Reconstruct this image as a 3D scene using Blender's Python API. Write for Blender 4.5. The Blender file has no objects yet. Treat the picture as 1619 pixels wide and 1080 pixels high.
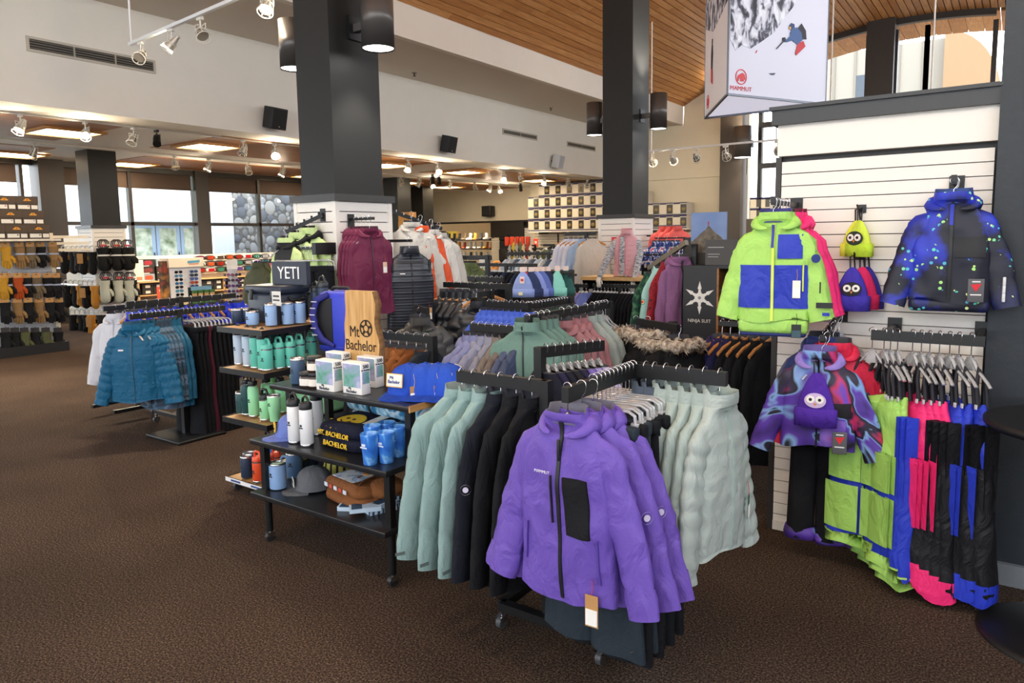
import bpy, math, random
from mathutils import Vector, Matrix, noise
random.seed(7)
SC = bpy.context.scene
COL = SC.collection
PI = math.pi
# ------------------------------------------------------------------ camera
EYE = Vector((0.0, 0.0, 1.6))
FPX, PPY, PPX = 1130.6, 501.4, 809.5
_yaw, _pit, _rol = 0.613285, 0.110369, -0.0152624
_F = Vector((-math.sin(_yaw)*math.cos(_pit), math.cos(_yaw)*math.cos(_pit), -math.sin(_pit)))
_R0 = Vector((math.cos(_yaw), math.sin(_yaw), 0)); _U0 = _R0.cross(_F)
_R = _R0*math.cos(_rol) + _U0*math.sin(_rol)
_U = -_R0*math.sin(_rol) + _U0*math.cos(_rol)
cam_d = bpy.data.cameras.new('camera'); cam = bpy.data.objects.new('camera', cam_d); COL.objects.link(cam)
cam.matrix_world = Matrix(((_R.x, _U.x, -_F.x, EYE.x), (_R.y, _U.y, -_F.y, EYE.y), (_R.z, _U.z, -_F.z, EYE.z), (0, 0, 0, 1)))
cam_d.sensor_width = 36.0; cam_d.sensor_fit = 'HORIZONTAL'
cam_d.lens = 36.0*FPX/1619.0
cam_d.shift_y = (PPY-540.0)/1619.0
cam_d.clip_start = 0.05; cam_d.clip_end = 300
SC.camera = cam
# ------------------------------------------------------------------ world, daylight
W = bpy.data.worlds.new('World'); SC.world = W; W.use_nodes = True
_n = W.node_tree.nodes; _l = W.node_tree.links
_bg = _n['Background']
_tc = _n.new('ShaderNodeTexCoord'); _sx = _n.new('ShaderNodeSeparateXYZ'); _rp = _n.new('ShaderNodeValToRGB')
_l.new(_tc.outputs['Generated'], _sx.inputs[0]); _l.new(_sx.outputs['Z'], _rp.inputs[0]); _l.new(_rp.outputs[0], _bg.inputs[0])
_rp.color_ramp.elements[0].position = 0.0; _rp.color_ramp.elements[0].color = (0.92, 0.96, 1.0, 1)
_rp.color_ramp.elements[1].position = 0.8; _rp.color_ramp.elements[1].color = (0.74, 0.85, 1.0, 1)
_bg.inputs[1].default_value = 5.2
SC.view_settings.view_transform = 'Standard'; SC.view_settings.look = 'None'
SC.view_settings.gamma = 1.0; SC.view_settings.use_curve_mapping = False
SC.view_settings.exposure = 0.35
try:
    SC.cycles.max_bounces = 7; SC.cycles.diffuse_bounces = 4; SC.cycles.glossy_bounces = 3
    SC.cycles.transmission_bounces = 4; SC.cycles.transparent_max_bounces = 16
    SC.cycles.sample_clamp_indirect = 6.0; SC.cycles.caustics_reflective = False; SC.cycles.caustics_refractive = False
except Exception:
    pass
# large lamps of the room: the lit ceiling panels are built further down as emitting meshes
# ------------------------------------------------------------------ pixel -> point helpers
def _ray(x, y): return _F + _R*((x-PPX)/FPX) - _U*((y-PPY)/FPX)
def PZ(x, y, z):
    d = _ray(x, y); return EYE + d*((z-EYE.z)/d.z)
def PY(x, y, Y):
    d = _ray(x, y); return EYE + d*(Y/d.y)
def PX(x, y, X):
    d = _ray(x, y); return EYE + d*(X/d.x)
# ------------------------------------------------------------------ materials
MATS = {}
def lin(h):
    h = h.lstrip('#'); out = []
    for i in (0, 2, 4):
        c = int(h[i:i+2], 16)/255.0
        out.append(c/12.92 if c <= 0.04045 else ((c+0.055)/1.055)**2.4)
    return (out[0], out[1], out[2], 1.0)
def newmat(key):
    m = bpy.data.materials.new(key); m.use_nodes = True
    nt = m.node_tree
    return m, nt.nodes, nt.links, nt.nodes['Principled BSDF']
def mat(h, rough=0.5, metal=0.0, emit=0.0, bump=0.0, scale=60, var=0.0, spec=0.5, key=None):
    k = key or f'm_{h}_{rough}_{metal}_{emit}_{bump}_{scale}_{var}_{spec}'
    if k in MATS: return MATS[k]
    m, n, l, p = newmat(k)
    c = lin(h)
    p.inputs['Base Color'].default_value = c
    p.inputs['Roughness'].default_value = rough; p.inputs['Metallic'].default_value = metal
    p.inputs['Specular IOR Level'].default_value = spec
    if emit:
        p.inputs['Emission Color'].default_value = c; p.inputs['Emission Strength'].default_value = emit
    if bump or var:
        tc = n.new('ShaderNodeTexCoord'); nz = n.new('ShaderNodeTexNoise')
        nz.inputs['Scale'].default_value = scale; nz.inputs['Detail'].default_value = 3
        l.new(tc.outputs['Object'], nz.inputs['Vector'])
        if bump:
            b = n.new('ShaderNodeBump'); b.inputs['Strength'].default_value = bump; b.inputs['Distance'].default_value = 0.01
            l.new(nz.outputs['Fac'], b.inputs['Height']); l.new(b.outputs[0], p.inputs['Normal'])
        if var:
            r = n.new('ShaderNodeValToRGB')
            r.color_ramp.elements[0].position = 0.3; r.color_ramp.elements[1].position = 0.7
            r.color_ramp.elements[0].color = (c[0]*(1-var), c[1]*(1-var), c[2]*(1-var), 1)
            r.color_ramp.elements[1].color = (min(1, c[0]*(1+var)), min(1, c[1]*(1+var)), min(1, c[2]*(1+var)), 1)
            l.new(nz.outputs['Fac'], r.inputs[0]); l.new(r.outputs[0], p.inputs['Base Color'])
    MATS[k] = m
    return m
def cloth(h, rough, spec, fine, crumple, var=0.05):
    k = f'cloth_{h}_{rough}'
    if k in MATS: return MATS[k]
    m, n, l, p = newmat(k); c = lin(h)
    p.inputs['Roughness'].default_value = rough; p.inputs['Specular IOR Level'].default_value = spec
    tc = n.new('ShaderNodeTexCoord'); mp = n.new('ShaderNodeMapping'); mp.inputs['Scale'].default_value = (1.0, 1.0, 0.6)
    l.new(tc.outputs['Object'], mp.inputs[0])
    a = n.new('ShaderNodeTexNoise'); a.inputs['Scale'].default_value = 13; a.inputs['Detail'].default_value = 4; a.inputs['Distortion'].default_value = 0.8
    f = n.new('ShaderNodeTexNoise'); f.inputs['Scale'].default_value = 160; f.inputs['Detail'].default_value = 1
    l.new(mp.outputs[0], a.inputs['Vector']); l.new(tc.outputs['Object'], f.inputs['Vector'])
    b1 = n.new('ShaderNodeBump'); b1.inputs['Strength'].default_value = crumple; b1.inputs['Distance'].default_value = 0.055
    b2 = n.new('ShaderNodeBump'); b2.inputs['Strength'].default_value = fine; b2.inputs['Distance'].default_value = 0.004
    l.new(a.outputs['Fac'], b1.inputs['Height']); l.new(f.outputs['Fac'], b2.inputs['Height'])
    l.new(b1.outputs[0], b2.inputs['Normal']); l.new(b2.outputs[0], p.inputs['Normal'])
    r = n.new('ShaderNodeValToRGB'); e = r.color_ramp.elements
    e[0].position = 0.3; e[1].position = 0.7
    e[0].color = (c[0]*(1-var), c[1]*(1-var), c[2]*(1-var), 1); e[1].color = (min(1, c[0]*(1+var)), min(1, c[1]*(1+var)), min(1, c[2]*(1+var)), 1)
    l.new(f.outputs['Fac'], r.inputs[0]); l.new(r.outputs[0], p.inputs['Base Color'])
    MATS[k] = m
    return m
def fab(h, rough=0.82): return cloth(h, rough, 0.2, 0.25, 0.36)
def nylon(h): return cloth(h, 0.55, 0.3, 0.08, 0.42, 0.02)
def ramp(n, stops, interp='LINEAR'):
    r = n.new('ShaderNodeValToRGB'); cr = r.color_ramp; cr.interpolation = interp
    while len(cr.elements) > 1: cr.elements.remove(cr.elements[-1])
    cr.elements[0].position = stops[0][0]; cr.elements[0].color = lin(stops[0][1])
    for pos, c in stops[1:]:
        e = cr.elements.new(pos); e.color = lin(c)
    return r
def pattern(key, stops, scale=6, detail=2, kind='NOISE', interp='LINEAR', rough=0.6, rot=(0, 0, 0), stretch=(1, 1, 1), dist=0.0, bump=0.0):
    if key in MATS: return MATS[key]
    m, n, l, p = newmat(key)
    tc = n.new('ShaderNodeTexCoord'); mp = n.new('ShaderNodeMapping')
    mp.inputs['Rotation'].default_value = rot; mp.inputs['Scale'].default_value = stretch
    l.new(tc.outputs['Object'], mp.inputs[0])
    if kind == 'NOISE':
        t = n.new('ShaderNodeTexNoise'); t.inputs['Scale'].default_value = scale; t.inputs['Detail'].default_value = detail
        t.inputs['Distortion'].default_value = dist; out = t.outputs['Fac']
    elif kind == 'WAVE':
        t = n.new('ShaderNodeTexWave'); t.inputs['Scale'].default_value = scale; t.inputs['Distortion'].default_value = dist
        t.inputs['Detail'].default_value = detail; out = t.outputs['Fac']
    else:
        t = n.new('ShaderNodeTexVoronoi'); t.inputs['Scale'].default_value = scale
        out = t.outputs['Distance'] if kind == 'VORO' else t.outputs['Color']
    l.new(mp.outputs[0], t.inputs['Vector'])
    r = ramp(n, stops, interp); l.new(out, r.inputs[0]); l.new(r.outputs[0], p.inputs['Base Color'])
    p.inputs['Roughness'].default_value = rough
    if bump:
        b = n.new('ShaderNodeBump'); b.inputs['Strength'].default_value = bump; b.inputs['Distance'].default_value = 0.01
        l.new(out, b.inputs['Height']); l.new(b.outputs[0], p.inputs['Normal'])
    MATS[key] = m
    return m
def clear_plastic():
    if 'clear' in MATS: return MATS['clear']
    m, n, l, p = newmat('clear plastic')
    tr = n.new('ShaderNodeBsdfTransparent'); gl = n.new('ShaderNodeBsdfGlossy'); df = n.new('ShaderNodeBsdfDiffuse')
    gl.inputs['Roughness'].default_value = 0.08; df.inputs['Color'].default_value = (0.9, 0.91, 0.93, 1)
    tr.inputs['Color'].default_value = (0.9, 0.92, 0.94, 1)
    lw = n.new('ShaderNodeLayerWeight'); lw.inputs['Blend'].default_value = 0.45
    m1 = n.new('ShaderNodeMixShader'); m2 = n.new('ShaderNodeMixShader')
    m1.inputs[0].default_value = 0.34; l.new(tr.outputs[0], m1.inputs[1]); l.new(df.outputs[0], m1.inputs[2])
    l.new(lw.outputs['Facing'], m2.inputs[0]); l.new(m1.outputs[0], m2.inputs[1]); l.new(gl.outputs[0], m2.inputs[2])
    l.new(m2.outputs[0], n['Material Output'].inputs[0])
    MATS['clear'] = m
    return m
def window_glass():
    if 'glass' in MATS: return MATS['glass']
    m, n, l, p = newmat('window glass')
    tr = n.new('ShaderNodeBsdfTransparent'); gl = n.new('ShaderNodeBsdfGlossy'); gl.inputs['Roughness'].default_value = 0.02
    tr.inputs['Color'].default_value = (0.97, 0.98, 0.985, 1)
    lw = n.new('ShaderNodeLayerWeight'); lw.inputs['Blend'].default_value = 0.25
    mx = n.new('ShaderNodeMixShader'); l.new(lw.outputs['Fresnel'], mx.inputs[0]); l.new(tr.outputs[0], mx.inputs[1]); l.new(gl.outputs[0], mx.inputs[2])
    l.new(mx.outputs[0], n['Material Output'].inputs[0]); MATS['glass'] = m
    return m
BLACK = mat('#101113', 0.45); DARKB = mat('#2b2623', 0.45); STEEL = mat('#c9ccd0', 0.25, 1.0); WHITE = mat('#eeeae2', 0.6)
CHROME = mat('#d8dade', 0.18, 1.0)
# ------------------------------------------------------------------ mesh builder
class MB:
    def __init__(s): s.v = []; s.f = []; s.m = []; s.sm = []
    def add(s, vs, fs, mi=0, smooth=False):
        o = len(s.v); s.v.extend([tuple(q) for q in vs])
        for f in fs: s.f.append(tuple(i+o for i in f)); s.m.append(mi); s.sm.append(smooth)
        return s
    def box(s, a, b, mi=0):
        x0, y0, z0 = a; x1, y1, z1 = b
        return s.add([(x0,y0,z0),(x1,y0,z0),(x1,y1,z0),(x0,y1,z0),(x0,y0,z1),(x1,y0,z1),(x1,y1,z1),(x0,y1,z1)],
                     [(0,3,2,1),(4,5,6,7),(0,1,5,4),(1,2,6,5),(2,3,7,6),(3,0,4,7)], mi)
    def cbox(s, c, d, mi=0, bev=0.0):
        if bev: return s.bbox(c, d, bev, mi)
        return s.box([c[i]-d[i]/2 for i in range(3)], [c[i]+d[i]/2 for i in range(3)], mi)
    def bbox(s, c, d, b, mi=0, seg=2):
        # rounded-edge box: rounded rectangle rings lofted in z
        def rr(hx, hy, r):
            pts = []
            for cx, cy, a0 in ((hx-r, hy-r, 0), (-hx+r, hy-r, PI/2), (-hx+r, -hy+r, PI), (hx-r, -hy+r, 3*PI/2)):
                for k in range(seg+1):
                    a = a0+PI/2*k/seg; pts.append((cx+r*math.cos(a), cy+r*math.sin(a)))
            return pts
        rings = []
        hx, hy, hz = d[0]/2, d[1]/2, d[2]/2
        for z, ins in ((-hz, b*0.7), (-hz+b*0.3, b*0.2), (-hz+b, 0), (hz-b, 0), (hz-b*0.3, b*0.2), (hz, b*0.7)):
            rings.append([(c[0]+x, c[1]+y, c[2]+z) for x, y in rr(hx-ins, hy-ins, max(b-ins*0.5, b*0.4))])
        return s.loft(rings, mi, cap0=True, cap1=True)
    def loft(s, rings, mi=0, closed=True, cap0=False, cap1=False, smooth=True):
        n = len(rings[0]); vs = [p for r in rings for p in r]; fs = []
        for i in range(len(rings)-1):
            for j in range(n if closed else n-1):
                k = (j+1) % n
                fs.append((i*n+j, i*n+k, (i+1)*n+k, (i+1)*n+j))
        s.add(vs, fs, mi, smooth)
        if cap0: s.add(rings[0], [tuple(reversed(range(n)))], mi)
        if cap1: s.add(rings[-1], [tuple(range(n))], mi)
        return s
    def tube(s, path, r, mi=0, seg=8, cap=True, flat=1.0, smooth=True, up=None):
        path = [Vector(p) for p in path]; rings = []
        N = None
        for i, p in enumerate(path):
            t = (path[min(i+1, len(path)-1)]-path[max(i-1, 0)])
            if t.length < 1e-9: t = Vector((0, 0, 1))
            t.normalize()
            if N is None:
                a = Vector(up) if up else (Vector((0, 0, 1)) if abs(t.z) < 0.9 else Vector((1, 0, 0)))
                N = (a - t*a.dot(t)).normalized()
            else:
                N = (N - t*N.dot(t))
                N = N.normalized() if N.length > 1e-6 else t.orthogonal().normalized()
            B = t.cross(N); rr = r[i] if isinstance(r, (list, tuple)) else r
            rings.append([p + N*(rr*math.cos(2*PI*k/seg)) + B*(rr*flat*math.sin(2*PI*k/seg)) for k in range(seg)])
        return s.loft(rings, mi, cap0=cap, cap1=cap, smooth=smooth)
    def cyl(s, a, b, r, mi=0, seg=12, r2=None): return s.tube([a, b], [r, r if r2 is None else r2], mi, seg)
    def bar(s, a, b, w, h, mi=0):
        # rectangular bar from a to b; w across (horizontal), h vertical
        a = Vector(a); b = Vector(b); t = (b-a).normalized()
        up = Vector((0, 0, 1)) if abs(t.z) < 0.95 else Vector((0, 1, 0))
        x = t.cross(up).normalized(); y = x.cross(t).normalized(); vs = []
        for p in (a, b):
            for sx, sy in ((-1,-1),(1,-1),(1,1),(-1,1)): vs.append(p + x*(sx*w/2) + y*(sy*h/2))
        return s.add(vs, [(3,2,1,0),(4,5,6,7),(0,1,5,4),(1,2,6,5),(2,3,7,6),(3,0,4,7)], mi)
    def lathe(s, prof, mi=0, seg=20, c=(0,0,0), cap=True, smooth=True):
        rings = [[(c[0]+r*math.cos(2*PI*k/seg), c[1]+r*math.sin(2*PI*k/seg), c[2]+z) for k in range(seg)] for r, z in prof]
        return s.loft(rings, mi, cap0=cap, cap1=cap, smooth=smooth)
    def prism(s, pts, h0, h1, axis='z', mi=0):
        n = len(pts)
        if axis == 'z': f = lambda p, h: (p[0], p[1], h)
        elif axis == 'y': f = lambda p, h: (p[0], h, p[1])
        else: f = lambda p, h: (h, p[0], p[1])
        vs = [f(p, h0) for p in pts]+[f(p, h1) for p in pts]
        fs = [tuple(reversed(range(n))), tuple(range(n, 2*n))]+[(i, (i+1) % n, n+(i+1) % n, n+i) for i in range(n)]
        return s.add(vs, fs, mi)
    def ball(s, c, r, mi=0, seg=10, rings=6):
        rx, ry, rz = r if isinstance(r, (tuple, list)) else (r, r, r)
        R = []
        for i in range(rings+1):
            a = -PI/2+PI*i/rings; q = max(math.cos(a), 0.02)
            R.append([(c[0]+rx*q*math.cos(2*PI*k/seg), c[1]+ry*q*math.sin(2*PI*k/seg), c[2]+rz*math.sin(a)) for k in range(seg)])
        return s.loft(R, mi, cap0=True, cap1=True)
    def grid(s, fn, nu, nv, mi=0, smooth=True):
        vs = [fn(i/nu, j/nv) for j in range(nv+1) for i in range(nu+1)]
        fs = [(j*(nu+1)+i, j*(nu+1)+i+1, (j+1)*(nu+1)+i+1, (j+1)*(nu+1)+i) for j in range(nv) for i in range(nu)]
        return s.add(vs, fs, mi, smooth)
    def mesh(s, name, mats):
        me = bpy.data.meshes.new(name); me.from_pydata(s.v, [], s.f)
        for m in (mats if isinstance(mats, (list, tuple)) else [mats]): me.materials.append(m)
        if any(s.m): me.polygons.foreach_set('material_index', s.m)
        me.polygons.foreach_set('use_smooth', s.sm)
        me.validate(clean_customdata=False); me.update()
        return me
KIDS = {}
def obj(name, mb, mats, parent=None, loc=None, rz=None):
    me = mb.mesh(name, mats) if isinstance(mb, MB) else mb
    o = bpy.data.objects.new(name, me); COL.objects.link(o)
    if parent: o.parent = parent; KIDS.setdefault(parent.name, []).append(o)
    if loc is not None: o.location = loc
    if rz is not None: o.rotation_euler = (0, 0, rz)
    return o
def tag(o, label, cat, group=None):
    o['label'] = label; o['category'] = cat
    if group: o['group'] = group
    return o
def thing(name, label, cat, loc=(0, 0, 0), rz=0.0, group=None):
    o = bpy.data.objects.new(name, None); COL.objects.link(o)
    o.location = loc; o.rotation_euler = (0, 0, rz); o.empty_display_size = 0.05
    return tag(o, label, cat, group)
def struct(name, mb, mats, parent=None):
    o = obj(name, mb, mats, parent)
    if parent is None: o['kind'] = 'structure'
    return o
def dup(root, loc=None, rz=None, label=None, group=None, scale=None):
    def cp(o, par):
        c = o.copy(); COL.objects.link(c)
        if par: c.parent = par; KIDS.setdefault(par.name, []).append(c)
        for ch in list(KIDS.get(o.name, ())): cp(ch, c)
        return c
    r = cp(root, None)
    if loc is not None: r.location = loc
    if rz is not None: r.rotation_euler = (0, 0, rz)
    if label: r['label'] = label
    if group: r['group'] = group
    if scale: r.scale = (scale,)*3 if not isinstance(scale, (tuple, list)) else scale
    return r
def text(s, size, m, parent, loc, rot, ext=0.001, name='lettering', ax='CENTER', sx=1.0):
    cu = bpy.data.curves.new(name, 'FONT'); cu.body = s; cu.size = size; cu.extrude = ext
    cu.align_x = ax; cu.align_y = 'CENTER'; cu.resolution_u = 3; cu.materials.append(m)
    o = bpy.data.objects.new(name, cu); COL.objects.link(o); o.parent = parent; KIDS.setdefault(parent.name, []).append(o)
    o.location = loc; o.rotation_euler = rot; o.scale = (sx, 1, 1)
    return o
ORD = ['first', 'second', 'third', 'fourth', 'fifth', 'sixth', 'seventh', 'eighth', 'ninth', 'tenth', 'eleventh', 'twelfth', 'thirteenth',
       'fourteenth', 'fifteenth', 'sixteenth', 'seventeenth', 'eighteenth', 'nineteenth', 'twentieth'] + [
       'twenty-'+q for q in ('first', 'second', 'third', 'fourth', 'fifth', 'sixth', 'seventh', 'eighth', 'ninth')] + ['thirtieth'] + [
       'thirty-'+q for q in ('first', 'second', 'third', 'fourth', 'fifth', 'sixth', 'seventh', 'eighth', 'ninth')] + ['fortieth']
# ================================================================== STRUCTURE
def carpet():
    m, n, l, p = newmat('carpet')
    tc = n.new('ShaderNodeTexCoord')
    a = n.new('ShaderNodeTexNoise'); a.inputs['Scale'].default_value = 120; a.inputs['Detail'].default_value = 4; a.inputs['Roughness'].default_value = 0.75
    b = n.new('ShaderNodeTexNoise'); b.inputs['Scale'].default_value = 1.1; b.inputs['Detail'].default_value = 2
    l.new(tc.outputs['Object'], a.inputs['Vector']); l.new(tc.outputs['Object'], b.inputs['Vector'])
    r = ramp(n, [(0.36, '#1c1612'), (0.5, '#463830'), (0.64, '#84705f')]); l.new(a.outputs['Fac'], r.inputs[0])
    r2 = ramp(n, [(0.3, '#d2d2d2'), (0.7, '#ffffff')]); l.new(b.outputs['Fac'], r2.inputs[0])
    mx = n.new('ShaderNodeMixRGB'); mx.blend_type = 'MULTIPLY'; mx.inputs[0].default_value = 1.0
    l.new(r.outputs[0], mx.inputs[1]); l.new(r2.outputs[0], mx.inputs[2]); l.new(mx.outputs[0], p.inputs['Base Color'])
    p.inputs['Roughness'].default_value = 0.95; p.inputs['Specular IOR Level'].default_value = 0.1
    bp = n.new('ShaderNodeBump'); bp.inputs['Strength'].default_value = 0.7; bp.inputs['Distance'].default_value = 0.008
    l.new(a.outputs['Fac'], bp.inputs['Height']); l.new(bp.outputs[0], p.inputs['Normal'])
    return m
PAINT = mat('#e9e4da', 0.75, var=0.015, scale=3, spec=0.3); CREAM = mat('#e6dcc4', 0.75, var=0.02, scale=3, spec=0.3)
WINF = mat('#2a2420', 0.4); COLM = mat('#222221', 0.5, var=0.05, scale=4, spec=.3); LEDGE = mat('#5b5a57', 0.5)
struct('floor', MB().box((-20, -7, -0.1), (5, 34, 0)), carpet())
struct('ground_outside', MB().box((-60, -20, -0.35), (-16.2, 60, -0.12)), mat('#dedbd4', 0.9, var=0.05, scale=2))
struct('ground_back', MB().box((-16, 34, -0.35), (40, 80, -0.12)), mat('#b9b6ae', 0.9))
# ---- low ceiling over the left side, its beam face, the high flat ceiling and the vault
ZL, ZH, ZV = 3.29, 4.71, 5.23
XF, XB, XW, YE = -9.85, -7.9, -16.05, 19.8
lc = struct('ceiling_low', MB().box((XW-0.2, -7, ZL), (XF-0.12, 21, ZL+0.3)), PAINT)
def wood_mat(key, light, mid, dark, scale=1.0, stretch=(14, 0.8, 14), rough=0.5):
    return pattern(key, [(0.25, dark), (0.5, mid), (0.75, light)], scale=scale*3, detail=5, kind='NOISE', rough=rough, stretch=stretch, bump=0.06)
PLANK = [wood_mat('plank a', '#cf9559', '#bb7f47', '#a26a38'), wood_mat('plank b', '#c4894d', '#af733c', '#986033'), wood_mat('plank c', '#d9a066', '#c28850', '#aa7240')]
def panel_mat():
    m, n, l, p = newmat('slatted wood panel')
    tc = n.new('ShaderNodeTexCoord'); w = n.new('ShaderNodeTexWave'); w.wave_type = 'BANDS'; w.bands_direction = 'X'; w.wave_profile = 'SAW'
    w.inputs['Scale'].default_value = 2.2; w.inputs['Distortion'].default_value = 0
    nz = n.new('ShaderNodeTexNoise'); nz.inputs['Scale'].default_value = 4; mp = n.new('ShaderNodeMapping'); mp.inputs['Scale'].default_value = (5, 0.3, 1)
    l.new(tc.outputs['Object'], w.inputs['Vector']); l.new(tc.outputs['Object'], mp.inputs[0]); l.new(mp.outputs[0], nz.inputs['Vector'])
    r = ramp(n, [(0.0, '#3a2413'), (0.1, '#3a2413'), (0.14, '#ffffff'), (1, '#ffffff')]); l.new(w.outputs['Fac'], r.inputs[0])
    r2 = ramp(n, [(0.3, '#96602f'), (0.7, '#b57d45')]); l.new(nz.outputs['Fac'], r2.inputs[0])
    mx = n.new('ShaderNodeMixRGB'); mx.blend_type = 'MULTIPLY'; mx.inputs[0].default_value = 1
    l.new(r.outputs[0], mx.inputs[1]); l.new(r2.outputs[0], mx.inputs[2]); l.new(mx.outputs[0], p.inputs['Base Color']); p.inputs['Roughness'].default_value = 0.55
    return m
PM = panel_mat()
TROF = mat('#ffe4bd', 0.5, emit=15, key='lit diffuser'); TRFR = mat('#b8854e', 0.5)
for i, (x0, x1, y0, y1) in enumerate([(-12.85, -10.55, -3.0, 5.45), (-12.65, -10.45, 6.9, 12.3), (-12.5, -10.5, 13.75, 19.2), (-15.75, -13.9, -3.0, 5.9), (-15.75, -13.9, 7.5, 13.3), (-15.75, -13.9, 14.8, 20.3)]):
    pn = obj('wood_panel', MB().box((x0, y0, ZL-0.012), (x1, y1, ZL+0.05)), PM, lc)
for i, (x, y, near) in enumerate([(-11.72, 5.1, 'over the gloves near the window wall'), (-11.65, 7.4, 'left of the dark square column'), (-15.2, 5.75, 'at the left edge, near the window'), (-15.4, 7.95, 'behind the square column of mittens'),
                             (-11.7, 11.8, 'just right of the large dark column'), (-11.5, 14.3, 'over the second wood panel of the low ceiling'), (-15.15, 18.0, 'over the far row by the bulkhead'), (-11.6, 17.9, 'near the corner of the goggle box wall'),
                             (-15.0, 12.4, 'reflected row by the stone wall window'), (-14.9, 15.7, 'deep in the low ceiling')]):
    t = thing('ceiling_light', f'square lit ceiling panel light {near}', 'ceiling light', (x, y, ZL-0.02), 0, 'square lights in the low ceiling')
    obj('frame', MB().box((-0.43, -0.43, -0.03), (0.43, -0.37, 0.006)).box((-0.43, 0.37, -0.03), (0.43, 0.43, 0.006)).box((-0.43, -0.37, -0.03), (-0.37, 0.37, 0.006)).box((0.37, -0.37, -0.03), (0.43, 0.37, 0.006)), TRFR, t)
    obj('diffuser', MB().box((-0.37, -0.37, -0.012), (0.37, 0.37, 0.004)), TROF, t)
struct('wall_beam', MB().box((XF-0.12, -7, ZL), (XF, YE, ZH+0.02)), PAINT)
struct('ceiling_high', MB().box((XF, -7, ZH), (XB-0.12, YE, ZH+0.15)), mat('#d8cfc2', 0.8))
struct('trim_vault_edge', MB().box((XB-0.12, -7, ZH-0.01), (XB, YE, ZV+0.02)), PAINT)
VC, VR = (-2.3, 6.65-11.6), 11.6
def vz(x): return VC[1]+math.sqrt(VR*VR-(x-VC[0])**2)
mb = MB(); pr = [(XB-0.05+i*(11.25/40), 0) for i in range(41)]
up = [(x, vz(x)+0.06) for x, _ in pr]
for i in range(40):
    (xa, za), (xb, zb) = up[i], up[i+1]
    mb.add([(xa,-7,za),(xb,-7,zb),(xb,YE+.22,zb),(xa,YE+.22,za),(xa,-7,za+.15),(xb,-7,zb+.15),(xb,YE+.22,zb+.15),(xa,YE+.22,za+.15)], [(0,3,2,1),(4,5,6,7),(0,1,5,4),(2,3,7,6)])
vault = struct('ceiling_vault', mb, mat('#1c120b', 0.8))
a0 = math.asin((XB-VC[0])/VR); a1 = -a0; NPL = 82
for i in range(NPL):
    th = a0+(a1-a0)*(i+0.5)/NPL; da = (a1-a0)/NPL*0.43
    pa = [(VC[0]+VR*math.sin(th+s), VC[1]+VR*math.cos(th+s)) for s in (-da, da)]
    q = [(x, z-0.0) for x, z in pa]; top = [(x+0.02*math.sin(th), z+0.03) for x, z in pa]
    cuts = [-7, 1.5+((i*37) % 50)/10, 9.5+((i*53) % 50)/10, YE+.02]
    for k in range(3):
        y0, y1 = cuts[k], cuts[k+1]-0.006
        b = MB().add([(q[0][0],y0,q[0][1]),(q[1][0],y0,q[1][1]),(q[1][0],y1,q[1][1]),(q[0][0],y1,q[0][1]),(top[0][0],y0,top[0][1]),(top[1][0],y0,top[1][1]),(top[1][0],y1,top[1][1]),(top[0][0],y1,top[0][1])],
                     [(0,1,2,3),(7,6,5,4),(0,4,5,1),(1,5,6,2),(2,6,7,3),(3,7,4,0)])
        obj('plank', b, PLANK[(i*7+k*5) % 3], vault)
# ---- end wall: cream part with ledge, glazed part right of it
mb = MB()
pts = [(XF, 0), (-6.05, 0), (-6.05, vz(-6.05)+.08)]
for i in range(1, 12): x = -6.05+(XB+0.02+6.05)*i/11; pts.append((x, vz(x)+.08))
pts += [(XB, ZH), (XF, ZH)]
struct('wall_end', mb.prism(pts, YE, YE+0.2, 'y'), CREAM)
struct('trim_ledge', MB().box((XF, YE-0.12, 3.2), (-6.05, YE, 4.42)), CREAM)
struct('wall_goggle', MB().box((-13.1, YE, 0), (XF, YE+0.2, ZL)), CREAM)
def col(name, x0, x1, y0, y1, z1, m=COLM, z0=0.0): return struct(name, MB().box((x0, y0, z0), (x1, y1, z1)), m)
# end windows: posts, mullions, transom, arched head, glass
def endwin(i, x0, x1, z0):
    ws = struct(f'window_{i}', MB().prism([(x0, z0), (x1, z0), (x1, vz(x1)-0.3), ((x0+x1)/2, vz((x0+x1)/2)-0.3), (x0, vz(x0)-0.3)], YE+0.10, YE+0.11, 'y'), window_glass())
    b = MB().box((x0, YE, z0-0.12), (x1, YE+0.16, z0)).box((x0-0.05, YE, z0), (x0+0.05, YE+0.16, vz(x0)-0.25)).box((x1-0.05, YE, z0), (x1+0.05, YE+0.16, vz(x1)-0.25))
    N = 8
    for k in range(N):
        xa, xb = x0+(x1-x0)*k/N, x0+(x1-x0)*(k+1)/N; za, zb = vz(xa), vz(xb)
        b.add([(xa,YE,za-.14),(xb,YE,zb-.14),(xb,YE+.16,zb-.14),(xa,YE+.16,za-.14),(xa,YE,za+.07),(xb,YE,zb+.07),(xb,YE+.16,zb+.07),(xa,YE+.16,za+.07)], [(0,1,2,3),(7,6,5,4),(0,4,5,1),(1,5,6,2),(2,6,7,3),(3,7,4,0)])
    obj('window_frame', b, WINF, ws)
    return ws
endwin(1, -5.75, -3.2, 0.1); endwin(2, -2.6, -1.95, 0.1); endwin(3, -1.95, -0.62, 4.45); endwin(4, -0.4, 3.2, 4.45)
for k, z in enumerate((2.2, 3.35, 4.42)):
    struct('trim_transom', MB().box((-5.75, YE-0.03, z), (-3.2, YE+0.14, z+0.13)), WINF)
struct('trim_mullion', MB().box((-5.2, YE-0.04, 0), (-5.05, YE+0.14, 5.9)), WINF)
struct('wall_under_window', MB().box((-2.6, YE, 0), (3.4, YE+0.15, 4.35)), CREAM)
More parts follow.
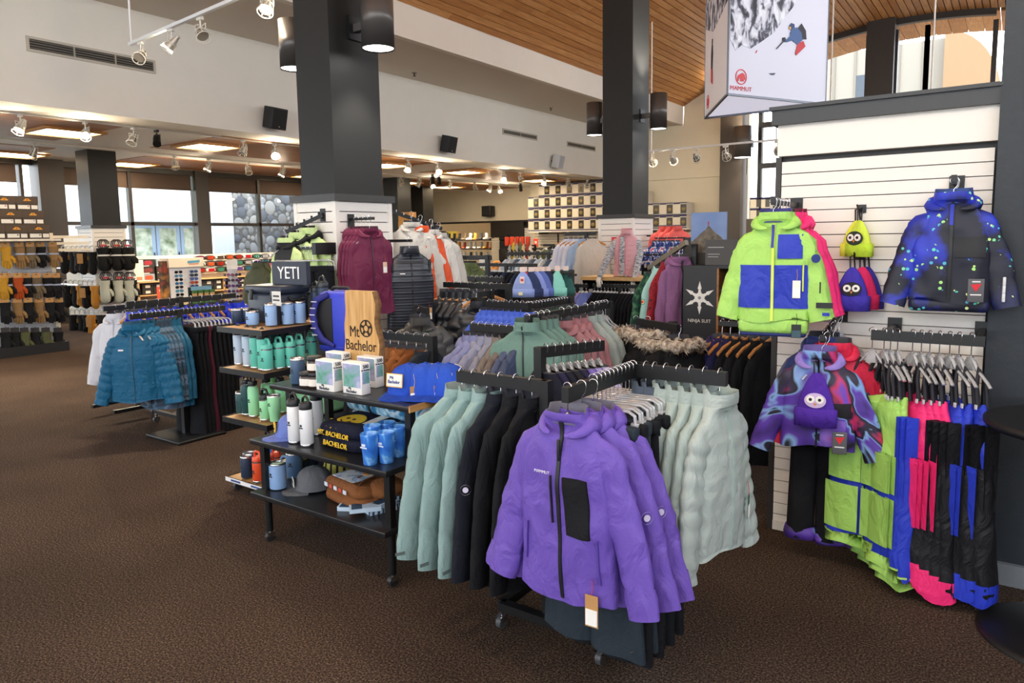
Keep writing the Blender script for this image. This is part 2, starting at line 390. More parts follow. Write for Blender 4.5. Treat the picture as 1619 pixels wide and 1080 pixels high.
col('trim_window_post', -3.2, -2.6, YE-0.25, YE+0.2, vz(-2.9), mat('#2f2822', 0.45))
col('column_far_right', -6.62, -6.05, YE-0.6, YE-0.05, vz(-6.3)-0.1, mat('#4a4036', 0.3))
# ---- left window wall
struct('wall_left_base', MB().box((XW-0.15, -7, 0), (XW, 14.2, 0.28)), WINF)
struct('wall_left_far', MB().box((-19.7, 16.9, 0), (-19.5, 20.3, ZL)), CREAM); struct('wall_left_return', MB().box((-19.7, 16.8, 0), (XW, 16.95, ZL)), mat('#4a4038', 0.6)); struct('wall_left_solid', MB().box((XW-.15, 14.2, 0), (XW, 16.9, ZL)), mat('#4a4038', 0.6)); struct('ceiling_low_far', MB().box((-19.7, 16.8, ZL), (XW-.2, 21, ZL+.3)), PAINT)
struct('trim_head', MB().box((XW-0.15, -7, 3.17), (XW+0.06, 14.2, ZL)), WINF)
struct('trim_transom', MB().box((XW-0.1, -7, 2.0), (XW+0.02, 14.2, 2.075)), WINF)
for a, b, w in ((6.1, 6.16, 0.05), (6.34, 6.8, 0.3), (9.74, 10.08, 0.12), (13.2, 13.6, 0.12), (2.4, 2.85, 0.3)):
    struct('trim_post', MB().box((XW-0.12, a, 0), (XW+w, b, ZL)), mat('#332b25', 0.4))
for a in (8.21, 11.5, 4.4, 0.8, -2): struct('trim_mullion', MB().box((XW-0.1, a, 0.2), (XW+0.02, a+0.075, 3.2)), WINF)
SHADE = mat('#54443a', 0.8)
for i, (a, b) in enumerate(((-2, 2.4), (2.85, 6.1), (6.8, 9.74), (10.08, 13.2))):
    g = struct(f'window_{i+5}', MB().box((XW-0.06, a, 0.28), (XW-0.05, b, 3.17)), window_glass())
    obj('roller_shade', MB().box((XW-0.04, a+0.03, 2.84), (XW-0.03, b-0.03, 3.17)).cyl((XW-0.035, a+0.03, 2.84), (XW-0.035, b-0.03, 2.84), 0.018), SHADE, g)
# outside: courtyard wing with glazed doors, the river-stone wall, trees
struct('exterior_wall', MB().box((-23.6, 9.5, -0.2), (-23.3, 16.6, 6.5)), mat('#efe9da', 0.8))
dr = thing('glazed_doors', 'row of pale blue glazed entrance doors across the courtyard', 'doors', (-23.28, 14.0, -0.1))
for k, y in enumerate((-1.75, -0.9, -0.05, 0.8, 1.65)):
    obj('door_leaf', MB().box((0, y-.40, 0), (.06, y-.30, 2.35)).box((0, y+.30, 0), (.06, y+.40, 2.35)).box((0, y-.3, 2.2), (.06, y+.3, 2.35)).box((0, y-.3, 0), (.06, y+.3, .3)), mat('#8fa0b4', 0.5), dr)
    obj('door_pane', MB().box((0.02, y-.3, .3), (.03, y+.3, 2.2)), pattern('door view', [(0.3, '#6d7a5c'), (0.6, '#c9cdb9'), (0.8, '#b98f70')], scale=3, rough=0.2), dr)
    obj('door_handle', MB().cyl((.09, y+.33, .9), (.09, y+.33, 1.4), .02), BLACK, dr)
obj('door_canopy', MB().box((0, -2.5, 2.4), (.5, 2.4, 2.55)), mat('#dcdfe2', 0.6), dr)
sw_ = struct('exterior_stone_wall', MB().box((-20.35, 13.4, -0.2), (-20.0, 17.2, 5.0)), mat('#5f5b55', 0.9, bump=0.5, scale=30))
struct('exterior_pier', MB().box((-20.4, 12.7, -0.2), (-19.98, 13.4, 5.0)), mat('#cfd3d6', 0.8))
STN = [mat(c, 0.85, bump=0.4, scale=18, var=0.12) for c in ('#6d6c6a', '#7d7b76', '#8b8a88', '#5f6064', '#96928a')]
placed = []; rs = random.Random(3); base_st = MB().ball((0, 0, 0), (0.5, 1, 1), seg=10, rings=5)
stone_me = [base_st.mesh('stone', m) for m in STN]
tries = 0
while len(placed) < 295 and tries < 14000:
    tries += 1
    r = rs.choice((0.22, 0.19, 0.16, 0.13)) if tries < 2500 else rs.choice((0.11, 0.09, 0.075))
    y, z = rs.uniform(13.5, 16.9), rs.uniform(0.4, 4.3)
    if all((y-a)**2+(z-b)**2 > (0.80*(r+c))**2 for a, b, c in placed):
        placed.append((y, z, r))
        o = bpy.data.objects.new('stone', rs.choice(stone_me)); COL.objects.link(o); o.parent = sw_
        o.location = (-20.0, y, z); o.scale = (r*0.32, r*rs.uniform(.78, 1.0), r*rs.uniform(.85, 1.1)); o.rotation_euler = (rs.uniform(-.6, .6), 0, 0)
LEAF = pattern('tree leaves', [(0.3, '#6f8a4a'), (0.6, '#a9bd78'), (0.8, '#d5dfae')], scale=5, rough=0.8)
def outside_tree(x, y, h, label, conifer=False, n=26):
    t = thing('tree', label, 'tree', (x, y, -0.2), 0, 'trees outside the windows')
    rr = random.Random(int(x*31+y*7))
    obj('trunk', MB().tube([(0,0,0),(0.05,0.03,h*.5),(0,0,h*.95)], [.16, .11, .03]), mat('#6b5846', 0.9), t)
    mb = MB()
    for k in range(n):
        f = (k+0.5)/n
        if conifer:
            zz = h*(0.15+0.82*f); R = h*0.22*(1-f)+.12
            for q in range(6):
                a = q*PI/3+k*1.1; mb.tube([(0,0,zz), (R*.6*math.cos(a), R*.6*math.sin(a), zz-.08), (R*math.cos(a), R*math.sin(a), zz-.25)], [.16, .13, .02], 0, 5)
        else:
            a = rr.uniform(0, 6.28); R = rr.uniform(0, h*.28)
            mb.ball((R*math.cos(a), R*math.sin(a), h*rr.uniform(.38, 1.0)), rr.uniform(.35, .75), 0, 7, 5)
    o = obj('foliage', mb, LEAF if not conifer else mat('#31473f', 0.9, var=0.2, scale=4), t)
for x, y, h, lb, cf in ((-24, 6.6, 5.5, 'pale green tree outside the left window above the glove boxes', False), (-27.5, 8.2, 6.5, 'tree seen beyond the narrow pane left of the mitten column', False),
                        (-1.3, 42, 8.2, 'hazy conifer outside the high arched window', True), (0.4, 44, 8.8, 'taller hazy conifer at the right of the high arched window', True), (2.0, 43, 8.6, 'hazy conifer behind the window frame by the right post', True)):
    outside_tree(x, y, h, lb, cf)
# wing of the lodge seen through the high windows
wg = thing('lodge_wing', 'pale lodge wing with arched fascia seen through the high window', 'building', (-4.2, 33, -0.2))
obj('wing_wall', MB().box((-3.2, 0, 0), (1.6, 3, 9.2)), mat('#8f887b', 0.8), wg)
ar = MB(); pts = [(1.6, 0), (1.6, 9.3)]+[(1.6+1.9*math.sin(a*PI/20), 6.4+2.9*math.cos(a*PI/20)) for a in range(11)]+[(3.5, 0)]
obj('arched_fascia', ar.prism(pts, -0.6, 0.2, 'y'), mat('#8c6d4c', 0.7), wg)
for k in range(6): obj('siding_board', MB().box((-3.2+k*.8, -0.05, 6.3), (-3.14+k*.8, 0.0, 9.2)), mat('#7d7568', 0.8), wg)
obj('balcony_rail', MB().box((-3.2, -0.9, 5.6), (0.6, -0.84, 6.4)), mat('#5d666f', 0.5), wg)
obj('wing_window', MB().box((-1.6, -0.04, 6.9), (-0.8, 0, 8.2)), mat('#37414a', 0.2), wg)
# eave beyond the arched windows: every board a part
ev = struct('ceiling_eave', MB().box((-7.3, YE+.16, vz(-7.2)-.1), (-7.15, YE+2.25, vz(-7.2)+.1)), DARKB)
for i in range(30):
    xa, xb = -7.2+i*0.35, -7.2+i*0.35+0.335; za, zb = vz(xa)-.02, vz(xb)-.02
    obj('eave_board', MB().add([(xa,YE+.2,za),(xb,YE+.2,zb),(xb,YE+2.2,zb),(xa,YE+2.2,za),(xa,YE+.2,za+.1),(xb,YE+.2,zb+.1),(xb,YE+2.2,zb+.1),(xa,YE+2.2,za+.1)], [(0,1,2,3),(7,6,5,4),(0,4,5,1),(1,5,6,2),(2,6,7,3),(3,7,4,0)]), PLANK[i % 3], ev)
# ---- columns with slatted cladding
def clad_column(name, x0, x1, y0, y1, ztop, cap):
    c = col(name, x0, x1, y0, y1, ztop)
    obj('cap_trim', MB().box((x0-0.07, y0-0.07, cap-0.02), (x1+0.07, y1+0.07, cap+0.035)), mat('#2c2a28', 0.4), c)
    obj('backing', MB().box((x0-0.025, y0-0.025, 0), (x1+0.025, y1+0.025, cap-0.02)), mat('#2a2a2c', 0.6), c)
    z = cap-0.022; h = 0.081; k = 0
    while z-h > 0.05:
        obj('slat_board', MB().box((x0-0.045, y0-0.045, z-h+0.007), (x1+0.045, y1+0.045, z)), mat('#f0ece4', 0.5), c); z -= h
    for sx in (x0-0.05, x1+0.01):
        for sy in (y0-0.05, y1+0.01):
            obj('corner_trim', MB().box((sx, sy, 0.02), (sx+0.04, sy+0.04, cap-0.02)), mat('#f0ece4', 0.45), c)
    return c
clad_column('column_large', -4.76, -4.36, 3.83, 4.345, vz(-4.5), 1.925)
clad_column('column_slatted', -4.86, -4.40, 9.2, 9.73, vz(-4.6), 1.87)
clad_column('column_mitten', -14.12, -13.66, 6.31, 6.81, ZL, 1.905)
col('column_behind', -14.4, -13.87, 14.38, 14.9, ZL); col('column_deep', -16.0, -15.5, 17.2, 17.7, ZL)
clad_column('column_corner', -13.75, -13.15, 20.4, 20.9, ZL, 1.95)
# bulkhead and the far room
struct('wall_bulkhead', MB().box((-19.5, YE+0.5, 2.2), (-13.15, YE+0.7, ZL)), CREAM)
struct('trim_bulkhead', MB().box((-19.5, YE+0.46, 2.14), (-13.15, YE+0.72, 2.2)), DARKB)
struct('ceiling_far', MB().box((-24, YE+0.7, 2.95), (-9, 34, 3.1)), mat('#a98258', 0.7))
struct('wall_far', MB().box((-24, 33.8, 0), (-9, 34, 3.1)), mat('#cdbb98', 0.8)); struct('wall_far_left', MB().box((-24.2, YE, 0), (-24, 34, 3.1)), CREAM)
struct('wall_far_right', MB().box((-13.1, YE+0.2, 0), (-12.9, 34, 3.1)), mat('#bdae90', 0.8))
col('column_sign', -14.55, -14.1, 20.55, 21.0, ZL)
cb = struct('wall_partition', MB().box((-15.15, 20.3, 1.62), (-13.75, 20.55, 2.2)), mat('#2f2b27', 0.45))
for k in range(14): obj('slat_board', MB().box((-15.12, 20.3, 0.45+k*.082), (-14.5, 20.5, 0.525+k*.082)), mat('#e9e0cc', 0.6), cb)
for k in range(14): obj('slat_board', MB().box((-14.38, 20.3, 0.45+k*.082), (-13.75, 20.5, 0.525+k*.082)), mat('#e9e0cc', 0.6), cb)
for i, (x, y) in enumerate(((-16.5, 23), (-18.5, 24.5), (-15.5, 26.5), (-19.5, 28.5), (-14.6, 30), (-17.5, 31))):
    t = thing('ceiling_light', f'small bright ceiling panel in the far room, {ORD[i]} from the bulkhead', 'ceiling light', (x, y, 2.93), 0, 'lights of the far room')
    obj('frame', MB().box((-.48, -.48, -.02), (.48, .48, 0.02)), TRFR, t); obj('diffuser', MB().box((-.42, -.42, -.03), (.42, .42, -.02)), TROF, t)
# ---- right-hand slatted partition and the dark wall beside it
YS = 3.88
pt = struct('wall_slat', MB().box((-1.02, YS+0.02, 0), (-0.09, YS+0.12, 2.15)), mat('#2b2b2c', 0.6))
SLM = mat('#ebe6dd', 0.5)
obj('header_panel', MB().box((-1.03, YS-0.02, 1.995), (-0.088, YS+0.06, 2.155)), SLM, pt)
obj('header_cap', MB().box((-1.055, YS-0.05, 2.15), (-0.08, YS+0.16, 2.225)).box((-1.065, YS-0.065, 2.222), (-0.08, YS+0.17, 2.24)), mat('#34373a', 0.5), pt)
z = 1.965
while z > 0.06:
    h = min(0.0625, z-0.02)
    obj('slat_board', MB().box((-1.008, YS-0.012, z-h+0.0045), (-0.098, YS+0.02, z)), SLM, pt); z -= 0.0625
obj('edge_trim', MB().box((-1.04, YS-0.01, 0), (-1.012, YS+0.12, 1.99)), mat('#2e2b29', 0.5), pt)
obj('base_board', MB().box((-1.008, YS-0.02, 0.005), (-0.098, YS+0.02, 0.055)), mat('#e3ddd2', 0.5), pt)
struct('wall_right_post', MB().box((-0.088, YS-0.06, 0), (1.6, YS+0.5, 3.7)), mat('#232a31', 0.55, bump=0.15, scale=25, var=0.08))
struct('baseboard_right', MB().box((-0.02, YS-0.085, 0), (1.6, YS-0.06, 0.1)), mat('#8b8f93', 0.45, 0.3))
col('column_right_high', -0.09, 0.55, YS+0.12, YS+0.6, vz(0.2), mat('#262d33', 0.5))
# side and rear enclosure (behind the camera): unseen, openings sized to steer daylight
struct('wall_right', MB().box((3.3, 3.9, 0), (3.5, YE, 3.4)), CREAM)
for y in (3.9, 7.9, 11.9, 15.9, YE-.1): struct('trim_right_post', MB().box((3.3, y-.1, 3.4), (3.5, y+.1, vz(3.2)+.1)), WINF)
struct('wall_left_rear', MB().box((XW-0.2, -7.2, 0), (-12.5, -7, ZL)), CREAM)
for x in (-12.4, -9.85, -7.9, -5.6, -3.2, -0.8, 1.6, 3.3): struct('trim_rear_post', MB().box((x-0.15, -7.2, 0), (x+0.15, -7, vz(x) if x > -7.95 else (ZH if x > -9.9 else ZL))), WINF)
struct('wall_rear_base', MB().box((-12.5, -7.2, 0), (3.4, -7, 0.9)), PAINT); struct('wall_rear_band', MB().box((-12.5, -7.2, 2.7), (3.4, -7, 3.9)), PAINT)
struct('wall_right_near', MB().box((3.3, -7.2, 0), (3.5, 3.9, 3.4)), PAINT)
struct('wall_rear_light_block', MB().box((-12.5, -7.2, 3.9), (-7.9, -7, ZH+.1)), PAINT)  # unseen infill added to keep daylight off the upper beam face
# ================================================================== GARMENT LIBRARY
def interp(tab, t):
    for i in range(len(tab)-1):
        a, b = tab[i], tab[i+1]
        if t <= b[0]:
            f = (t-a[0])/(b[0]-a[0]) if b[0] > a[0] else 0
            return [a[k]+(b[k]-a[k])*f for k in range(1, len(a))]
    return list(tab[-1][1:])
class Jk:
    """A jacket on a hook at its origin: wide along x, front towards -y."""
    def __init__(s, L=0.64, sw=0.15, hw=0.19, d=0.055, sl=0.58, spread=0.13, seed=1, fold=0.012, neck=-0.13, collar=0.05, quilt=0, qd=0.012, hemdrop=0.0):
        s.__dict__.update(locals())
        zt = neck-0.06            # shoulder tip
        b = neck-L
        s.zt, s.b = zt, b
        s.tab = [(b, hw, d*0.95), (b+0.04, hw*1.0, d), (b+L*0.35, hw*0.95, d*1.05), (zt-0.17, hw*0.97, d*1.1), (zt-0.06, (hw+sw)/2*0.98, d*0.95), (zt, sw, d*0.62), (zt+0.02, sw*0.84, d*0.6), (zt+0.042, max(.09, sw*0.66), d*0.68), (neck-0.005, 0.078, d*0.95)]
    def wd(s, z): return interp(s.tab, z)
    def fold_y(s, x, z):
        t = max(0, min(1, (s.zt-z)/max(0.1, s.L)))
        w = noise.noise((x*9+s.seed*3.1, z*5.5, s.seed*1.7))*0.9+noise.noise((x*19+s.seed, z*11+x*6, 4.0))*0.45
        return s.fold*((0.25+t)*(math.sin(x*23+s.seed*1.7+z*2)+0.6*math.sin(x*41-z*5+s.seed*2.3))*0.45+w*1.25)
    def quilt_f(s, z, x=0):
        if not s.quilt: return 0
        return s.qd*(abs(math.sin((z-s.b)*PI/ s.quilt))**0.6-0.6)
    def front(s, x, z, off=0.004):
        w, d = s.wd(z); q = min(0.985, abs(x)/w)
        return -(d*(1-q**2.6)**(1/2.6))+s.fold_y(x, z)-s.quilt_f(z)-off
    def torso(s, nz=26, n=40):
        mb = MB(); rings = []
        zs = [s.b+(s.neck-0.005-s.b)*i/nz for i in range(nz+1)]
        for i, z in enumerate(zs):
            w, d = s.wd(z); r = []
            for k in range(n):
                a = 2*PI*k/n; c, sn = math.cos(a), math.sin(a)
                x = w*math.copysign(abs(c)**0.8, c); y = d*math.copysign(abs(sn)**0.8, sn)
                q = s.quilt_f(z); y += math.copysign(q, sn)*min(1, abs(sn)*2); x += math.copysign(q*0.6, c)*abs(c)
                y += s.fold_y(x, z)
                zz = z + (s.hemdrop*abs(x)/s.hw if i == 0 else 0) - (0.012*math.sin(x*19+s.seed) if i == 0 else 0)
                r.append((x, y, zz))
            rings.append(r)
        mb.loft(rings, 0)
        # hem turned in
        mb.loft([rings[0], [(x*.97, y*.8, z+.02) for x, y, z in rings[0]], [(x*.95, y*.5, z+.1) for x, y, z in rings[0]]][::-1], 0)
        top = rings[-1]
        if s.collar:
            h = s.collar
            c1 = [(x*.92, y*1.0-0.004, s.neck+h*.5+ (0.012 if y > 0 else -0.006)) for x, y, z in top]
            c2 = [(x*.9, y*1.02-0.002, s.neck+h+(0.006 if y > 0 else -0.012)) for x, y, z in top]
            c3 = [(x*.82, y*.86, p[2]-.004) for (x, y, z), p in zip(top, c2)]
            c4 = [(x*.8, y*.8, s.neck-.02) for x, y, z in top]
            mb.loft([top, c1, c2], 0); mb.loft([c2, c3, c4], 1, cap1=True)
        else: mb.add(top, [tuple(range(n))], 1)
        return mb
    def sleeve(s, sx, n=14, nz=18, ry=0.8, bend=0.0, lift=0.0, fwd=0.0, ext=1.0):
        p0 = Vector((sx*(s.sw-0.085), 0, s.zt-0.028)); p1 = Vector((sx*(s.sw-0.012), 0, s.zt-0.055))
        p2 = Vector((sx*(s.sw+s.spread*0.5), 0.012-fwd*.5, s.zt-s.sl*0.45+lift*.5)); p3 = Vector((sx*(s.sw+s.spread+bend), -0.015-fwd, s.zt-s.sl+lift))
        pts = []; 
        for i in range(nz+1):
            t = i/nz
            if t < 0.12: f = t/.12; p = p0.lerp(p1, f)
            else:
                f = (t-.12)/.88
                p = p1*(1-f)**2+p2*2*f*(1-f)+p3*f*f
            pts.append(p)
        r0 = s.d*1.25+0.012; rings = []
        for i, p in enumerate(pts):
            t = i/nz
            T = (pts[min(i+1, nz)]-pts[max(0, i-1)]).normalized(); B = Vector((0, 1, 0)); B = (B-T*B.dot(T)).normalized(); N = T.cross(B)
            g = min(1, .62+t*2.4); rx = r0*(1.04-0.34*t)*ext*g; yy = (s.d*0.82)*(1-0.22*t)*ry*min(1, .7+t*2)
            if s.quilt:
                q = s.qd*(abs(math.sin(t*s.sl*PI/s.quilt))**0.6-0.6); rx += q; yy += q
            r = []
            for k in range(n):
                a = 2*PI*k/n
                w = 1+(0.02 if s.quilt else 0.13)*noise.noise((math.cos(a)*1.6+s.seed+sx, math.sin(a)*1.6, t*9))+(0.0 if s.quilt else .15)*noise.noise((a*.7+s.seed*2, t*22+math.sin(a)*2, sx))+0.04*math.sin(t*11-a+s.seed*3)
                r.append(p+N*(rx*math.cos(a)*w)+B*(yy*math.sin(a)*w))
            rings.append(r)
        mb = MB(); mb.loft(rings, 0)
        l = rings[-1]; c = sum((Vector(q) for q in l), Vector())/n
        mb.loft([l, [c+(Vector(q)-c)*.85 for q in l], [c+(Vector(q)-c)*.75+Vector((0, 0, .03)) for q in l]], 1, cap1=True)
        s._cuff = rings[-4:]
        return mb
    def patch(s, x0, x1, z0, z1, off=0.005, nu=8, nv=8, skew=0.0, mb=None, mi=0):
        mb = mb or MB()
        def f(u, v):
            z = z0+(z1-z0)*v; x = x0+(x1-x0)*u+skew*v
            return (x, s.front(x, z, off), z)
        mb.grid(f, nu, nv, mi)
        # thickness: turned-in border
        for edge in ([(i/nu, 0) for i in range(nu+1)], [(1, j/nv) for j in range(nv+1)], [(1-i/nu, 1) for i in range(nu+1)], [(0, 1-j/nv) for j in range(nv+1)]):
            a = [f(u, v) for u, v in edge]; b = [(x, y+off+.006, z) for x, y, z in a]
            mb.loft([b, a], mi, closed=False, smooth=False)
        return mb
    def hood(s, mi=0, big=1.0):
        """a hood folded back: a thick roll round the neck, open at the front, with a pouch behind"""
        mb = MB(); R = []; n = 10; m = 24
        for i in range(m+1):
            t = i/m; a = -PI*0.36-(t)*PI*1.28-PI*0.0          # from front right, round the back, to front left
            a = PI*(-0.40)+t*PI*1.80
            cx, cy = 0.088*math.cos(a), 0.066*math.sin(a)
            back = max(0, math.sin(a)); side = abs(math.cos(a))
            rr = (0.011+0.009*back+0.008*side)*(0.55+0.45*min(1, max(0, math.sin(a)+.75)))*big*(1 if 0 < i < m else .35)
            zc = s.neck+0.006-0.004*back-0.048*max(0, -math.sin(a))-0.014*side
            row = []
            for k in range(n):
                b = 2*PI*k/n
                o = rr*math.cos(b); h = rr*(1.1+.15*back)*math.sin(b)*(1 if math.sin(b) > 0 else 1+2.2*back)-0.02*back*max(0, math.cos(b))
                w = 1+0.22*noise.noise((t*7+s.seed, b, s.seed*.7))
                row.append((cx+math.cos(a)*o*w*1.25, cy+math.sin(a)*o*w+0.012*back, zc+h*w-0.016*max(0, math.cos(b))*side))
            R.append(row)
        mb.loft(R, mi, cap0=True, cap1=True)
        return mb
    def zip(s, w=0.006, top=0.05, bot=0.0, off=0.006):
        return s.patch(-w, w, s.b+bot+.004, s.neck-0.012, off, 2, 22)
def price_tag(parent, loc, rz=0.0, w=0.035, h=0.075, card='#b98a55', cord='#c23a30', label=None, second='#f1efe9'):
    t = obj('hang_tag', MB().cbox((0, 0, -h/2-.05), (w, .002, h)), mat(card, .8), parent, loc, rz)
    obj('tag_label', MB().cbox((0, -.0022, -h/2-.05-h*.2), (w*.9, .002, h*.5)), mat(second, .7), t)
    obj('tag_cord', MB().tube([(0, 0.004, 0.0), (0.003, 0, -.03), (0, 0, -.055)], .0012, 0, 4), mat(cord, .7), t)
    return t
HW = CHROME
def hanger(loc, rz, label, kind='clear', group=None, proto={}):
    """kinds: clear (shoulder hanger), clip (straight bar with two clips), wood"""
    if kind in proto:
        return dup(proto[kind], loc, rz, label, group)
    names = {'clear': 'clear_hanger', 'white': 'white_hanger', 'clip': 'clip_hanger', 'wood': 'wooden_hanger'}
    t = thing(names[kind], label, 'hanger', loc, rz, group)
    hk = [(0.0, 0, -.018)]
    pts = [(0.012*math.cos(a)*1.3-0.0, 0, -0.006+0.016*math.sin(a)) for a in [PI+0.5-k*0.45 for k in range(0, 10)]]
    drop = -0.095 if kind != 'clip' else -0.10
    path = pts+[(0.012, 0, -.03), (0, 0, -.045), (0, 0, drop)]
    obj('hook', MB().tube(path, 0.0022, 0, 5), HW, t)
    if kind in ('clear', 'white'):
        b = MB().tube([(-.125, 0, -.205), (-.11, 0, -.19), (-.08, 0, -.168), (-.045, 0, -.145), (-.02, 0, -.11), (0, 0, -.092), (.02, 0, -.11), (.045, 0, -.145), (.08, 0, -.168), (.11, 0, -.19), (.125, 0, -.205)], [.006]*11, 0, 6, flat=1.6)
        b.prism([(-.024, -.15), (.024, -.15), (.017, -.095), (-.017, -.095)], -.008, .008, 'y')
        obj('shoulder_bar', b, clear_plastic() if kind == 'clear' else mat('#e9e9ea', .35), t)
    elif kind == 'clip':
        b = MB().tube([(-.155, 0, -.15), (-.152, 0, -.118), (-.13, 0, -.105), (.13, 0, -.105), (.152, 0, -.118), (.155, 0, -.15)], [.0065]*6, 0, 6, flat=1.3)
        obj('hanger_bar', b, clear_plastic(), t)
        for s in (-1, 1): obj('clip', MB().cbox((s*.153, 0, -.163), (.03, .016, .045), bev=.004), clear_plastic(), t)
    else:
        wm = wood_mat('hanger wood', '#d39a58', '#c08345', '#a86c35')
        b = MB().tube([(-.19, -.012, -.185), (-.13, 0, -.15), (-.05, 0, -.118), (0, 0, -.10), (.05, 0, -.118), (.13, 0, -.15), (.19, -.012, -.185)], [.013, .014, .014, .016, .014, .014, .013], 0, 8, flat=.6)
        obj('wooden_arms', b, wm, t)
    proto[kind] = t
    return t
def jacket(name, label, loc, rz=0.0, m=None, inner=None, group=None, hood=False, zipc='#1b1b1e', kw=None, hi=True, cat='jacket', cuff=None, slv=None, sleeves=True, extra=None, lining='#3a3a40', hoodm=None):
    J = Jk(**(kw or {})); t = thing(name, label, cat, loc, rz, group)
    inn = inner or mat(lining, 0.8)
    obj('body', J.torso(*((44, 60) if hi else (16, 22))) if not J.quilt else J.torso(int(J.L/J.quilt*5) if hi else int(J.L/J.quilt*4), 36 if hi else 20), [m, inn], t)
    if sleeves:
        for sx in (-1, 1):
            sv = J.sleeve(sx, *( (16, 22) if hi else (8, 10)) if not J.quilt else ((14, int(J.sl/J.quilt*5)) if hi else (8, int(J.sl/J.quilt*4))), **(slv or {}))
            so = obj('sleeve', sv, [m, inn], t)
            if cuff:
                c = J._cuff; ctr = sum((Vector(q) for q in c[-1]), Vector())/len(c[-1])
                obj('cuff', MB().loft([[Vector(q)+(Vector(q)-sum((Vector(w) for w in r), Vector())/len(r))*.05 for q in r] for r in c], 0), cuff, so)
    if hood: obj('hood', J.hood(), hoodm or m, t)
    if zipc: obj('zip', J.zip(), mat(zipc, .5), t)
    if extra: extra(J, t)
    return t, J
def trousers(name, label, loc, rz=0.0, m=None, L=0.95, w=0.16, d=0.028, flare=1.25, group=None, top=-0.15, seed=1, hi=True, extra=None, cat='trousers'):
    """Trousers hung flat from a clip hanger (hook at the origin)."""
    t = thing(name, label, cat, loc, rz, group)
    def leg(sx):
        rings = []; nz = 16 if hi else 8; n = 18 if hi else 10
        for i in range(nz+1):
            f = i/nz; z = top-L*f
            cx = sx*w*(0.5 if f < .25 else 0.5+0.06*(f-.25)*4/3*flare)
            hw_ = w*0.5*(1.02+ (flare-1)*f*0.6); dd = d*(0.75+0.7*f)
            if f < .22: cx = sx*w*0.48
            r = []
            for k in range(n):
                a = 2*PI*k/n; c, s_ = math.cos(a), math.sin(a)
                x = cx+hw_*math.copysign(abs(c)**.8, c); y = dd*math.copysign(abs(s_)**.8, s_)+0.012*f*math.sin(x*30+seed*2+sx)+.006*math.sin(z*14+seed+x*9)
                r.append((x, y, z))
            rings.append(r)
        return MB().loft(rings, 0, cap0=True, cap1=True)
    obj('leg', leg(-1), m, t); obj('leg', leg(1), m, t)
    obj('waistband', MB().bbox((0, 0, top-.02), (2*w*.99, d*1.75, .045), .008), m, t)
    if extra: extra(t)
    return t
def beanie_mesh(w, h, d, n=20, cuffh=0.3, flop=0.0):
    R = []; R2 = []
    for i in range(11):
        t = i/10; q = math.cos(t*PI/2*.97)**0.62
        R.append([(w*q*math.cos(2*PI*k/n)+flop*t*t, d*q*math.sin(2*PI*k/n)*(1+.06*math.cos(k*PI)), h*t) for k in range(n)])
    body = MB().loft(R, 0, cap0=True, cap1=True)
    c0 = [(x*1.06, y*1.1, -.004) for x, y, z in R[0]]; c1 = [(x*1.07, y*1.12, h*cuffh) for x, y, z in R[0]]
    cuff = MB().loft([[(x*.9, y*.9, -.004) for x, y, z in R[0]], c0, c1, [(x*.98, y*.98, h*cuffh+.004) for x, y, z in R[0]]], 0)
    return body, cuff
def cap_hat(name, label, loc, rz, crown, brim, group=None, patch=None, mesh_back=None, tilt=0):
    t = thing(name, label, 'cap', loc, rz, group)
    n = 24; R = []
    for i in range(9):
        a = i/8*PI/2; q = math.cos(a)**.75
        R.append([(0.085*q*math.cos(2*PI*k/n), 0.1*q*math.sin(2*PI*k/n), 0.01+0.115*math.sin(a)**.9) for k in range(n)])
    front = MB().loft(R, 0, cap0=True, cap1=True); obj('crown', front, crown, t)
    if mesh_back:
        R2 = [[(x*1.015, y*1.015, z) for (x, y, z) in r if y > -0.005] for r in R[:-1]]
        m_ = min(len(r) for r in R2)
        obj('mesh_back', MB().loft([r[:m_] for r in R2], 0, closed=False), mesh_back, t)
    b = MB(); P = []
    for j in range(5):
        f = j/4
        P.append([(0.088*math.sin(a)*(1+.03*f), -0.098*abs(math.cos(a))**.8-f*0.07*math.cos(a)**.8, 0.012+0.0*f-0.022*f*abs(math.sin(a))**2-0.006*f) for a in [(-1+2*k/12)*1.25 for k in range(13)]])
    b.loft(P, 0, closed=False); b.loft([[(x, y, z-.006) for x, y, z in r] for r in P][::-1], 0, closed=False); b.loft([P[-1], [(x, y, z-.006) for x, y, z in P[-1]]], 0, closed=False)
    obj('brim', b, brim, t)
    obj('button', MB().ball((0, 0, .126), (.009, .009, .005)), brim, t)
    if patch: patch(t)
    return t
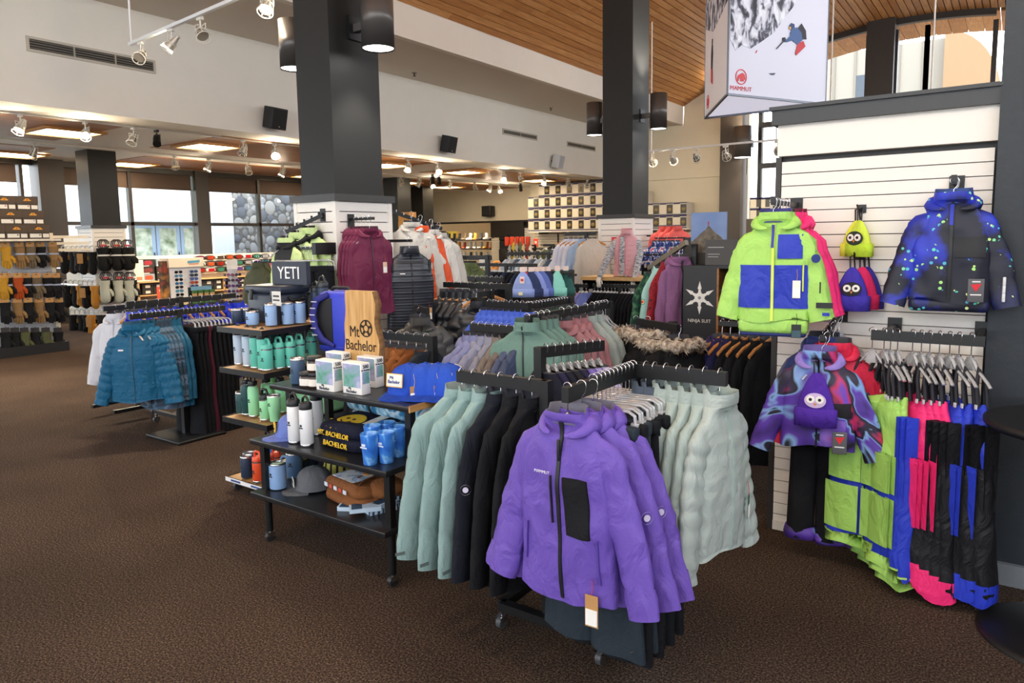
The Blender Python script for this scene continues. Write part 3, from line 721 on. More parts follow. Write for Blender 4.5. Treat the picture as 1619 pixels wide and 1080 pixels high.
def bottle(kind, name, label, loc, m, group=None, scale=1.0, rz=0.0, logo='#26303a', lid=None, proto={}):
    key = (kind, m.name, lid.name if lid else '')
    if key in proto:
        return dup(proto[key], loc, rz, label, group, scale if scale != 1.0 else None)
    t = thing(name, label, {'tumbler': 'tumbler', 'mug': 'mug', 'cup': 'cup'}.get(kind, 'bottle'), loc, rz, group)
    lid = lid or BLACK
    def logo_(z, r, w=.018):
        obj('emblem', MB().cbox((0, -r-.0006, z+.012), (w*.8, .0012, .012)).cbox((0, -r-.0006, z), (w*1.5, .0012, .006)), mat(logo, .6), t)
    if kind == 'tall':
        obj('body', MB().lathe([(.031, .012), (.0345, .016), (.0345, .175), (.031, .19), (.025, .198)], 0, 22), m, t)
        obj('base_band', MB().lathe([(.030, 0), (.0335, .003), (.0335, .014), (.031, .016)], 0, 22), STEEL, t)
        obj('neck_band', MB().lathe([(.0255, .196), (.0255, .206)], 0, 20), STEEL, t)
        l = obj('lid', MB().lathe([(.028, .204), (.0285, .207), (.0285, .228), (.025, .232)], 0, 20), lid, t)
        obj('lid_handle', MB().tube([(-.02, 0, .228), (-.02, 0, .25), (-.01, 0, .258), (.01, 0, .258), (.02, 0, .25), (.02, 0, .228)], .0055, 0, 6), lid, l)
        logo_(.1, .0345)
    elif kind == 'chug':
        obj('body', MB().lathe([(.031, .012), (.0345, .016), (.0345, .125), (.034, .128)], 0, 22), m, t)
        obj('base_band', MB().lathe([(.030, 0), (.0335, .003), (.0335, .014), (.031, .016)], 0, 22), STEEL, t)
        obj('neck_band', MB().lathe([(.0335, .127), (.0335, .138)], 0, 22), STEEL, t)
        l = obj('lid', MB().lathe([(.034, .137), (.0345, .14), (.033, .158), (.027, .166)], 0, 20), lid, t)
        obj('lid_handle', MB().tube([(-.027, 0, .155), (-.026, 0, .18), (-.018, 0, .195), (.018, 0, .195), (.026, 0, .18), (.027, 0, .155)], .008, 0, 8), lid, l)
        logo_(.065, .0345)
    elif kind == 'straw':
        obj('body', MB().lathe([(.031, .012), (.0345, .016), (.0345, .185), (.031, .196)], 0, 22), m, t)
        obj('base_band', MB().lathe([(.030, 0), (.0335, .003), (.0335, .014), (.031, .016)], 0, 22), STEEL, t)
        l = obj('lid', MB().lathe([(.0325, .194), (.033, .197), (.033, .222), (.026, .23)], 0, 20), lid, t)
        obj('lid_handle', MB().tube([(-.022, 0, .225), (-.018, 0, .25), (.004, 0, .262), (.02, 0, .245), (.024, 0, .225)], .007, 0, 6), lid, l)
        logo_(.1, .0345)
    elif kind == 'tumbler':
        obj('body', MB().lathe([(.028, .006), (.030, .01), (.034, .065), (.0385, .075), (.042, .158), (.0415, .162)], 0, 22), m, t)
        obj('rim', MB().lathe([(.0415, .161), (.0415, .172), (.038, .172), (.037, .166)], 0, 22), STEEL, t); obj('base_band', MB().lathe([(.026, 0), (.0285, .002), (.029, .009)], 0, 20), STEEL, t)
        logo_(.11, .039)
    elif kind == 'colster':
        obj('body', MB().lathe([(.036, .004), (.038, .008), (.038, .125), (.037, .128)], 0, 22), m, t)
        obj('rim', MB().lathe([(.037, .127), (.0375, .13), (.0375, .142), (.034, .142), (.033, .132)], 0, 22), STEEL, t); logo_(.065, .038)
    elif kind == 'low':
        obj('body', MB().lathe([(.038, .004), (.041, .008), (.041, .078), (.04, .08)], 0, 22), m, t)
        obj('rim', MB().lathe([(.04, .079), (.0405, .081), (.0405, .09), (.037, .09), (.036, .082)], 0, 22), STEEL, t); logo_(.04, .041)
    elif kind == 'mug':
        obj('body', MB().lathe([(.042, .004), (.045, .009), (.045, .13), (.044, .134)], 0, 22), m, t)
        obj('rim', MB().lathe([(.044, .133), (.0445, .135), (.0445, .144), (.041, .144), (.04, .136)], 0, 22), STEEL, t)
        obj('handle', MB().tube([(-.04, 0, .115), (-.07, 0, .115), (-.08, 0, .1), (-.08, 0, .05), (-.07, 0, .035), (-.04, 0, .035)], .008, 0, 8), m, t); logo_(.075, .045)
    elif kind == 'cup':
        obj('body', MB().lathe([(.03, 0), (.032, .004), (.036, .06), (.0375, .07), (.043, .14), (.043, .145), (.040, .145), (.036, .08), (.03, .012)], 0, 24), m, t)
        logo_(.085, .039, .028)
    elif kind == 'jar':
        obj('body', MB().lathe([(.035, 0), (.038, .004), (.038, .055), (.034, .062)], 0, 20), m, t)
        obj('lid', MB().lathe([(.037, .061), (.038, .063), (.038, .08), (.036, .082)], 0, 20), lid, t)
        obj('paper_label', MB().lathe([(.0385, .012), (.0385, .048)], 0, 20, cap=False), mat('#e9e4da', .7), t)
    proto[key] = t
    return t
def fourway_arm(mb, a, b, post_from=None, w=0.028, h=0.05): mb.bar(a, b, w, h)
def garment_row(make, a, b, n, fn, rz=0.0, jit=0.05, hk='clear', hang_label=None, group=None, hgroup=None, rnd=None):
    """n copies of one garment along the rail a-b; fn(i) -> label"""
    rnd = rnd or random.Random(n*7+int(a[0]*100))
    a, b = Vector(a), Vector(b); out = []
    for i in range(n):
        p = a.lerp(b, i/(n-1) if n > 1 else 0.5)
        r = rz+rnd.uniform(-jit, jit)
        g = dup(make, p, r, fn(i), group) if i else make
        if i == 0: g.location = p; g.rotation_euler = (0, 0, r); g['label'] = fn(0); g['group'] = group
        if hang_label: hanger(p, r, hang_label(i), hk, hgroup)
        out.append(g)
    return out
def logo_bar(J, t, x, z, s, w=0.022, h=0.006, c='#e8e8ea', name='logo'):
    return obj(name, J.patch(x-w, x+w, z-h, z+h, .0065, 3, 2), mat(c, .5), t)
def jtext(J, t, s, x, z, size, c='#e8e8ea', rx=PI/2, sx=1.0):
    return text(s, size, mat(c, .5), t, (x, J.front(x, z, .012), z), (rx, 0, 0), .0008, 'lettering', sx=sx)
# ================================================================== FRONT FOUR-WAY RACK
MINT = nylon('#86a19e'); MINT2 = nylon('#9fb8b3'); PURP = nylon('#6a51ae'); BLK = fab('#15161a'); BLK2 = fab('#1b1c22'); SLATE = fab('#2b343c'); SAGEG = nylon('#9caaa5')
def caster(t, x, y, m=None):
    c = obj('caster', MB().cyl((0, 0, .045), (0, 0, .075), .012, 0, 8).box((-.016, -.022, .028), (-.012, .022, .055)).box((.012, -.022, .028), (.016, .022, .055)), STEEL, t, (x, y, 0))
    obj('wheel', MB().cyl((-.011, 0, .027), (.011, 0, .027), .027, 0, 14), m or mat('#4a4b4e', .4), c)
rk = thing('four_way_rack', 'black four-way clothing rack carrying the purple jackets in front', 'clothing rack', (-1.43, 2.5, 0))
def off(p): return (p[0]+1.43, p[1]-2.5, p[2])
base = MB()
for a, b in (((-1.66,2.25,.1),(-1.2,2.25,.1)), ((-1.66,2.75,.1),(-1.2,2.75,.1)), ((-1.66,2.25,.1),(-1.66,2.75,.1)), ((-1.2,2.25,.1),(-1.2,2.75,.1)), ((-1.66,2.5,.1),(-1.2,2.5,.1))): base.bar(off(a), off(b), .04, .035)
obj('base_frame', base, BLACK, rk)
for x, y in ((-1.66,2.25),(-1.2,2.25),(-1.66,2.75),(-1.2,2.75)): caster(rk, x+1.43, y-2.5)
for (x, y, h) in ((-1.45, 2.28, 1.055), (-1.145, 2.45, 1.125), (-1.75, 2.70, 1.105)):
    obj('post', MB().box((x+1.43-.02, y-2.5-.02, .5), (x+1.43+.02, y-2.5+.02, h)), BLACK, rk)
    obj('lower_strut', MB().bar(off((x, y, .52)), off((min(max(x, -1.66), -1.2), min(max(y, 2.25), 2.75), .10)), .035, .035), BLACK, rk)
RAILS = {'a1': ((-1.445, 2.28, 1.03), (-1.885, 2.28, 1.03)), 'r2': ((-1.15, 2.46, 1.1), (-1.15, 1.92, 1.1)), 'r3': ((-1.14, 2.43, 1.1), (-0.80, 2.43, 1.1)), 'r4': ((-1.75, 2.70, 1.08), (-1.60, 3.03, 1.08))}
for k, (a, b) in RAILS.items():
    obj('rail', MB().bar(off(a), off(b), .026, .05), BLACK, rk)
ZR = 1.127; ZA = 1.057
def front_details(J, t):
    # zip panel, sleeve logo, chest pocket and price tag of the front purple jacket
    obj('chest_pocket', J.patch(0.033, 0.118, -.47, -.285, .008, 8, 8, skew=-0.016), fab('#17171b'), t)
    obj('pocket_zip', J.patch(-.028, -.023, -.445, -.285, .0075, 1, 8), mat('#232028', .5), t)
    obj('hand_pocket_zip', J.patch(0.14, .144, -.62, -.47, .0075, 1, 8, skew=-.006), mat('#5a45a0', .5), t)
    obj('hand_pocket_zip', J.patch(-.146, -.142, -.6, -.47, .0075, 1, 8, skew=.006), mat('#5a45a0', .5), t)
    obj('zip_pull', MB().cbox((0, J.front(0, -.2, .014), -.2), (.01, .006, .07), bev=.002), mat('#1a1a1e', .5), t)
    jtext(J, t, 'MAMMUT', -.06, -.28, .014, '#e9e3f5')
    price_tag(t, (.12, J.front(.12, -.62, .014), -.60), .1, w=.045, h=.105)
def sleeve_badge(J, t, z=-.40, sx=1):
    x = sx*(J.sw+.055)
    b = obj('sleeve_badge', MB().lathe([(.02, 0), (.02, .002)], 0, 18, cap=False).lathe([(.011, 0), (.011, .002)], 0, 14), mat('#d6d0e6', .5), t, (x+.045*sx, -.042, z))
    b.rotation_euler = (PI/2, 0, .75*sx)
PK = dict(L=.605, sw=.135, hw=.182, d=.048, sl=.53, spread=.155, seed=2, neck=-.10, collar=.03, fold=.012)
pj1, J1 = jacket('softshell_jacket', 'purple softshell jacket with black chest pocket hanging at the very front', (-1.155, 1.945, ZR), -.06, PURP, None, 'purple jackets on the front rack', hood=True, kw=PK, cuff=PURP, extra=front_details, lining='#6b6a78')
PK2 = dict(PK); PK2.update(seed=5)
pj2, J2 = jacket('softshell_jacket', 'purple softshell jacket, second from the front, with round sleeve badge', (-1.135, 2.0, ZR), .12, PURP, None, 'purple jackets on the front rack', hood=True, kw=PK2, cuff=PURP, extra=lambda J, t: sleeve_badge(J, t), lining='#6b6a78', slv=dict(fwd=.02))
dup(pj2, (-1.125, 2.06, ZR-.006), .22, 'purple softshell jacket, third and rearmost on the front arm')
for i, (p, r) in enumerate((((-1.155, 1.945, ZR), -.06), ((-1.135, 2.0, ZR), .12), ((-1.125, 2.06, ZR-.006), .22))):
    hanger(p, r, f'clear shoulder hanger of the {ORD[i]} purple jacket from the front', 'clear', 'clear hangers on the front rack')
# trousers on clip hangers
def tr_extra(t):
    obj('hem_snap', MB().cyl((.19, -.03, -.90), (.19, -.038, -.90), .005, 0, 8), STEEL, t)
tra = trousers('trousers', 'dark slate wide trousers, first behind the purple jackets', (-1.16, 2.11, ZR), -.16, SLATE, .80, .19, .022, 1.25, 'trousers on the front rack', extra=tr_extra)
trb = trousers('trousers', 'black trousers, second behind the purple jackets', (-1.15, 2.145, ZR), -.1, BLK, .83, .19, .022, 1.2, 'trousers on the front rack', seed=4)
price_tag(trb, (.19, -.05, -.30), .5, .04, .085, '#c9a06a')
for i in range(9):
    y = 2.175+i*.03
    src = tra if i in (0, 2) else trb
    o = dup(src, (-1.155+.012*math.sin(i*2), y, ZR-.003*(i % 3)), .05*math.sin(i*1.9)-.04, f'{"dark slate" if src is tra else "black"} trousers with clip hanger, {ORD[i+2]} behind the purple jackets')
for i in range(11):
    y = 2.11+i*.031
    hanger((-1.152, y, ZR), .06*math.sin(i*2.3)+.04, f'clear clip hanger of the {ORD[i]} trousers behind the purple jackets', 'clip', 'clip hangers on the front rack')
# left arm: mint and black softshells
MK = dict(L=.635, sw=.15, hw=.195, d=.042, sl=.6, spread=.11, seed=3, neck=-.105, collar=.045, fold=.01)
def mint_x(J, t):
    obj('sleeve_tab', MB().cbox((-.3, -.055, -.72), (.04, .004, .012)), mat('#5d6b6a', .5), t)
mj, _ = jacket('softshell_jacket', 'pale mint jacket at the outer end of the front rack left arm', (-1.865, 2.28, ZA), 1.02, MINT, None, 'mint jackets on the front rack', hood=False, kw=MK, zipc='#8fa9a4', extra=mint_x, lining='#8a9693', slv=dict(ext=1.15))
dup(mj, (-1.8, 2.28, ZA), 1.30, 'pale mint jacket, second from the outer end of the left arm')
dup(mj, (-1.735, 2.28, ZA), 1.46, 'pale mint jacket with open collar, third from the outer end of the left arm')
BK = dict(MK); BK.update(seed=8, L=.70, collar=.05)
bj, _ = jacket('softshell_jacket', 'black softshell jacket beside the mint jackets, with a white sleeve badge', (-1.665, 2.28, ZA), 1.45, fab('#1a1d26'), None, 'black jackets on the front rack', kw=BK, zipc='#0e0e10', extra=lambda J, t: sleeve_badge(J, t, -.4, -1), lining='#3c3d48')
bj2, _ = jacket('softshell_jacket', 'black softshell jacket in the middle of the black ones on the left arm', (-1.59, 2.28, ZA), 1.5, BLK, None, 'black jackets on the front rack', kw=BK, zipc='#0e0e10', lining='#3c3d48')
dup(bj2, (-1.515, 2.28, ZA), 1.56, 'black softshell jacket next to the post of the left arm')
for i, x in enumerate((-1.865, -1.80, -1.735, -1.665, -1.59, -1.515)):
    hanger((x, 2.28, ZA), 1.4, f'clear shoulder hanger, {ORD[i]} from the outer end of the front left arm', 'clear', 'clear hangers on the front rack')
# right arm: sage jackets, quilted one outermost
SK = dict(L=.57, sw=.13, hw=.168, d=.045, sl=.55, spread=.11, seed=6, neck=-.11, collar=.05, fold=.012)
QK = dict(L=.53, sw=.125, hw=.162, d=.05, sl=.52, spread=.11, seed=6, neck=-.11, collar=.05, fold=.006, quilt=.062, qd=.010)
def qx(J, t): price_tag(t, (.13, J.front(.13, -.52, .02), -.42), .3, .035, .085, '#2f5a48')
qj, _ = jacket('quilted_jacket', 'pale sage quilted jacket at the outer end of the front right arm', (-.825, 2.43, ZR), 1.42, nylon('#a7b2ad'), None, 'sage jackets on the front rack', hood=False, kw=QK, zipc='#9fb0aa', extra=qx, lining='#9aa7a2')
sj, _ = jacket('softshell_jacket', 'pale sage jacket, second from the outer end of the front right arm', (-.88, 2.43, ZR), 1.5, SAGEG, None, 'sage jackets on the front rack', hood=False, kw=SK, zipc='#93a39e', cuff=SAGEG, lining='#8f9c98')
for i in range(3): dup(sj, (-.93-.048*i, 2.43, ZR), 1.53+.03*i, f'pale sage jacket, {ORD[i+2]} from the outer end of the front right arm')
gj, _ = jacket('softshell_jacket', 'blue-grey jacket, sixth from the outer end of the front right arm', (-1.07, 2.43, ZR), 1.5, fab('#4d5866'), None, 'sage jackets on the front rack', kw=SK, lining='#2d333c')
dup(gj, (-1.105, 2.43, ZR), 1.55, 'blue-grey jacket nearest the post of the front right arm')
for i, x in enumerate((-.825, -.88, -.93, -.978, -1.026, -1.07, -1.105)):
    hanger((x, 2.43, ZR), 1.4, f'clear shoulder hanger, {ORD[i]} from the outer end of the front right arm', 'clear', 'clear hangers on the front rack')
# rear arm: dark and lilac tops
R4a, R4b = Vector((-1.735, 2.73, 1.11)), Vector((-1.61, 3.0, 1.11)); RZ4 = math.atan2(-.125, .27)
TK = dict(L=.6, sw=.15, hw=.185, d=.035, sl=.55, spread=.08, seed=4, neck=-.115, collar=.0, fold=.01)
tops = [(fab('#1b1d2b'), 'navy'), (fab('#262340'), 'deep purple'), (fab('#1b1d2b'), 'navy'), (fab('#1d1d24'), 'black'), (fab('#23203c'), 'deep purple'), (fab('#6f5fa8'), 'violet'), (fab('#8d82b4'), 'lilac'), (fab('#a79fc4'), 'pale lilac')]
for i, (m, cn) in enumerate(tops):
    p = R4a.lerp(R4b, i/7)
    jacket('sweater', f'{cn} knit top, {ORD[i]} from the post on the rear arm of the front rack', p, RZ4+.03*math.sin(i*3), m, None, 'tops on the rear arm', kw=TK, hi=False, zipc=None, cat='top')
    hanger(p, RZ4, f'clear hanger of the {ORD[i]} top on the rear arm of the front rack', 'clear', 'clear hangers on the front rack')
# ================================================================== STEPPED MERCHANDISE TABLE
TB = thing('merchandise_table', 'black stepped merchandise table on casters with caps and folded hoodies', 'display table', (-2.775, 2.45, 0))
BLT = mat('#1c1d20', 0.3, spec=.5); EDG = mat('#101113', 0.4)
def shelf(name, par, x0, x1, y0, y1, z, th=.028, m=BLT, ox=0, oy=0):
    s_ = obj(name, MB().cbox(((x0+x1)/2-ox, (y0+y1)/2-oy, z-th/2), (x1-x0, y1-y0, th), bev=.004), m, par); return s_
tx, ty = -2.775, 2.45
shelf('top_shelf', TB, -3.25, -2.23, 2.34, 2.72, .84, ox=tx, oy=ty)
shelf('middle_shelf', TB, -3.25, -2.25, 2.20, 2.72, .57, ox=tx, oy=ty)
shelf('bottom_shelf', TB, -3.27, -2.27, 2.20, 2.72, .28, ox=tx, oy=ty)
obj('end_board', MB().box((-2.232-tx, 2.34-ty, .812), (-2.224-tx, 2.72-ty, .842)), wood_mat('ply edge', '#c99b62', '#b5854c', '#9d7040'), TB)
for x, y, z0, z1 in ((-3.18, 2.42, .57, .82), (-2.3, 2.42, .57, .82), (-3.18, 2.68, .28, .82), (-2.3, 2.68, .28, .82), (-2.3, 2.27, .28, .55), (-3.22, 2.27, .28, .55)):
    obj('post', MB().box((x-tx-.018, y-ty-.018, z0), (x-tx+.018, y-ty+.018, z1)), EDG, TB)
for x, y in ((-3.2, 2.26), (-2.29, 2.26), (-3.2, 2.68), (-2.29, 2.68)):
    obj('leg', MB().cyl((x-tx, y-ty, .06), (x-tx, y-ty, .27), .019, 0, 12), EDG, TB); caster(TB, x-tx, y-ty, mat('#2a2b2d', .4))
# --- top shelf
ZT = .841
PUZ = pattern('puzzle picture', [(0.25, '#3f7f6a'), (0.42, '#6fa79a'), (0.55, '#9aa3c8'), (0.68, '#c9c3e0'), (0.8, '#5d8f82')], scale=14, detail=5, dist=.8, rough=.4)
PUZ2 = mat('#f1efea', .45)
def puzzle(loc, rz, label):
    t = thing('puzzle_box', label, 'puzzle box', loc, rz, 'puzzle boxes on the table')
    obj('box', MB().cbox((0, 0, .079), (.135, .06, .158), bev=.003), PUZ2, t)
    obj('front_picture', MB().cbox((0, -.0305, .093), (.122, .001, .115)), PUZ, t); obj('side_picture', MB().cbox((.068, 0, .085), (.001, .046, .06)), PUZ, t)
    k = mat('#22303f', .6)
    text('Mt', .017, k, t, (-.015, -.032, .029), (PI/2, 0, 0)); text('Bachelor', .021, k, t, (-.004, -.032, .014), (PI/2, 0, 0))
    text('500', .026, k, t, (.0695, 0, .14), (PI/2, 0, PI/2)); text('Mt Bachelor', .012, k, t, (.0695, 0, .123), (PI/2, 0, PI/2))
    return t
p = PZ(513, 619, .84); puzzle((p.x, p.y+.035, ZT), .0, 'white jigsaw box with mountain map, left front one below the wooden sign')
p = PZ(556, 624, .84); puzzle((p.x, p.y+.035, ZT), .0, 'white jigsaw box with mountain map, right front one beside the blue caps')
p = PZ(528, 604, .84); puzzle((p.x-.01, p.y+.045, ZT), .0, 'white jigsaw box hidden behind the left front jigsaw box')
p = PZ(580, 612, .84); puzzle((p.x, p.y+.03, ZT), .0, 'white jigsaw box standing behind the right front jigsaw box')
NAVY = mat('#26364f', .45, spec=.4); SKY = mat('#8fb2df', .45); SEA = mat('#66c7b2', .45); PALEB = mat('#c3d3e4', .45); GRN = mat('#9fe3ae', .45); WHT = mat('#e9eaec', .4); ORG = mat('#e8542c', .45); DTEAL = mat('#1f4a4c', .45); STB = mat('#5d7ea6', .45)
AMB = mat('#3a2a22', .25)
for i, (x, y, dz) in enumerate(((476, 614, 0), (489, 615, 0), (487, 612, .083))):
    p = PZ(x, y, .84)
    if i == 2: p = q_
    q_ = p.copy()
    bottle('jar', 'candle_jar', ('left dark candle jar with white label on the stepped table', 'right dark candle jar with white label under the stacked one', 'dark candle jar stacked on top of another jar')[i], (p.x, p.y+.04, ZT+dz), AMB, 'candle jars', 1.0)
p = PZ(462, 609, .84); bottle('colster', 'tumbler_cup', 'small steel-blue tumbler left of the candle jars', (p.x, p.y+.04, ZT), mat('#3f5878', .45), None, .9)
# live-edge wooden sign
sg = thing('wooden_sign', 'live-edge wooden slab sign with burnt mountain lettering behind the jigsaw boxes', 'sign', (-2.85, 2.655, ZT), .0)
rs = random.Random(4); NP = 14
Lx = [(-.105-.035*(1-i/NP)+.004*math.sin(i*1.3), .49*i/NP) for i in range(NP+1)]
Rx = [(.105+.05*(1-i/NP)**1.2+.010*math.sin(i*1.1+1), .49*i/NP) for i in range(NP+1)]
SLAB = wood_mat('slab wood', '#d9b57c', '#c89c5e', '#a97a40', stretch=(16, 16, 1.2), rough=.55)
obj('slab', MB().prism(Lx+Rx[::-1], -.018, .022, 'y'), SLAB, sg)
bk = MB(); bk.loft([[(x+.002, -.02, z), (x+.012+.006*math.sin(i*2.1), -.008, z), (x+.01+.006*math.sin(i*1.7), .014, z), (x, .024, z)] for i, (x, z) in enumerate(Rx)], 0, closed=False)
obj('bark_edge', bk, mat('#7a5a3a', .95, bump=.8, scale=40, var=.3), sg)
BURN = mat('#2b1b10', .8)
text('Mt', .085, BURN, sg, (-.045, -.0195, .268), (PI/2, 0, 0), sx=.8); text('Bachelor', .083, BURN, sg, (.0, -.0195, .195), (PI/2, 0, 0), sx=.80)
em = MB()
def ring(mb, cx, cz, r0, r1, y0, y1, n=24):
    for k in range(n):
        a, b = 2*PI*k/n, 2*PI*(k+1)/n
        P = [(cx+r*math.cos(t_), cz+r*math.sin(t_)) for r, t_ in ((r0, a), (r1, a), (r1, b), (r0, b))]
        mb.prism(P, y0, y1, 'y')
ring(em, .045, .292, .040, .047, -.0205, -.0185); ring(em, .045, .292, .016, .022, -.0205, -.0185)
for k in range(5):
    a = k*2*PI/5+.3; em.prism([(.045+.02*math.cos(a-.35), .292+.02*math.sin(a-.35)), (.045+.041*math.cos(a-.16), .292+.041*math.sin(a-.16)), (.045+.041*math.cos(a+.16), .292+.041*math.sin(a+.16)), (.045+.02*math.cos(a+.35), .292+.02*math.sin(a+.35))], -.0205, -.0185, 'y')
obj('emblem', em, BURN, sg)
# caps on the top shelf
ROY = fab('#2a50b8'); ROY2 = fab('#2345a6')
def cpatch(t):
    o = obj('patch', MB().cbox((0, -.108, .06), (.075, .004, .05), bev=.002), mat('#e8e6dc', .7), t); o.rotation_euler = (-.12, 0, 0)
    text('Mt', .018, mat('#2b3f8f', .6), o, (-.012, -.1112, .071), (PI/2, 0, 0)); text('Bachelor', .02, mat('#2b3f8f', .6), o, (0, -.1112, .054), (PI/2, 0, 0), sx=.85)
    obj('patch_border', MB().cbox((0, -.1065, .06), (.081, .003, .056)), mat('#e2b548', .6), o)
    price_tag(t, (.08, -.075, .10), .9, .035, .06, '#b18352', '#c9b090')
p = PZ(625, 630, .84)
cp1 = cap_hat('baseball_cap', 'royal blue cap with white patch, frontmost on the stepped table', (p.x-.02, p.y+.12, ZT), .12, ROY, ROY2, 'royal caps on the table', cpatch); cp1.scale = (1.18, 1.18, 1.18)
cp2 = cap_hat('baseball_cap', 'royal blue cap with pale back, second in the row on the table', (p.x+.06, p.y+.155, ZT+.004), .35, ROY, ROY2, 'royal caps on the table', lambda t: price_tag(t, (.08, -.075, .10), .9, .035, .06, '#b18352', '#c9b090'), mesh_back=mat('#e4e2d8', .8)); cp2.scale = (1.18, 1.18, 1.18)
for i in range(2): dup(cp2, (p.x+.115+.05*i, p.y+.185+.02*i, ZT+.004), .45+.1*i, f'royal blue cap with pale back, {ORD[i+2]} in the row on the table')
# --- middle shelf
ZM = .571
def smile(t):
    d = obj('badge', MB().cyl((0, -.1, .062), (0, -.105, .062), .03, 0, 20), mat('#e6bd3f', .6), t); e = MB()
    for x in (-.01, .01): e.cyl((x, -.106, .07), (x, -.107, .07), .003, 0, 8)
    e.tube([(-.014, -.1065, .058), (-.007, -.1065, .05), (.007, -.1065, .05), (.014, -.1065, .058)], .0015, 0, 4); obj('smile', e, BURN, d)
p = PZ(433, 697, .57); cap_hat('baseball_cap', 'periwinkle cap with round yellow badge on the middle shelf', (p.x+.02, p.y+.12, ZM), -.5, fab('#6a7cc0'), fab('#5f70b4'), None, smile)
for i, (x, y, lb) in enumerate(((458, 703, 'white bottle with black lid, left of two in front'), (477, 708, 'white bottle with black lid, right of two in front'), (494, 690, 'steel bottle with black lid behind the folded navy hoodie'))):
    p = PZ(x, y, .57); bottle('straw', 'water_bottle', lb, (p.x, p.y+.035, ZM), WHT, 'white bottles on the middle shelf', .98)
def folded(name, label, loc, rz, m, w, d, h, cat, extra=None, layers=2):
    t = thing(name, label, cat, loc, rz)
    for k in range(layers):
        mb = MB(); hh = h/layers; R = []
        for i, (zz, ins) in enumerate(((0, .02), (hh*.15, .004), (hh*.5, 0), (hh*.85, .006), (hh, .03))):
            r = []
            for q in range(28):
                a = 2*PI*q/28; c, s_ = math.cos(a), math.sin(a)
                x = (w/2-ins)*math.copysign(abs(c)**.35, c); y = (d/2-ins)*math.copysign(abs(s_)**.35, s_)
                r.append((x*(1+.02*math.sin(k*5+q)), y*(1+.02*math.cos(k*3+q*2)), k*hh+zz+.008*math.sin(x*14+y*9+k*2)*(i/4)))
            R.append(r)
        mb.loft(R, 0, cap0=True, cap1=True); obj('fold', mb, m, t)
    if extra: extra(t, h)
    return t
NVH = fab('#14172a')
def sunprint(t, h):
    yel = mat('#e6c02c', .7); wh = mat('#dcd9cf', .7)
    pr = obj('print', MB().lathe([(.085, 0), (.085, .004), (.08, .006)], 0, 24, (-.04, -.03, 0)), yel, t, (0, 0, h-.004)); pr.rotation_euler = (.10, 0, 0)
    e = MB()
    for x in (-.065, -.02): e.lathe([(.010, .006), (.010, .008)], 0, 10, (x, -.02, 0))
    e.tube([(-.08, -.055, .008), (-.055, -.075, .008), (-.025, -.075, .008), (-.005, -.055, .008)], .004, 0, 5); obj('face', e, BURN, pr)
    for k in range(9):
        a = PI+.25+k*.32; obj('ray', MB().prism([(-.04+.09*math.cos(a-.09), -.03+.09*math.sin(a-.09)), (-.04+.125*math.cos(a), -.03+.125*math.sin(a)), (-.04+.09*math.cos(a+.09), -.03+.09*math.sin(a+.09))], .0, .005, 'z'), yel, pr)
    obj('white_band', MB().cbox((.09, .03, 0.003), (.05, .16, .005)), wh, pr)
    text('MT. BACHELOR', .034, yel, t, (-.02, -.158, h*.62), (PI/2-.2, 0, 0), .002); text('BACHELOR', .036, yel, t, (.0, -.163, h*.25), (PI/2-.1, 0, 0), .002)
p = PZ(532, 715, .57); folded('folded_hoodie', 'folded navy hoodie with yellow sun print on the middle shelf', (p.x-.01, p.y+.17, ZM), -.05, NVH, .34, .30, .125, 'hoodie', sunprint)
BLUM = pattern('marbled blue', [(0.3, '#2a63c4'), (0.48, '#3f86dd'), (0.58, '#8fc4ef'), (0.7, '#3573cf')], scale=7, detail=3, dist=2.2, rough=.35, stretch=(1, 1, .6))
for i, (x, y, lb) in enumerate(((577, 737, 'front left of the pints'), (603, 734, 'front centre of the pints'), (622, 724, 'front right of the pints'), (582, 722, 'behind the front left pint'), (605, 716, 'rearmost of the pints'))):
    p = PZ(x, y, .57); bottle('cup', 'silicone_pint', f'marbled blue silicone pint on the middle shelf, {lb}', (p.x, p.y+.035, ZM), BLUM, 'marbled pints', 1.0, logo='#dfe8f4')
BLK_R = pattern('rolled blanket print', [(0.28, '#16506e'), (0.42, '#2f7fb0'), (0.52, '#a7d2e8'), (0.6, '#e3eff5'), (0.7, '#2b66a8'), (0.82, '#1c8a8f')], scale=9, detail=4, dist=2.0, rough=.8)
def roll(label, a, b, r):
    a, b = Vector(a), Vector(b); c = (a+b)/2; t = thing('rolled_blanket', label, 'blanket', c, 0, 'rolled blankets on the middle shelf')
    a, b = a-c, b-c; n = 18; path = [a.lerp(b, i/10) for i in range(11)]
    obj('roll', MB().tube(path, [r*(.97+.04*math.sin(i*2.2)) for i in range(11)], 0, n), BLK_R, t)
    sp = [b+(b-a).normalized()*.003+Vector((0, r*(.15+.75*k/26)*math.cos(k*.72), r*(.15+.75*k/26)*math.sin(k*.72))) for k in range(27)]
    obj('spiral_end', MB().tube(sp, .004, 0, 4), mat('#2b5f9c', .8), t)
    for f in (.28, .72): q = a.lerp(b, f); dr = (b-a).normalized(); obj('strap', MB().tube([q-dr*.008, q+dr*.008], r*1.04, 0, 18, cap=True), mat('#111216', .6), t)
roll('rolled blue wave blanket lying on top of the blanket pile', (-2.86, 2.585, ZM+.183), (-2.22, 2.55, ZM+.178), .055)
roll('rolled blue wave blanket, lower rear one behind the pints', (-2.92, 2.66, ZM+.062), (-2.24, 2.655, ZM+.062), .058)
roll('rolled blue wave blanket, short lower front one', (-2.78, 2.53, ZM+.062), (-2.25, 2.535, ZM+.062), .058)
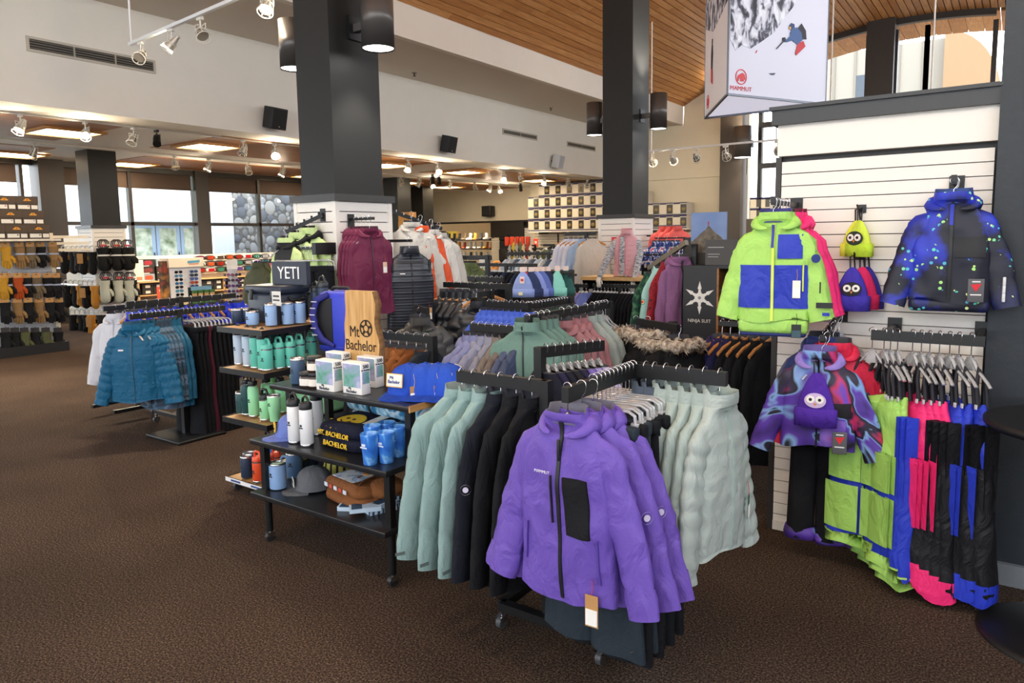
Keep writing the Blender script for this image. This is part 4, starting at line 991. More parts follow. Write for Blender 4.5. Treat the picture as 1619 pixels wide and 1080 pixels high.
# --- bottom shelf
ZB = .281
p = PZ(429, 776, .28); bottle('mug', 'travel_mug', 'tall pale blue mug with handle at the left of the bottom shelf', (p.x, p.y+.045, ZB), SKY, None, 1.12, 0)
p = PZ(450, 760, .28); bottle('mug', 'travel_mug', 'steel-blue mug standing behind the pale blue mug', (p.x, p.y+.07, ZB), STB, None, 1.1, .4)
for i, (x, y) in enumerate(((464, 751), (477, 745))): p = PZ(x, y, .28); bottle('low', 'tumbler_cup', f'small navy tumbler behind the mugs, {("left", "right")[i]} of two', (p.x, p.y+.06, ZB), NAVY, 'navy tumblers on the bottom shelf', 1.25)
def gpatch(t):
    o = obj('patch', MB().cbox((0, -.107, .055), (.07, .004, .045), bev=.002), mat('#e8e6dc', .7), t); obj('patch_print', MB().cbox((0, -.1095, .055), (.05, .001, .018)), mat('#4b5563', .7), o)
p = PZ(468, 784, .28); cap_hat('baseball_cap', 'charcoal cap with white patch in front of the folded brown hoodie', (p.x+.0, p.y+.12, ZB), -.55, fab('#686a6e'), fab('#5c5e62'), None, gpatch)
p = PZ(500, 762, .28); cap_hat('baseball_cap', 'striped yellow and black cap behind the charcoal cap', (p.x, p.y+.16, ZB+.0), .6, pattern('striped cap', [(0.0, '#d6cf62'), (0.62, '#d6cf62'), (0.7, '#23242a'), (1, '#23242a')], scale=9, kind='WAVE', interp='CONSTANT', rough=.8), fab('#c9c25a'))
BRN = fab('#84532f')
def brownprint(t, h):
    o = obj('print', MB().cbox((-.03, -.02, 0), (.19, .17, .004)), pattern('hoodie print', [(0.3, '#e7e7ea'), (0.5, '#9fb7d4'), (0.6, '#84532f'), (0.7, '#c9553a')], scale=16, detail=3, interp='CONSTANT', rough=.8), t, (0, 0, h+.003))
    obj('sun', MB().lathe([(.02, 0), (.02, .003)], 0, 14, (0, .02, .002)), mat('#df9a3a', .7), o)
    obj('hood', MB().ball((.16, .03, h*.75), (.085, .10, .05), 0, 16, 8), BRN, t)
    obj('drawstring', MB().tube([(.08, .13, h+.01), (.075, .05, h+.015), (.09, -.05, h+.01), (.12, -.1, h)], .006, 0, 6), mat('#6d4224', .8), t)
    for k in range(5): obj('sleeve_print', MB().cbox((-.11+k*.045, -.152, h*.75), (.03, .004, .02)), mat(('#d9dde4', '#c9553a')[k % 2], .8), t)
p = PZ(533, 808, .28); folded('folded_hoodie', 'folded brown hoodie with white mountain print on the bottom shelf', (p.x-.01, p.y+.19, ZB), -.2, BRN, .36, .29, .12, 'hoodie', brownprint)
SOCK = mat('#b9cfe2', .85)
def sock(label, loc, rz, m, tilt=0):
    t = thing('socks', label, 'socks', loc, rz, 'folded socks on the bottom shelf')
    b = MB(); pts = [(-.11, -.03), (.04, -.03), (.045, .0), (.11, .005), (.12, .045), (.06, .06), (.04, .035), (-.11, .035)]
    b.prism(pts, .0, .022, 'z'); obj('sock', b, m, t); obj('stripe', MB().box((-.10, -.031, .021), (-.05, .036, .0235)), mat('#27405c', .8), t); return t
SP = pattern('sock pattern', [(0, '#c5d5e6'), (.5, '#c5d5e6'), (.55, '#2c4562'), (1, '#2c4562')], scale=12, kind='WAVE', dist=3, interp='CONSTANT', rough=.9)
for i, (x, y, lb, m, z) in enumerate(((556, 812, 'pale blue socks at the left of the sock pile', SOCK, 0), (575, 820, 'pale blue socks with mountain lettering at the front', SOCK, .024), (600, 812, 'patterned navy and white socks with a paper band', SP, 0), (604, 806, 'patterned socks lying on top at the right', SP, .024))):
    p = PZ(x, y, .28); t = sock(lb, (p.x, p.y+.06, ZB+z), .5+.35*i, m)
    if i == 2: obj('paper_band', MB().box((-.02, -.032, .0), (.03, .037, .026)), mat('#f0ece6', .7), t)
# ================================================================== BOTTLE GONDOLA
G = thing('bottle_gondola', 'black bottle display gondola with plywood shelves on casters', 'display shelf', (-3.88, 2.95, 0)); gx, gy = -3.88, 2.95
PLY = wood_mat('ply top', '#c8a272', '#b68d5b', '#9f774a')
for nm, z, y1 in (('upper_shelf', 1.075, 3.30), ('bottle_shelf', .815, 3.30), ('lower_shelf', .495, 3.30), ('base_shelf', .10, 3.30)):
    s_ = obj(nm, MB().cbox((0, 0, z-.018), (.45, .70, .02)), PLY, G)
    obj('shelf_edge', MB().cbox((0, -.352, z-.02), (.458, .006, .034)).cbox((.227, 0, z-.02), (.006, .708, .034)).cbox((-.227, 0, z-.02), (.006, .708, .034)).cbox((0, .352, z-.02), (.458, .006, .034)), EDG, s_)
obj('back_panel', MB().cbox((-.0, .335, .68), (.44, .02, 1.16)), mat('#1d1e22', .6), G)
obj('price_strip', MB().cbox((-.02, -.3565, .082), (.42, .003, .026)), mat('#e6e6e6', .6), G)
obj('price_strip_text', MB().cbox((.1, -.3585, .082), (.12, .001, .012)).cbox((-.12, -.3585, .082), (.10, .001, .012)), mat('#2a4a8a', .6), G)
for sx in (-1, 1):
    obj('side_frame', MB().tube([(sx*.21, .33, .1), (sx*.21, .33, 1.20), (sx*.205, .32, 1.235), (sx*.18, .31, 1.25), (0, .31, 1.25)], .02, 0, 10), mat('#26282c', .4), G)
    for sy in (-1, 1): caster(G, sx*.19, sy*.3, mat('#3a3b3e', .4))
# cooler and sign on the upper shelf
ck = thing('cooler_box', 'navy hard cooler box on the bottle gondola', 'cooler', (-3.985, 2.97, 1.076)); CN = mat('#1f2838', .45)
obj('body', MB().bbox((0, 0, .095), (.36, .22, .19), .02), CN, ck); obj('lid', MB().bbox((0, 0, .215), (.38, .24, .05), .014), CN, ck)
for s in (-1, 1): obj('handle', MB().tube([(s*.18, -.05, .17), (s*.205, -.05, .15), (s*.205, .05, .15), (s*.18, .05, .17)], .009, 0, 6), BLACK, ck)
for s in (-1, 1): obj('latch', MB().cbox((s*.11, -.123, .18), (.03, .012, .07), bev=.004), BLACK, ck)
obj('badge', MB().cbox((-.02, -.112, .09), (.035, .003, .035)), mat('#39475c', .5), ck)
ys = thing('brand_sign', 'dark sign with large white letters on the cooler box', 'sign', (-3.90, 3.02, 1.317), .05)
obj('panel', MB().cbox((0, 0, .075), (.33, .035, .15)), mat('#2b3140', .5), ys); text('YETI', .115, mat('#f2f2f0', .5), ys, (.0, -.02, .073), (PI/2, 0, 0), .002, sx=.95)
for i in range(2): pass
sm = thing('price_card', 'small white price card standing behind the sky-blue cups', 'price card', (-3.77, 2.80, 1.20)); obj('card', MB().cbox((0, 0, .045), (.085, .003, .09)), mat('#d9d9d6', .6), sm); obj('card_text', MB().cbox((0, -.002, .06), (.06, .001, .012)).cbox((0, -.002, .035), (.065, .001, .01)), mat('#444', .6) if False else mat('#444444', .6), sm); obj('stand', MB().cbox((0, .01, -.06), (.012, .012, .13)), BLACK, sm)
ZG = 1.073
for i, (x, y, kind, m, lb) in enumerate(((425, 516, 'colster', SKY, 'sky-blue can tumbler, front left of the group'), (451, 514, 'colster', SKY, 'sky-blue can tumbler, second along the shelf edge'), (470, 512, 'colster', SKY, 'sky-blue can tumbler, at the right end of the shelf edge'),
        (415, 509, 'colster', SKY, 'sky-blue can tumbler half hidden behind the front left one'), (405, 507, 'colster', SKY, 'sky-blue can tumbler at the left rear of the group'), (395, 515, 'low', SKY, 'low sky-blue cup at the corner of the upper shelf'),
        (372, 511, 'low', NAVY, 'low navy cup at the left end of the upper shelf'), (384, 510, 'low', NAVY, 'low navy cup between the navy and sky-blue cups'))):
    p = PZ(x, y, ZG); bottle(kind, 'tumbler_cup', lb, (p.x-.01, p.y+.03, ZG), m, 'cups on the upper shelf', 1.02)
for i, (x, lb) in enumerate(((-3.76, 'left'), (-3.69, 'right'))): bottle('straw', 'water_bottle', f'dark navy tall bottle beside the cooler, {lb} of two', (x, 3.1, ZG), NAVY, 'navy bottles beside the cooler', 1.15, lid=mat('#20262c', .4))
ZG = .815
row = [(374, 578, 'straw', PALEB, 'white-blue straw bottle at the outer left'), (388, 581, 'straw', PALEB, 'white-blue straw bottle, second from the left'), (400, 584, 'straw', SEA, 'seafoam straw bottle, third from the left'), (412, 587, 'straw', SEA, 'seafoam straw bottle at the shelf corner'),
       (418, 588, 'chug', SEA, 'seafoam handled bottle in front at the shelf corner'), (437, 585, 'chug', SEA, 'seafoam handled bottle, second along the edge'), (455, 583, 'chug', SEA, 'seafoam handled bottle, third along the edge'), (470, 579, 'chug', SEA, 'seafoam handled bottle, fourth along the edge'), (489, 573, 'chug', SEA, 'seafoam handled bottle at the right end'),
       (405, 574, 'straw', DTEAL, 'dark straw bottle behind the seafoam ones, left'), (428, 572, 'straw', DTEAL, 'dark straw bottle behind the seafoam ones, middle'), (445, 570, 'straw', DTEAL, 'dark straw bottle behind the seafoam ones, right')]
for i, (x, y, kind, m, lb) in enumerate(row):
    p = PZ(x, y, ZG); bottle(kind, 'water_bottle', lb, (p.x-.015, p.y+.035, ZG), m, 'bottles on the bottle shelf', 1.0, lid=SEA if kind == 'chug' else None)
ZG = .495
for x, y, kind, m, lb in ((397, 661, 'tall', GRN, 'tall light green bottle at the front of the lower shelf'), (415, 667, 'chug', GRN, 'short light green bottle beside the tumbler'), (430, 670, 'tumbler', GRN, 'light green tumbler at the corner of the lower shelf'), (418, 655, 'tall', GRN, 'tall light green bottle behind the short one'),
        (440, 655, 'tall', GRN, 'light green bottle behind the tumbler'), (386, 658, 'tall', DTEAL, 'dark teal bottle, larger of two at the left'), (378, 655, 'colster', DTEAL, 'dark teal cup at the outer left'), (425, 640, 'tall', GRN, 'light green bottle at the rear of the lower shelf')):
    p = PZ(x, y, ZG); bottle(kind, 'water_bottle', lb, (p.x-.015, p.y+.035, ZG), m, 'bottles on the lower shelf', 1.0, lid=BLACK)
jg = thing('green_cooler', 'light green hard cooler box on the lower shelf behind the table', 'cooler', (-3.72, 3.08, ZG)); obj('body', MB().bbox((0, 0, .10), (.30, .26, .2), .02), GRN, jg); obj('lid', MB().bbox((0, 0, .22), (.315, .275, .04), .012), GRN, jg); obj('latch', MB().cbox((.1, -.134, .18), (.03, .01, .06)), BLACK, jg)
for i in range(4):
    p = PZ(412+i*9, 606+i*.3, .70); bottle('straw', 'water_bottle', f'lavender slim bottle, {ORD[i]} of four at the back of the lower shelf', (-3.86+.07*i, 3.2, ZG), mat('#b3b0d6', .45), 'lavender bottles', 1.1)
ZG = .102
for x, y, kind, m, lb in ((403, 765, 'chug', ORG, 'orange handled bottle, front one on the base shelf'), (415, 764, 'chug', ORG, 'orange handled bottle, second on the base shelf'), (385, 757, 'colster', NAVY, 'navy lidded cup at the corner of the base shelf'), (389, 751, 'colster', NAVY, 'navy lidded cup behind the corner one'), (432, 757, 'chug', ORG, 'orange handled bottle behind the mug'), (420, 745, 'straw', mat('#3b8be0', .45), 'bright blue bottle at the back of the base shelf')):
    p = PZ(x, y, ZG); bottle(kind, 'water_bottle', lb, (p.x-.01, p.y+.035, ZG), m, 'bottles on the base shelf', 1.0, lid=ORG if kind == 'chug' else None)
bd = thing('cooler_tote', 'navy and bright blue soft cooler at the back of the base shelf', 'cooler', (-3.88, 3.12, ZG)); obj('body', MB().bbox((0, 0, .11), (.34, .24, .22), .03), mat('#1d2740', .7), bd); obj('blue_panel', MB().bbox((0.06, -.118, .13), (.16, .012, .16), .005), mat('#2f7fd6', .6), bd); obj('strap', MB().tube([(-.12, 0, .21), (-.1, 0, .27), (.1, 0, .27), (.12, 0, .21)], .01, 0, 6), BLACK, bd)
# backpack cooler on the gondola's end
bp = thing('backpack_cooler', 'bright blue backpack cooler with black strap hanging behind the wooden sign', 'backpack', (-3.50, 3.10, .90), .05); BB = mat('#2f3fc4', .55, bump=.2, scale=20)
obj('body', MB().bbox((0, 0, .19), (.29, .2, .38), .05), BB, bp); obj('base', MB().bbox((0, 0, .03), (.285, .195, .07), .03), mat('#2a38b0', .6), bp)
obj('black_panel', MB().bbox((-.06, -.1, .19), (.13, .012, .30), .005), mat('#15151b', .7), bp)
obj('shoulder_strap', MB().tube([(-.02, -.105, .365), (-.10, -.125, .33), (-.125, -.14, .24), (-.11, -.14, .15), (-.06, -.13, .08), (.02, -.11, .04)], [.02, .024, .024, .024, .022, .014], 0, 8, flat=.45), mat('#23247c', .7), bp)
for k in range(6): obj('strap_loop', MB().cbox((-.1-.022*math.sin(k*.6), -.152, .32-.042*k), (.045, .004, .006)), mat('#c9c9d6', .6), bp)
obj('top_handle', MB().tube([(-.1, 0, .375), (-.08, 0, .40), (.05, 0, .40), (.07, 0, .375)], .011, 0, 8), mat('#15151b', .6), bp)
# ================================================================== CHILDREN'S WALL
def faceout(label, loc, L=.3, drop=0.0):
    t = thing('faceout_arm', label, 'display arm', loc); obj('arm', MB().bar((0, 0, 0), (0, L, drop), .02, .022), BLACK, t)
    obj('wall_plate', MB().box((-.03, L-.01, drop-.06), (.03, L+.0, drop+.035)), BLACK, t); obj('stop_knob', MB().cbox((0, -.002, .012), (.022, .012, .03)), BLACK, t); return t
LIME = nylon('#a4d468'); KBLUE = nylon('#2c3db0'); HOTP = nylon('#f02f78')
faceout('black display arm carrying the lime and blue jacket', (-.93, 3.43, 1.745), .44)
def lime_x(J, t):
    obj('lower_panel', J.patch(-.154, .154, -.50, -.30, .006, 16, 8), KBLUE, t)
    obj('chest_pocket', J.patch(.02, .125, -.27, -.16, .008, 8, 6), KBLUE, t)
    obj('front_zip', J.patch(-.006, .006, -.56, -.11, .0105, 2, 20), mat('#cfe25a', .5), t); obj('zip_flap', J.patch(-.009, .003, -.22, -.115, .014, 2, 6), mat('#28389a', .6), t)
    obj('hand_zip', J.patch(.128, .134, -.42, -.30, .012, 1, 6), mat('#cfe25a', .5), t)
    jtext(J, t, 'Burton Kids' if False else 'outdoor', .072, -.178, .014, '#b9e86a') if False else None
    obj('under_layer', MB().bbox((0, .004, -.585), (.31, .07, .07), .02), LIME, t); obj('navy_hem', MB().bbox((0, .01, -.625), (.29, .06, .02), .008), mat('#1c2a66', .7), t)
    b = obj('sleeve_patch', MB().lathe([(.02, 0), (.02, .004)], 0, 16), mat('#26367f', .6), t, (.182, -.048, -.27)); b.rotation_euler = (PI/2, 0, .5)
    obj('sleeve_zip', MB().cbox((.205, -.056, -.40), (.006, .008, .05)), BLACK, t); obj('cuff_tab', MB().cbox((.225, -.055, -.48), (.07, .008, .025)), BLACK, t); obj('cuff_stripe', MB().cbox((.232, -.054, -.52), (.03, .006, .014)), KBLUE, t)
    price_tag(t, (.105, J.front(.105, -.36, .014), -.32), .0, .034, .08, '#ece7dd', '#c09030'); price_tag(t, (.11, -.06, -.52), .2, .042, .062, '#2b3033', '#333333', second='#3a5560')
KK = dict(L=.475, sw=.105, hw=.158, d=.045, sl=.41, spread=.105, seed=9, neck=-.085, collar=.04, fold=.009)
lj, _ = jacket('kids_jacket', 'lime and royal blue childs jacket on the slatted wall', (-.92, 3.44, 1.757), .13, LIME, None, 'childrens jackets on the left arm', hood=True, kw=KK, zipc=None, extra=lime_x, lining='#3a3d7d', slv=dict(ext=1.05))
KK2 = dict(KK); KK2.update(seed=11, spread=.10)
hj, _ = jacket('kids_jacket', 'hot pink childs jacket hidden behind the lime and blue one', (-.90, 3.56, 1.757), .28, HOTP, None, 'childrens jackets on the left arm', hood=True, kw=KK2, zipc='#d02060', hi=False, lining='#702040')
jacket('kids_jacket', 'lime childs jacket directly behind the front lime and blue one', (-.92, 3.50, 1.757), .2, LIME, None, 'childrens jackets on the left arm', hood=False, kw=KK, hi=False)
dup(hj, (-.895, 3.62, 1.757), .32, 'hot pink childs jacket, rearmost on the left display arm')
for i, y in enumerate((3.44, 3.50, 3.56, 3.62, 3.67)): hanger((-.93, y, 1.757), .15, f'clear hanger, {ORD[i]} from the front on the lime jacket arm', 'clear', 'clear hangers on the lime jacket arm')
def splatter():
    m, n, l, p = newmat('paint splatter nylon')
    tc = n.new('ShaderNodeTexCoord')
    a = n.new('ShaderNodeTexVoronoi'); a.inputs['Scale'].default_value = 5.5
    b = n.new('ShaderNodeTexNoise'); b.inputs['Scale'].default_value = 5; b.inputs['Detail'].default_value = 4
    l.new(tc.outputs['Object'], a.inputs['Vector']); l.new(tc.outputs['Object'], b.inputs['Vector'])
    r0 = ramp(n, [(0.0, '#101220'), (0.47, '#12152a'), (0.56, '#1f2fa8'), (0.7, '#2b3fd8')]); l.new(b.outputs['Fac'], r0.inputs[0])
    sep = n.new('ShaderNodeSeparateColor'); l.new(a.outputs['Color'], sep.inputs[0])
    r1 = ramp(n, [(0.0, '#14162a'), (0.45, '#14162a'), (0.46, '#2738c4'), (1.0, '#2738c4')], 'CONSTANT'); l.new(sep.outputs['Red'], r1.inputs[0])
    mx = n.new('ShaderNodeMixRGB'); mx.blend_type = 'DARKEN'; mx.inputs[0].default_value = .9; l.new(r0.outputs[0], mx.inputs[1]); l.new(r1.outputs[0], mx.inputs[2])
    v = n.new('ShaderNodeTexVoronoi'); v.inputs['Scale'].default_value = 42; l.new(tc.outputs['Object'], v.inputs['Vector'])
    c = n.new('ShaderNodeTexNoise'); c.inputs['Scale'].default_value = 9; l.new(tc.outputs['Object'], c.inputs['Vector'])
    lt = n.new('ShaderNodeMath'); lt.operation = 'LESS_THAN'; lt.inputs[1].default_value = 0.3; l.new(v.outputs['Distance'], lt.inputs[0])
    gt = n.new('ShaderNodeMath'); gt.operation = 'GREATER_THAN'; gt.inputs[1].default_value = 0.53; l.new(c.outputs['Fac'], gt.inputs[0])
    mu = n.new('ShaderNodeMath'); mu.operation = 'MULTIPLY'; l.new(lt.outputs[0], mu.inputs[0]); l.new(gt.outputs[0], mu.inputs[1])
    s2 = n.new('ShaderNodeSeparateColor'); l.new(v.outputs['Color'], s2.inputs[0])
    r2 = ramp(n, [(0.0, '#4aa8d8'), (0.4, '#5fd0b0'), (0.7, '#a6e07a'), (1.0, '#e0f0a0')]); l.new(s2.outputs['Red'], r2.inputs[0])
    m2 = n.new('ShaderNodeMixRGB'); l.new(mu.outputs[0], m2.inputs[0]); l.new(mx.outputs[0], m2.inputs[1]); l.new(r2.outputs[0], m2.inputs[2])
    l.new(m2.outputs[0], p.inputs['Base Color']); p.inputs['Roughness'].default_value = .55
    bn = n.new('ShaderNodeBump'); bn.inputs['Strength'].default_value = .35; bn.inputs['Distance'].default_value = .02; l.new(b.outputs['Fac'], bn.inputs['Height']); l.new(bn.outputs[0], p.inputs['Normal'])
    return m
def red_tag(t, loc, rz=0):
    g = obj('warranty_tag', MB().cbox((0, 0, -.05), (.06, .006, .10), bev=.002), mat('#55565a', .6), t, loc, rz)
    obj('tag_triangle', MB().prism([(-.02, -.025), (.02, -.02), (.0, -.055)], -.005, -.0035, 'y'), mat('#d2202e', .6), g)
    obj('tag_text', MB().cbox((0, -.004, -.068), (.04, .001, .005)).cbox((0, -.004, -.012), (.03, .001, .005)), mat('#e6e6e6', .6), g); return g
faceout('black display arm carrying the paint-splatter jacket', (-.235, 3.68, 1.815), .19)
def spl_x(J, t):
    obj('front_zip', J.patch(-.006, .006, -.53, -.10, .009, 2, 18), BLACK, t); obj('zip_flap', J.patch(-.009, .005, -.20, -.11, .012, 2, 6), mat('#2336b8', .6), t)
    obj('under_layer', MB().bbox((0, .006, -.55), (.31, .07, .06), .02), splat, t); red_tag(t, (.10, -.075, -.43), .1)
    obj('chest_panel', J.patch(.01, .13, -.34, -.25, .006, 8, 6), mat('#101118', .6), t)
    for i in range(3): obj('cuff_toggle', MB().cbox((.20, -.05, -.44-.035*i), (.012, .012, .035), bev=.003), mat('#d5d8da', .4), t)
splat = splatter()
KS = dict(KK); KS.update(L=.45, seed=13, hw=.158, spread=.115)
sp, _ = jacket('kids_jacket', 'black and blue paint-splatter childs jacket beside the dark wall', (-.235, 3.70, 1.826), .05, splat, None, None, hood=True, kw=KS, zipc=None, extra=spl_x, lining='#38508a', slv=dict(ext=1.08))
for i, y in enumerate((3.70, 3.745, 3.785)): hanger((-.235, y, 1.826), .05+.1*i, f'clear hanger, {ORD[i]} on the splatter jacket arm', 'clear', 'clear hangers on the splatter jacket arm')
# owl beanies
def owl_beanie(label, loc, rz, m, facem, w=.075, h=.20, d=.03, group=None, face=True, top=None):
    t = thing('childs_beanie', label, 'beanie', loc, rz, group); b, c = beanie_mesh(w, h, d, 20, .32)
    obj('knit', b, top or m, t); obj('cuff', c, m, t)
    if face:
        f = obj('face_patch', MB().lathe([(.045, 0), (.045, .004)], 0, 22, (0, 0, 0)), facem, t, (0, -d*1.0, h*.5)); f.rotation_euler = (PI/2, 0, 0); f.scale = (1, .75, 1)
        for s in (-1, 1):
            e = obj('eye', MB().lathe([(.017, 0), (.017, .003)], 0, 16), mat('#f4f2ec', .6), t, (s*.019, -d*1.0-.004, h*.52)); e.rotation_euler = (PI/2, 0, 0)
            obj('pupil', MB().lathe([(.007, .003), (.007, .005)], 0, 12, (0, 0, 0)), BLACK, e)
        k = obj('beak', MB().prism([(-.006, 0), (.006, 0), (0, -.012)], -.006, 0, 'y'), mat('#d98a3a', .6), t, (0, -d*1.0-.003, h*.45))
    obj('hang_loop', MB().tube([(-.01, 0, h*.96), (-.012, 0, h+.05), (.004, .01, h+.06), (.01, 0, h*.96)], .004, 0, 6), BLACK, t)
    return t
owl_beanie('lime owl beanie hanging above the purple one', (-.62, 3.785, 1.488), -.5, fab('#b4d63c'), mat('#26342a', .7), .07, .17, top=fab('#c9e04e'))
owl_beanie('yellow beanie behind the lime owl beanie', (-.635, 3.83, 1.49), .2, fab('#dfe04a'), None, .07, .17, face=False)
pb = owl_beanie('purple owl beanie in front of the pink one', (-.635, 3.74, 1.23), .1, fab('#4338a8'), mat('#16161c', .7), .078, .205)
owl_beanie('hot pink beanie behind the purple owl beanie', (-.60, 3.785, 1.235), .25, fab('#d42c62'), None, .075, .20, face=False)
owl_beanie('blue-violet beanie behind the hot pink one', (-.585, 3.825, 1.235), .3, fab('#3b3596'), None, .075, .20, face=False)
for i, (x, z) in enumerate(((-.625, 1.715), (-.63, 1.49))):
    t = thing('wall_hook', f'black slatwall hook holding the {("lime", "purple")[i]} beanies', 'hook', (x, 3.86, z)); obj('prong', MB().tube([(0, 0, 0), (0, -.1, 0), (0, -.125, .015)], .004, 0, 6), BLACK, t); obj('plate', MB().box((-.02, -.002, -.02), (.02, .004, .02)), BLACK, t)
# galaxy jacket cluster
GAL = pattern('galaxy nylon', [(0.28, '#15111c'), (0.38, '#46298a'), (0.47, '#5a37a8'), (0.52, '#7fa8dc'), (0.545, '#191420'), (0.6, '#2a1d44'), (0.66, '#c02a5a'), (0.72, '#6f46b8')], scale=3.4, detail=2, dist=1.6, rough=.55, rot=(.3, .5, .7))
faceout('black waterfall arm carrying the galaxy jackets', (-.70, 3.44, 1.115), .43, .10)
def gal_x(J, t):
    obj('front_zip', J.patch(-.004, .004, -.50, -.10, .009, 2, 14), BLACK, t); obj('pocket_panel', J.patch(.015, .12, -.49, -.37, .006, 8, 6), pattern('galaxy light', [(0.3, '#6b4cb4'), (0.5, '#9a6fd0'), (0.65, '#d84a8a')], scale=6, dist=1), t)
    obj('dark_band', J.patch(.01, .14, -.35, -.29, .007, 8, 4), mat('#17141c', .6), t); red_tag(t, (.10, -.085, -.41), .1)
KG = dict(KK); KG.update(L=.42, sw=.12, hw=.16, sl=.40, spread=.13, seed=17)
jacket('kids_jacket', 'purple galaxy print childs jacket with an owl beanie on its front', (-.71, 3.45, 1.127), .12, GAL, None, 'jackets on the waterfall arm', hood=True, kw=KG, zipc=None, extra=gal_x, lining='#6a5a9c', hoodm=nylon('#8d78c4'))
g2, _ = jacket('kids_jacket', 'red and galaxy print childs jacket behind the galaxy one', (-.665, 3.55, 1.155), .35, nylon('#d42a4a'), None, 'jackets on the waterfall arm', hood=True, kw=KG, hi=False)
jacket('kids_jacket', 'navy galaxy print childs jacket, third on the waterfall arm', (-.73, 3.62, 1.17), -.12, nylon('#2d3a72'), None, 'jackets on the waterfall arm', hood=True, kw=KG, hi=False)
for i in range(9): hanger((-.70+.01*math.sin(i*2), 3.45+.045*i, 1.128+.0105*i), .9*math.sin(i*1.9), f'clear hanger, {ORD[i]} from the front on the waterfall arm', 'clear', 'clear hangers on the waterfall arm')
owl_beanie('violet owl beanie hung over the front of the galaxy jacket', (-.70, 3.352, .74), .1, fab('#4f2e9c'), mat('#cdb6e0', .7), .085, .24, .028)
kp = trousers('kids_trousers', 'black childs trousers with galaxy cuffs below the galaxy jacket', (-.74, 3.60, .82), .15, BLK, .60, .115, .03, 1.15, None, -.10)
obj('galaxy_cuff', MB().bbox((-.065, 0, -.68), (.15, .11, .07), .03), GAL, kp); obj('galaxy_cuff', MB().bbox((.075, 0, -.69), (.15, .11, .06), .03), GAL, kp)
kq = dup(kp, (-.62, 3.66, .80), .35, 'black childs trousers with galaxy cuffs, right of the first pair')
# bibs on the cross bar
br = thing('display_bar', 'black cross bar on two brackets holding the snow bibs', 'display bar', (-.30, 3.55, 1.14)); obj('bar', MB().bar((-.215, 0, 0), (.215, 0, 0), .022, .045), BLACK, br)
for x in (-.16, .195): obj('bracket', MB().box((x-.012, 0, -.01), (x+.012, .32, .02)).box((x-.03, .30, -.03), (x+.03, .325, .05)), BLACK, br)
def bib(label, loc, rz, up, side, low, knee, L=1.08, group='snow bibs on the cross bar', first=False, hem=None):
    t = thing('snow_bib', label, 'snow bib', loc, rz, group); w = .14
    R = []
    for i in range(13):
        f = i/12; z = -.28-.30*f; ww = w*(.62+.38*min(1, f*1.6)); dd = .030+.022*f
        R.append([(ww*math.copysign(abs(math.cos(a))**.75, math.cos(a)), dd*math.sin(a)+.008*math.sin(z*25+ww*9+loc[0]*30), z-.05*(1-f)*(1-(abs(math.cos(a)))**2)*(1 if f < .5 else 0)) for a in [2*PI*k/24 for k in range(24)]])
    obj('bib_front', MB().loft(R, 0, cap0=True, cap1=True), up, t)
    for s in (-1, 1):
        obj('strap', MB().tube([(s*.085, -.02, -.29), (s*.07, -.02, -.2), (s*.05, 0, -.135), (s*.06, .025, -.18), (s*.075, .03, -.30)], .0055, 0, 6, flat=1.8), mat('#1d1d26', .7), t)
        obj('buckle', MB().cbox((s*.085, -.03, -.29), (.014, .006, .02), bev=.002), mat('#c9cbce', .4), t)
        Rl = []
        for i in range(15):
            f = i/14; z = -.54-(L-.54)*f; cx = s*(.072+.018*f); hw = .078+.022*f; dd = .05+.022*f
            Rl.append([(cx+hw*math.cos(a)*(1+.05*math.sin(z*30+s)), dd*math.sin(a)+.012*f*math.sin(a*3+z*11+loc[0]*20), z+(.0 if i < 14 else .01*math.sin(a*3))) for a in [2*PI*k/18 for k in range(18)]])
        lg = obj('leg', MB().loft(Rl, 0, cap0=True, cap1=True), low, t)
        z0, z1 = -.72-.06*0, -.94
        kb = None if knee is None else MB().grid(lambda u, v, s=s: (s*(.072+.012)+(u-.5)*.155, -.066-.012*math.sin(u*PI), z0+(z1-z0)*v), 6, 6); 
        if kb: obj('knee_patch', kb, knee, lg)
        obj('hem', MB().loft([[(x*1.0, y*1.04, z-.012) for x, y, z in Rl[-1]], [(x, y*1.05, z+.01) for x, y, z in Rl[-2]], [(x*1.0, y*1.05, z) for x, y, z in Rl[-3 if knee is None else -2]]], 0), hem or knee, lg)
        obj('side_stripe', MB().box((s*.142-.004, -.022, -.80), (s*.142+.010, .03, -.36)), side, t)
        tb = MB().grid(lambda u, v, s=s: (s*(.072+.004)+(u-.5)*.15, -.06-.012*math.sin(u*PI), -.53-(.17 if knee else .30)*v), 6, 6); obj('thigh_panel', tb, up, lg)
    return t
SB = nylon('#2a3ec2'); BKN = nylon('#14151a')
specs = [(-.51, -.30, 'lime', 0), (-.462, -.85, 'lime', 1), (-.436, -.95, 'lime', 2), (-.408, -1.0, 'lime', 3), (-.350, -.85, 'pink', 0), (-.316, -.95, 'pink', 1), (-.284, -1.0, 'pink', 2), (-.248, -1.05, 'pink', 3), (-.210, -.85, 'blue', 0), (-.176, -.95, 'blue', 1), (-.132, -.9, 'blue', 2)]
